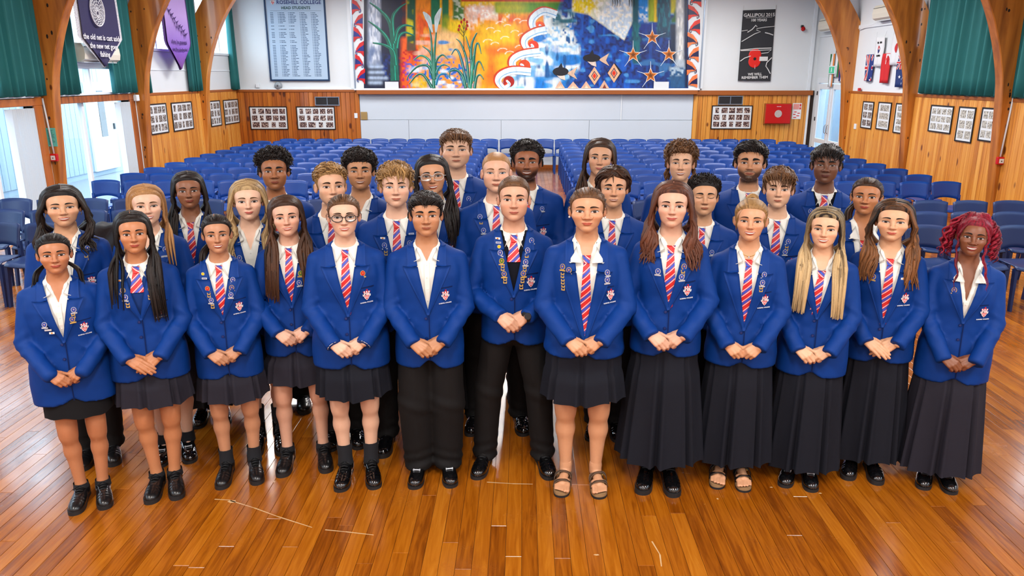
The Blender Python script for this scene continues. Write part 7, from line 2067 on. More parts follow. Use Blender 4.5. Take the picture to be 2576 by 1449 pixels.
def footwear(p, root):
    kind = p['shoe']
    for s in (-1, 1):
        loc = (s * p['stance'], .0, 0); rot = (0, 0, s * p.get('toeout', .12))
        if kind.startswith('sandal'): loc = (s * p['stance'] * 1.06 + s * .006, .018, 0); rot = (0, 0, s * .05)
        sh = None
        for nm, me in shoe_set(kind):
            if sh is None:
                sh = link('sandal' if kind.startswith('sandal') else 'boot' if kind == 'boot' else 'shoe', me, root, loc, rot, (1 if s > 0 else -1, 1, 1) if False else None)
            else: link(nm, me, sh)
        if p.get('sock'):
            z = np.linspace(.06, p['sock'], 6); n = 14; a = np.arange(n) * 2 * math.pi / n
            r = np.interp(z, [.06, .12, .20, .3], [.047, .0415, .047, .058]) * p['leg']
            kx = lambda zz: s * (p['stance'] + (.045 + p['stance'] * .55 - p['stance']) * np.clip((zz - .085) / .39, 0, 1))
            G = np.stack([stk(kx(z) + r * math.cos(t), .023 + .010 * np.clip((z - .085) / .15, 0, 1) + r * math.sin(t), z) for t in a])
            MB().grid(G, 0, closed_u=True).obj('sock', 'sock_black', root, smooth=True)

# ---------------------------------------------------------------- small things people wear
def glasses(p, root):
    m = p['glasses']; mb = MB(); W_ = lambda P: warp(np.asarray(P, float), p)
    big = 1.22 if m == 'glasses_clear' else 1.12
    g = None
    for s in (-1, 1):
        a = np.linspace(0, 2 * math.pi, 25); P = stk(s * .0325 + .0235 * big * np.cos(a), -.099 + .25 * (np.abs(s * .0325 + .0235 * big * np.cos(a)) - .01) ** 2 * 10 * .5, EZ - .004 + .0195 * big * np.sin(a))
        mb.tube(W_(P), .0026 if m == 'glasses_dark' else .0017, 6)
        mb.tube(W_([(s * .056, -.092, EZ + .003), (s * .072, -.06, EZ + .002), (s * .079, .0, EZ + .0), (s * .079, .02, EZ - .008)]), .0016, 6)
    mb.tube(W_([(-.010, -.101, EZ + .002), (0, -.104, EZ + .004), (.010, -.101, EZ + .002)]), .0017, 6)
    g = mb.obj('glasses', m, root, smooth=True)
    for s in (-1, 1):
        a = np.linspace(0, 2 * math.pi, 25)[:-1]; P = stk(s * .0325 + .0232 * big * np.cos(a), np.full(24, -.0985), EZ - .004 + .0192 * big * np.sin(a))
        MB().add(W_(P), [tuple(range(24))]).obj('lens', 'lens', g)
def earrings(p, root):
    for s in (-1, 1):
        c = warp(np.array([(s * .0815, .006, EZ - .040)]), p)[0]
        if p['earring'] == 'pearl': MB().lathe([(.0, -.0055), (.004, -.004), (.0055, 0), (.004, .004), (.0, .0055)], 10, tuple(c + V3(0, -.008, 0))).obj('earring', 'pearl', root, smooth=True)
        else:
            a = np.linspace(0, 2 * math.pi, 17); MB().tube(stk(c[0] + .003 * np.sin(a), c[1] - .004 + .006 * np.cos(a), c[2] - .007 + .009 * np.sin(a)), .0014, 5).obj('earring', 'gold', root, smooth=True)
def necklace(p, root):
    m, zc = p['necklace']
    t = np.linspace(-1, 1, 21); x = .052 * t; z = 1.405 - (1.405 - zc) * (1 - t ** 2) ** .9
    off = -.0225
    P = stk(x, front_y(x, z, p, off) - .004, z)
    o = MB().tube(P, .0014 if m != 'cord_black' else .0016, 5).obj('necklace', m, root, smooth=True)
    if m == 'cord_black':
        mb = MB(); mb.lathe([(.0, -.024), (.007, -.020), (.0115, -.010), (.009, .0), (.004, .008), (.0, .012)], 12); mb.v = [(a, b * .45, c) for a, b, c in mb.v]
        mb.v = [(a, b + float(front_y(0, zc - .014, p, off)) - .009, c + zc - .012) for a, b, c in mb.v]; mb.obj('pendant', 'greenstone', o, smooth=True)
    else:
        mb = MB(); mb.lathe([(.0, -.007), (.004, -.003), (.004, .003), (.0, .006)], 8); mb.v = [(a, b * .5 + float(front_y(0, zc, p, off)) - .006, c + zc - .006) for a, b, c in mb.v]; mb.obj('pendant', 'silver', o, smooth=True)

# ================================================================ one person
DEF = dict(sex='F', wide=1.0, deep=1.0, arm=1.0, leg=1.0, fw=1.0, fl=1.0, jaw=0.0, cheek=0.0, nosew=0.0, nosel=0.0, hs=1.0, smile=.5, mouth_open=0.0, lip=1.0, eye=1.0, tilt=1.0, closed=False, gaze=0.0, iris='iris_brown',
           brow=1.0, brow_z=0.0, yaw=0.0, pitch=0.0, roll=0.0, blush=1.0, beard=0.0, hand_style='clasp', hand_z=.86, hem=.75, vz=1.10, vtop=.072, tie=True, tie_end=1.02, collar='closed', open_z=1.30, stance=.065, hands=True, shoe='sneaker',
           skirt_hem=.50, skirt_mat='skirt_grey', lower='skirt', cap=dict(top=.010, side=.006, noise=.001, nl=.03), hair='hair_black')
def build_person(p0, X, Y, h, label, yawf=.72):
    p = dict(DEF); p.update(p0)
    p['fw'] *= 1.05; p['fl'] *= .89; p['hs'] *= 1.035
    if p['sex'] == 'F': p['jaw'] -= .11; p['eye'] *= 1.22; p['brow'] *= .82; p['lip'] *= 1.08; p['fl'] *= .985; p['nosew'] -= .06
    else: p['jaw'] -= .03; p['eye'] *= 1.06
    p['zs'], p['drop'] = (.93, .020) if p['sex'] == 'F' else (.955, .012)
    TOT = 1.715 - p['drop'] - (1 - p['zs']) * .23; q = TOT / 1.715
    for k_ in ('hem', 'hand_z', 'vz', 'skirt_hem', 'tie_end'): p[k_] *= q
    p['arms'] = arm_pose(p)
    p['yaw'] += -(1 - yawf) * .9 * math.atan2(X, Y)
    p['brow_mat'] = p.get('brow_mat') or p['hair']; p['crease'] = crease_mat(p)
    sc = h / TOT
    root = empty('person', (X, Y, 0), (0, 0, -yawf * math.atan2(X, Y) + p.get('turn', 0)), scale=(sc, sc, sc), label=label, cat='person', group=p['row'])
    body = link('body', body_mesh(p), root); DECIM.append((body, .50 if p['hands'] else .42))
    face_parts(p, body)
    build_hair(p, root)
    bl = link('blazer', blazer_mesh(p), root)
    lapels(p, bl)
    if p.get('has_crest', True): pocket_crest(p, bl)
    badges(p, bl)
    shirt(p, root)
    if p.get('jumper'): jumper(p, root)
    if p['tie']: tie(p, root)
    if p['lower'] == 'skirt': skirt(p, root)
    else: trousers(p, root)
    footwear(p, root)
    if p.get('glasses'): glasses(p, root)
    if p.get('earring'): earrings(p, root)
    if p.get('necklace'): necklace(p, root)
    if p.get('cuffs'):
        for s in (-1, 1):
            S, E, W = p['arms'][s]; d = unit(W - E)
            MB().tube([W - d * .03, W + d * .012], .038, 14, cap=True).obj('cuff', 'shirt_white', root, smooth=False)
    if p.get('watch'):
        S, E, W = p['arms'][1]; d = unit(W - E)
        o = MB().tube([W - d * .004, W + d * .016], .031, 16).obj('watch', 'cord_black', root, smooth=True)
        c = W + d * .006 + V3(.004, -.030, .010); MB().lathe([(.0, -.006), (.017, -.006), (.019, -.003), (.019, .006)], 16, tuple(c), 'Y').obj('watch_face', 'dark_slot', o, smooth=False)
    return root
# ================================================================ the group: thirty-three people in three rows
def cap_(top=.010, side=.006, noise=.0008, nl=.03, **k): return dict(top=top, side=side, noise=noise, nl=nl, **k)
BACK = cap_(.007, .005, .0005, .03, flow='back')
LONG = cap_(.010, .008, .0006, .03)
def lng(end, front, **k): return dict(end=end if isinstance(end, tuple) else (end, end), front=front, **k)
PONY = dict(kind='path', n=26, spread=.012, pts=[(0, .105, .02), (0, .135, -.02), (.0, .130, -.10), (.0, .13, -.20), (0, .12, -.30)], r=.008)
def side_tail(s, z=-.20): return dict(kind='path', n=14, spread=.008, pts=[(s * .03, .10, -.06), (s * .075, .07, -.10), (s * .105, .03, -.135), (s * .125, -.005, z)], r=.007)
F_, S_, T_ = 'front row of students', 'middle row of students', 'back row of students'
def lap(k, z, vz, s, dx=.032, vtop=.066):
    return (k, s * (vtop * max(z - vz, 0) / (1.412 - vz) + dx), z)
PEOPLE = {
 1: dict(sex='F', skin=(187, 122, 84), hair='hair_black', cap=BACK, extra=[side_tail(-1), side_tail(1)], collar='open', tie=False, vz=1.09, hem=.69, hand_z=.87, cuff=-.035, wide=1.14, deep=1.05, lower='skirt', skirt_mat='skirt_black', pencil=True, skirt_hem=.60, skirt_w=1.08,
         shoe='sneaker', sock=.105, smile=.65, cheek=.04, badges=[lap('s', 1.185, 1.09, -1, .05), lap('n', 1.155, 1.09, -1, .045), lap('p', 1.135, 1.09, -1, .035), lap('s', 1.255, 1.09, 1), lap('r', 1.232, 1.09, 1), lap('g', 1.200, 1.09, 1)], stance=.06, blush=.5),
 2: dict(sex='F', skin=(189, 124, 84), hair='hair_black', cap=LONG, long=lng((1.16, 1.10), (.06, .50), tint=-.15), parting=(-.004, .03), tie=True, jumper='knit_blue', vz=1.12, hem=.74, hand_z=.86, hand_style='flat', wide=1.06, skirt_mat='skirt_grey', skirt_hem=.585, shoe='sneaker', sock=.10,
         smile=.55, fw=.95, earring='pearl', badges=[lap('p', 1.325, 1.12, -1), lap('g', 1.270, 1.12, -1), lap('s', 1.232, 1.12, -1), lap('r', 1.200, 1.12, -1), lap('b', 1.265, 1.12, 1), lap('r', 1.235, 1.12, 1)], stance=.05, blush=.5),
 3: dict(sex='F', skin=(190, 134, 100), hair='hair_black', cap=BACK, parting=(-.006, .04), extra=[dict(PONY, pts=[(0, .10, -.03), (-.05, .08, -.09), (-.085, .04, -.14), (-.095, .0, -.20)])], vz=1.09, hem=.70, hand_z=.855, wide=.98, skirt_hem=.55, shoe='sneaker', sock=.17, smile=.8, mouth_open=.7, fw=.95,
         badges=[lap('y', 1.350, 1.09, -1, .036), lap('w', 1.325, 1.09, -1, .034), lap('o', 1.265, 1.09, -1), lap('r', 1.240, 1.09, -1), lap('s', 1.195, 1.09, -1), lap('r', 1.172, 1.09, -1), lap('s', 1.305, 1.09, 1), lap('g', 1.262, 1.09, 1), lap('s', 1.220, 1.09, 1)], stance=.085, blush=.5),
 4: dict(sex='F', skin=(217, 165, 138), hair='hair_darkbrown', cap=LONG, long=lng((1.10, 1.14), (.58, .55), wave=.005, wf=2.2, grad=.25), parting=(.0, .03), vz=1.07, hem=.75, hand_z=.885, wide=.92, skirt_hem=.575, shoe='sneaker', sock=.11, smile=.75, mouth_open=.45, badges=[lap('b', 1.250, 1.07, 1), lap('s', 1.195, 1.07, 1)], stance=.11, roll=-.05, has_crest=False),
 5: dict(sex='F', skin=(221, 174, 146), hair='hair_brown', cap=BACK, parting=(.0, .03), glasses='glasses_dark', vz=1.05, hem=.725, hand_z=.86, cuffs=True, wide=1.08, skirt_mat='skirt_navy', skirt_hem=.545, shoe='oxford', sock=.20, smile=.7, mouth_open=.5, badges=[lap('o', 1.265, 1.05, 1, .045)], stance=.075),
 6: dict(sex='M', skin=(190, 132, 94), hair='hair_black', cap=cap_(.020, .008, .002, .02, add=[(0, -.058, .084, .056, .026, .020)]), tuft=dict(n=240, len=.040, dir=(.0, -1, -.05), rand=.14, lift=.10, hang=.004), collar='open', open_z=1.33, tie=False, vz=1.05, hem=.72, cutaway=.055, hand_z=.855, wide=1.0,
         lower='trousers', trw=1.28, shoe='loafer', smile=.15, lip=1.1, brow=1.15, beard=.16, jawbeard=.1, hairline=-.012, stance=.085, nosew=.12, blush=.5, fw=1.02, buttons=(1.015, .90)),
 7: dict(sex='M', skin=(214, 160, 130), hair='hair_brown', cap=cap_(.009, .0035, .0006, .02), tuft=dict(n=150, len=.014, dir=(0, -1, .0), rand=.2, lift=.2, r=.0028), jumper='knit_navy', jz=1.25, vz=1.075, hem=.79, hand_z=.935, wrist_x=.075, watch=True, wide=.94, lower='trousers', shoe='oxford', stance=.172, toeout=.2, smile=.2, brow=1.1, beard=.22, jawbeard=.12, fl=1.03, jaw=.03,
         badges=[lap('p', 1.375, 1.075, -1), lap('w', 1.355, 1.075, -1), lap('y', 1.335, 1.075, -1), lap('s', 1.300, 1.075, -1), lap('b', 1.258, 1.075, -1), lap('r', 1.232, 1.075, -1), lap('g', 1.188, 1.075, -1), lap('r', 1.162, 1.075, -1), lap('s', 1.360, 1.075, 1, .045), lap('s', 1.312, 1.075, 1), lap('r', 1.285, 1.075, 1), lap('s', 1.252, 1.075, 1), lap('r', 1.228, 1.075, 1), lap('g', 1.190, 1.075, 1), lap('r', 1.165, 1.075, 1), lap('r', 1.13, 1.075, 1)], buttons=(1.05, .94)),
 8: dict(sex='F', skin=(208, 150, 112), hair='hair_brown', cap=BACK, parting=(.0, .035), collar='big', open_z=1.27, tie=True, tie_z=-.045, tie_end=.93, vz=.90, vtop=.074, open=True, hem=.81, hand_z=.885, wide=1.08, deep=1.08, arm=1.1, skirt_mat='skirt_navy', skirt_hem=.55, skirt_w=1.08, leg=1.14, shoe='sandal', stance=.085, smile=.45, fw=1.06, cheek=.08, nosew=.22, lip=1.15, brow=1.25, earring='pearl', necklace=('cord_black', 1.325),
         badges=[('g', -.112, 1.285), ('r', -.112, 1.255), ('r', -.110, 1.222), ('r', -.108, 1.190), ('g', -.082, 1.272), ('s', .098, 1.262), ('s', .098, 1.225)], crest=(.118, 1.14), buttons=()),
 9: dict(sex='F', skin=(219, 167, 139), hair='hair_auburn', cap=LONG, long=lng((1.30, 1.28), (.60, .62), wave=.013, wf=3.0, grad=.1, width=.012, vol=.012), parting=(.0, .03), vz=1.06, hem=.795, hand_z=.885, wide=.94, skirt_mat='skirt_navy', skirt_hem=.155, skirt_w=1.08, shoe='boot', stance=.062, smile=.65, earring='hoop', necklace=('gold', 1.36), open_z=1.34, collar='open', tie_z=-.022, badges=[lap('s', 1.240, 1.06, -1), lap('g', 1.268, 1.06, 1), lap('r', 1.245, 1.06, 1), lap('s', 1.215, 1.06, 1)]),
 10: dict(sex='F', skin=(212, 154, 116), hair='hair_sand', cap=cap_(.010, .006, .001, .02, flow='back'), extra=[dict(kind='bun', c=(0, .085, .115), r=.028, n=30), dict(kind='path', n=4, spread=.004, pts=[(-.040, -.062, .068), (-.058, -.058, .03), (-.066, -.045, -.02), (-.070, -.035, -.06)], r=.0022), dict(kind='path', n=4, spread=.004, pts=[(.040, -.062, .068), (.058, -.058, .03), (.066, -.045, -.02), (.070, -.035, -.05)], r=.0022)],
          brow_mat='hair_brown', vz=.985, hem=.76, hand_z=.862, hand_style='meet', wide=1.0, collar='open', open_z=1.31, tie_z=-.03, skirt_mat='skirt_navy', skirt_hem=.14, shoe='sandal_black', stance=.058, smile=.85, mouth_open=.7, necklace=('gold', 1.375), badges=[lap('s', 1.285, .985, 1, .035), lap('s', 1.243, .985, 1, .035), lap('r', 1.218, .985, 1, .035)]),
 11: dict(sex='F', skin=(227, 174, 138), hair='hair_ombre', cap=cap_(.010, .008, .0006, .03, tint=-.2), long=lng((1.09, 1.07), (.60, .60), grad=.75, tint=-.25, blunt=True, n=60), parting=(.0, .03), collar='open', open_z=1.28, tie_z=-.055, tie_x=-.03, vz=1.08, hem=.715, hand_z=.852, wide=1.0, skirt_mat='skirt_navy', skirt_hem=.095, shoe='loafer', stance=.055, smile=.9, mouth_open=.8, fw=.99, necklace=('silver', 1.335), has_crest=False, turn=-.05, brow_mat='hair_darkbrown', earring='pearl'),
 12: dict(sex='F', skin=(221, 167, 129), hair='hair_ombre_brown', cap=cap_(.012, .010, .0008, .03, tint=-.2), long=lng((1.25, 1.22), (.66, .60), wave=.011, wf=2.6, grad=.55, tint=-.2, width=.014, vol=.014), parting=(.004, .03), collar='open', open_z=1.30, tie_z=-.03, tie_end=.97, vz=.985, hem=.76, hand_z=.858, hand_style='flat', wide=1.0, skirt_mat='skirt_navy', skirt_hem=.11, shoe='boot', stance=.06, smile=.35, fw=1.05, cheek=.08, eye=.85, necklace=('silver', 1.35), brow_mat='hair_darkbrown',
          badges=[lap('g', 1.255, .985, -1, .04), lap('g', 1.300, .985, 1, .035), lap('p', 1.262, .985, 1, .03)]),
 13: dict(sex='F', skin=(132, 80, 54), hair='hair_red', cap=cap_(.014, .012, .0026, .012, flow='up'), vz=1.09, hem=.70, hand_z=.83, cuff=-.02, wide=1.02, collar='big', open_z=1.20, tie=False, skirt_mat='skirt_grey', skirt_hem=.095, skirt_w=1.08, shoe='loafer', stance=.055, smile=.85, mouth_open=.75, lip=1.35, nosew=.2, fw=.97, blush=.2, brow_mat='hair_black', lipc=(150, 66, 58), roll=.06, turn=.04, badges=[lap('g', 1.262, 1.09, -1, .036)],
          extra=[dict(kind='path', n=22, spread=.016, pts=[(s * .02, .03, .130), (s * .075, .035, .095), (s * .112, .02, .02), (s * .125, .01, -.07), (s * .118, .0, -.13)], r=.0075, wave=.010, wf=5, seg=34, beads=9) for s in (-1, 1)] +
                [dict(kind='path', n=1, spread=.0015, pts=[(x, -.068 + abs(x) * .75, .082 - abs(x) * .65), (x * .92, -.030 + abs(x) * .3, .118 - abs(x) * .35), (x * .6, .03, .138), (x * .2, .085, .122)], r=.0078, beads=10, seg=22) for x in np.linspace(-.074, .074, 17)] +
                [dict(kind='path', n=3, spread=.004, pts=[(s * .035, -.060, .085), (s * .066, -.075, .03), (s * .076, -.070, -.05), (s * .070, -.080, -.13), (s * .075, -.128, -.22), (s * .085, -.150, -.30)], r=.0045, wave=.005, wf=5, seg=40, beads=16) for s in (-1, 1)] +
                [dict(kind='path', n=20, spread=.020, pts=[(0, .075, .115), (0, .125, .04), (0, .125, -.06), (0, .115, -.15)], r=.009, wave=.010, wf=5, seg=30, beads=9)]),
 14: dict(sex='F', skin=(213, 159, 122), hair='hair_black', cap=cap_(.013, .012, .001, .03), long=lng((1.31, 1.32), (.30, .30), wave=.015, wf=3.0, width=.022, vol=.014, grad=.3), parting=(.004, .02), collar='open', open_z=1.27, tie=False, vz=1.10, wide=1.10, lower='trousers', shoe='sneaker', smile=.7, mouth_open=.6, fw=1.05, cheek=.06, eye=.9, earring='hoop', badges=[lap('s', 1.330, 1.10, 1, .05), lap('r', 1.29, 1.10, 1, .05)]),
 15: dict(sex='F', skin=(227, 178, 150), hair='hair_ginger', cap=cap_(.009, .006, .0006, .03, flow='back'), long=lng(1.22, (.06, .06), sweep=.05, backend=1.24), collar='open', open_z=1.29, tie=False, vz=1.12, wide=1.0, shoe='loafer', smile=.8, mouth_open=.7, badges=[lap('s', 1.318, 1.12, 1, .04), lap('n', 1.285, 1.12, 1, .042)], earring='pearl', brow_mat='hair_sand', skirt_hem=.5, sock=.13, yaw=.05, lipc=(196, 104, 92)),
 16: dict(sex='F', skin=(146, 94, 66), hair='hair_black', cap=LONG, long=lng((1.2, 1.15), (.28, .12), wave=.006, width=.006), parting=(.004, .03), vz=1.10, wide=.95, skirt_mat='skirt_black', skirt_hem=.12, shoe='oxford', smile=.55, blush=.2, lip=1.15, has_crest=False, earring='hoop', collar='open', open_z=1.31, tie_z=-.02),
 17: dict(sex='F', skin=(227, 180, 152), hair='hair_blond', cap=cap_(.012, .010, .0008, .03), long=lng((1.27, 1.25), (.62, .62), wave=.014, wf=2.8, width=.012, vol=.014, grad=.15), parting=(.0, .03), collar='open', open_z=1.29, tie=False, vz=1.10, wide=.95, shoe='boot', smile=.5, badges=[lap('s', 1.25, 1.10, -1)], brow_mat='hair_sand', skirt_hem=.5, sock=.25),
 18: dict(sex='M', skin=(219, 167, 134), hair='hair_sand', cap=cap_(.022, .005, .002, .02), tuft=dict(n=230, len=.034, dir=(.25, -.9, .3), rand=.22, lift=.30), vz=1.10, wide=1.0, lower='trousers', shoe='oxford', smile=.05, yaw=.12, brow_mat='hair_brown', brow=1.1, has_crest=False),
 19: dict(sex='M', skin=(223, 172, 143), hair='hair_sand', cap=cap_(.026, .010, .004, .022, add=[(0, -.055, .090, .058, .032, .024)]), tuft=dict(n=260, len=.052, dir=(.35, -1, -.05), rand=.30, lift=.22, curl=.0022, hang=.020), vz=1.08, wide=1.0, lower='trousers', shoe='boot', smile=.25, brow_mat='hair_brown', iris='iris_blue', badges=[lap('p', 1.305, 1.08, -1), lap('s', 1.262, 1.08, -1), lap('r', 1.232, 1.08, -1), lap('w', 1.325, 1.08, 1), lap('s', 1.270, 1.08, 1), lap('b', 1.225, 1.08, 1)], stance=.11, has_crest=False, hairline=-.010),
 20: dict(sex='F', skin=(204, 146, 108), hair='hair_black', cap=LONG, long=lng((1.2, 1.18), (.25, .62), wave=.007, width=.010), parting=(.0, .03), vz=1.10, wide=.95, glasses='glasses_clear', smile=.9, mouth_open=.7, earring='hoop', skirt_mat='skirt_black', skirt_hem=.12, tie=False, shoe='oxford', roll=-.05),
 21: dict(sex='M', skin=(225, 171, 141), hair='hair_ginger', cap=cap_(.0035, .001, .0004, .01), vz=1.10, wide=1.0, lower='trousers', shoe='oxford', smile=.2, eye=.8, brow_mat='hair_ginger', brow=.8, iris='iris_blue', badges=[lap('s', 1.330, 1.10, -1, .045), lap('r', 1.30, 1.10, -1, .045), lap('s', 1.255, 1.10, -1, .04), lap('r', 1.225, 1.10, -1, .038)], jaw=.06, scalp=.25, scalpc=(150, 100, 60), has_crest=False, stance=.14),
 22: dict(sex='M', skin=(212, 154, 116), hair='hair_darkbrown', cap=cap_(.022, .014, .0025, .03, part=0.0, add=[(.036, -.05, .080, .036, .030, .022), (-.036, -.05, .080, .036, .030, .022)]), tuft=dict(n=260, len=.070, dir=(0, .35, -.35), radial=1.2, rand=.10, lift=.05, hug=.85, r=.006, seg=8, zmin=.0), vz=1.10, wide=1.0, lower='trousers', shoe='oxford', smile=.35, mouth_open=.35, brow=1.25, has_crest=False, yaw=.05),
 23: dict(sex='M', skin=(206, 152, 114), hair='hair_black', cap=cap_(.018, .007, .003, .015), tuft=dict(n=260, len=.030, dir=(.1, -.5, .9), rand=.35, lift=1.1, r=.0036, arc=.5), vz=1.10, wide=1.0, lower='trousers', shoe='oxford', smile=.0, closed=True, eye=.7, brow=1.0, yaw=.10, badges=[lap('s', 1.25, 1.10, 1)], has_crest=False),
 24: dict(sex='M', skin=(219, 169, 136), hair='hair_brown', cap=cap_(.024, .009, .003, .02, add=[(0, -.058, .082, .058, .028, .022)]), tuft=dict(n=260, len=.052, dir=(.25, -1, -.1), rand=.22, lift=.15, hang=.020), vz=1.09, wide=.98, lower='trousers', shoe='oxford', smile=.05, brow=1.25, badges=[lap('s', 1.275, 1.09, 1), lap('r', 1.248, 1.09, 1), lap('s', 1.212, 1.09, 1)], has_crest=True, fw=.96, hairline=-.014),
 25: dict(sex='F', skin=(189, 122, 79), hair='hair_darkbrown', cap=BACK, parting=(.004, .03), extra=[dict(PONY, pts=[(0, .10, -.02), (-.05, .08, -.06), (-.085, .05, -.12), (-.095, .04, -.20), (-.09, .03, -.27)])], collar='big', open_z=1.22, tie=True, tie_z=-.085, vz=1.02, vtop=.085, wide=.98, smile=.35, fw=1.03, nosew=.2, lip=1.15, earring='hoop', skirt_mat='skirt_black', skirt_hem=.12, shoe='oxford', blush=.3, has_crest=False, yaw=-.06),
 26: dict(sex='M', skin=(165, 104, 66), hair='hair_black', cap=cap_(.030, .010, .006, .024, add=[(0, -.045, .100, .060, .040, .026)]), tuft=dict(n=300, len=.034, dir=(0, -.4, .8), rand=.8, lift=.8, curl=.006, turns=1.6), vz=1.10, wide=1.04, lower='trousers', shoe='sneaker', smile=.15, lip=1.2, brow=1.3, beard=.45, jawbeard=.35, nosew=.2, fl=1.03, blush=.2, has_crest=False),
 27: dict(sex='M', skin=(190, 132, 92), hair='hair_black', cap=cap_(.028, .012, .005, .022, add=[(0, -.062, .085, .058, .032, .024)]), tuft=dict(n=280, len=.034, dir=(.1, -.9, .2), rand=.7, lift=.5, curl=.005, hang=.010), collar='open', open_z=1.33, tie=False, vz=1.12, wide=1.0, lower='trousers', shoe='oxford', smile=.6, mouth_open=.5, brow=1.3, nosew=.15, has_crest=False, beard=.12, hairline=-.012, blush=.4),
 28: dict(sex='M', skin=(221, 171, 139), hair='hair_brown', cap=cap_(.020, .007, .0018, .02, add=[(0, -.058, .083, .056, .024, .018)]), tuft=dict(n=230, len=.042, dir=(.12, -1, -.1), rand=.14, lift=.10, hang=.010), vz=1.10, wide=1.13, deep=1.12, lower='trousers', shoe='sneaker', smile=.02, fw=1.08, jaw=.08, cheek=.06, beard=.30, jawbeard=.15, has_crest=False, badges=[lap('s', 1.280, 1.10, 1, .03)], hairline=-.010, eye=.85, hs=1.02),
 29: dict(sex='M', skin=(154, 93, 60), hair='hair_black', cap=cap_(.024, .009, .005, .018), tuft=dict(n=300, len=.022, dir=(0, -.6, .5), rand=.9, lift=.6, curl=.005, turns=1.5, r=.0045), vz=1.10, wide=1.10, lower='trousers', shoe='sneaker', smile=.75, mouth_open=.5, brow=1.5, beard=.97, badges=[lap('s', 1.29, 1.10, 1, .05)], blush=.1, fw=1.02, hs=1.02),
 30: dict(sex='F', skin=(212, 156, 120), hair='hair_darkbrown', cap=LONG, long=lng((1.28, 1.25), (.30, .12), width=.006, tint=-.1), parting=(.0, .03), vz=1.10, wide=1.0, smile=.45, tie=False, collar='open', skirt_mat='skirt_black', skirt_hem=.12, shoe='oxford', has_crest=False, fw=.97, tilt=2.0, lipc=(186, 100, 88), roll=.05),
 31: dict(sex='M', skin=(221, 169, 134), hair='hair_brown', cap=cap_(.030, .012, .006, .024, add=[(0, -.060, .086, .060, .034, .026)]), tuft=dict(n=280, len=.042, dir=(.0, -1, -.05), rand=.7, lift=.45, curl=.006, turns=1.4, hang=.014), extra=[dict(kind='path', n=10, spread=.008, pts=[(s * .06, .06, .0), (s * .082, .055, -.05), (s * .085, .045, -.10), (s * .080, .035, -.13)], r=.0055, wave=.007, wf=2, seg=16) for s in (-1, 1)], collar='open', open_z=1.33, tie=False, vz=1.12, wide=.98, lower='trousers', shoe='oxford', smile=.8, mouth_open=.55, fw=.95, has_crest=False),
 32: dict(sex='M', skin=(196, 138, 100), hair='hair_black', cap=cap_(.026, .010, .002, .02, add=[(0, -.055, .090, .058, .028, .022)]), tuft=dict(n=240, len=.045, dir=(.35, -.9, .05), rand=.18, lift=.18), vz=1.10, wide=1.10, lower='trousers', shoe='oxford', smile=.1, brow=1.6, beard=.95, fw=1.03, hs=1.02, has_crest=False, blush=.3),
 33: dict(sex='M', skin=(118, 74, 52), hair='hair_black', cap=cap_(.022, .009, .0018, .02, add=[(0, -.060, .082, .058, .026, .020)]), tuft=dict(n=260, len=.048, dir=(.1, -1, -.1), rand=.16, lift=.12, hang=.016), jumper='knit_navy', jz=1.27, vz=1.10, wide=1.02, lower='trousers', shoe='oxford', smile=.35, eye=.6, brow=1.2, beard=.35, jawbeard=.4, nosew=.2, lip=1.15, blush=.1, has_crest=False, badges=[lap('s', 1.290, 1.10, -1, .035), lap('r', 1.262, 1.10, -1, .033), lap('r', 1.232, 1.10, -1, .03), lap('n', 1.315, 1.10, 1, .035), lap('s', 1.280, 1.10, 1, .035)], hairline=-.014, fl=1.02),
}
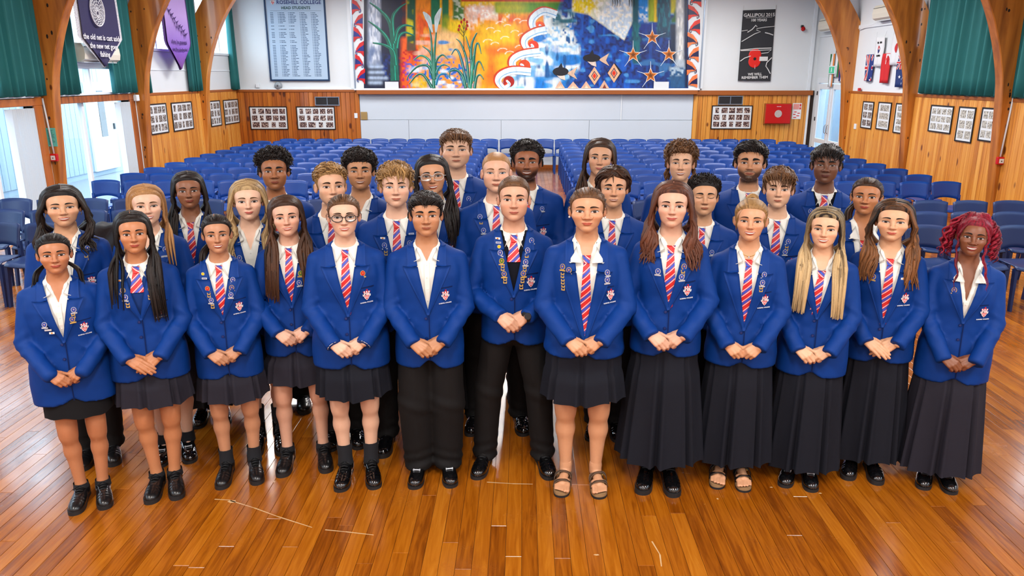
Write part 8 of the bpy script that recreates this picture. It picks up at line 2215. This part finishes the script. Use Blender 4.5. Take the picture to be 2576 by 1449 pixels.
PLACE = {1: (-2.375, 3.71, 1.48), 2: (-2.02, 3.83, 1.57), 3: (-1.65, 3.99, 1.53), 4: (-1.31, 4.14, 1.605), 5: (-.955, 3.98, 1.64), 6: (-.52, 4.01, 1.645), 7: (-.05, 4.12, 1.72), 8: (.335, 3.91, 1.69), 9: (.785, 3.96, 1.71), 10: (1.21, 3.99, 1.62), 11: (1.615, 4.01, 1.57), 12: (2.015, 4.10, 1.595), 13: (2.39, 3.99, 1.53),
         14: (-2.59, 4.19, 1.65), 15: (-2.14, 4.24, 1.65), 16: (-2.12, 4.76, 1.66), 17: (-1.60, 4.36, 1.66), 18: (-1.14, 4.46, 1.74), 19: (-.74, 4.39, 1.75), 20: (-.56, 4.72, 1.77), 21: (-.165, 4.68, 1.80), 22: (.545, 4.60, 1.71), 23: (1.09, 4.58, 1.66), 24: (1.56, 4.64, 1.70), 25: (2.10, 4.64, 1.65),
         26: (-1.63, 4.96, 1.77), 27: (-1.07, 4.97, 1.77), 28: (-.475, 5.42, 1.87), 29: (.025, 5.24, 1.80), 30: (.52, 5.24, 1.83), 31: (1.075, 5.22, 1.80), 32: (1.545, 5.22, 1.80), 33: (2.05, 5.19, 1.79)}
ROWS = [(F_, range(1, 14), 'front row'), (S_, (14, 15, 16, 17, 18, 19, 20, 21, 22, 23, 24, 25), 'middle row'), (T_, (26, 27, 28, 29, 30, 31, 32, 33), 'back row')]
def outfit(p):
    d = dict(DEF); d.update(p)
    low = 'dark trousers' if d['lower'] == 'trousers' else ('long dark skirt' if d['skirt_hem'] < .3 else 'knee-length dark skirt')
    if d['lower'] != 'trousers' and d.get('pencil'): low = 'short black skirt'
    ti = 'striped tie' if d['tie'] else 'open white collar'
    if d.get('glasses'): ti = 'glasses'
    return low, ti
SLICK = dict(n=200, len=.085, dir=(0, 1, .15), rand=.06, lift=.0, r=.0024, above=.004, zmin=.0, grad=.0, hug=1.0, seg=8)
for q_ in PEOPLE.values():
    if q_['cap'] is BACK: q_['tuft'] = SLICK
WHO = globals().get('WHO') or sorted(PEOPLE)
for grp, ids, nm in ROWS:
    for i, k in enumerate(ids):
        if k not in WHO: continue
        p = dict(PEOPLE[k]); p['row'] = grp; p['seed'] = p.get('seed', 1.0 + .37 * k)
        X, Y, h = PLACE[k]
        if nm != 'front row': p['hands'] = False
        p['pitch'] = p.get('pitch', 0) - .09
        low, ti = outfit(p)
        lab = 'person in blue blazer, %s and %s, %s, %s from left' % ((ti, low, nm, ORD[i]) if nm == 'front row' else (ti, 'blue collar' if False else 'badge' if p.get('badges') else 'plain lapels', nm, ORD[i]))
        build_person(p, X, Y, h, lab)
apply_decimation()
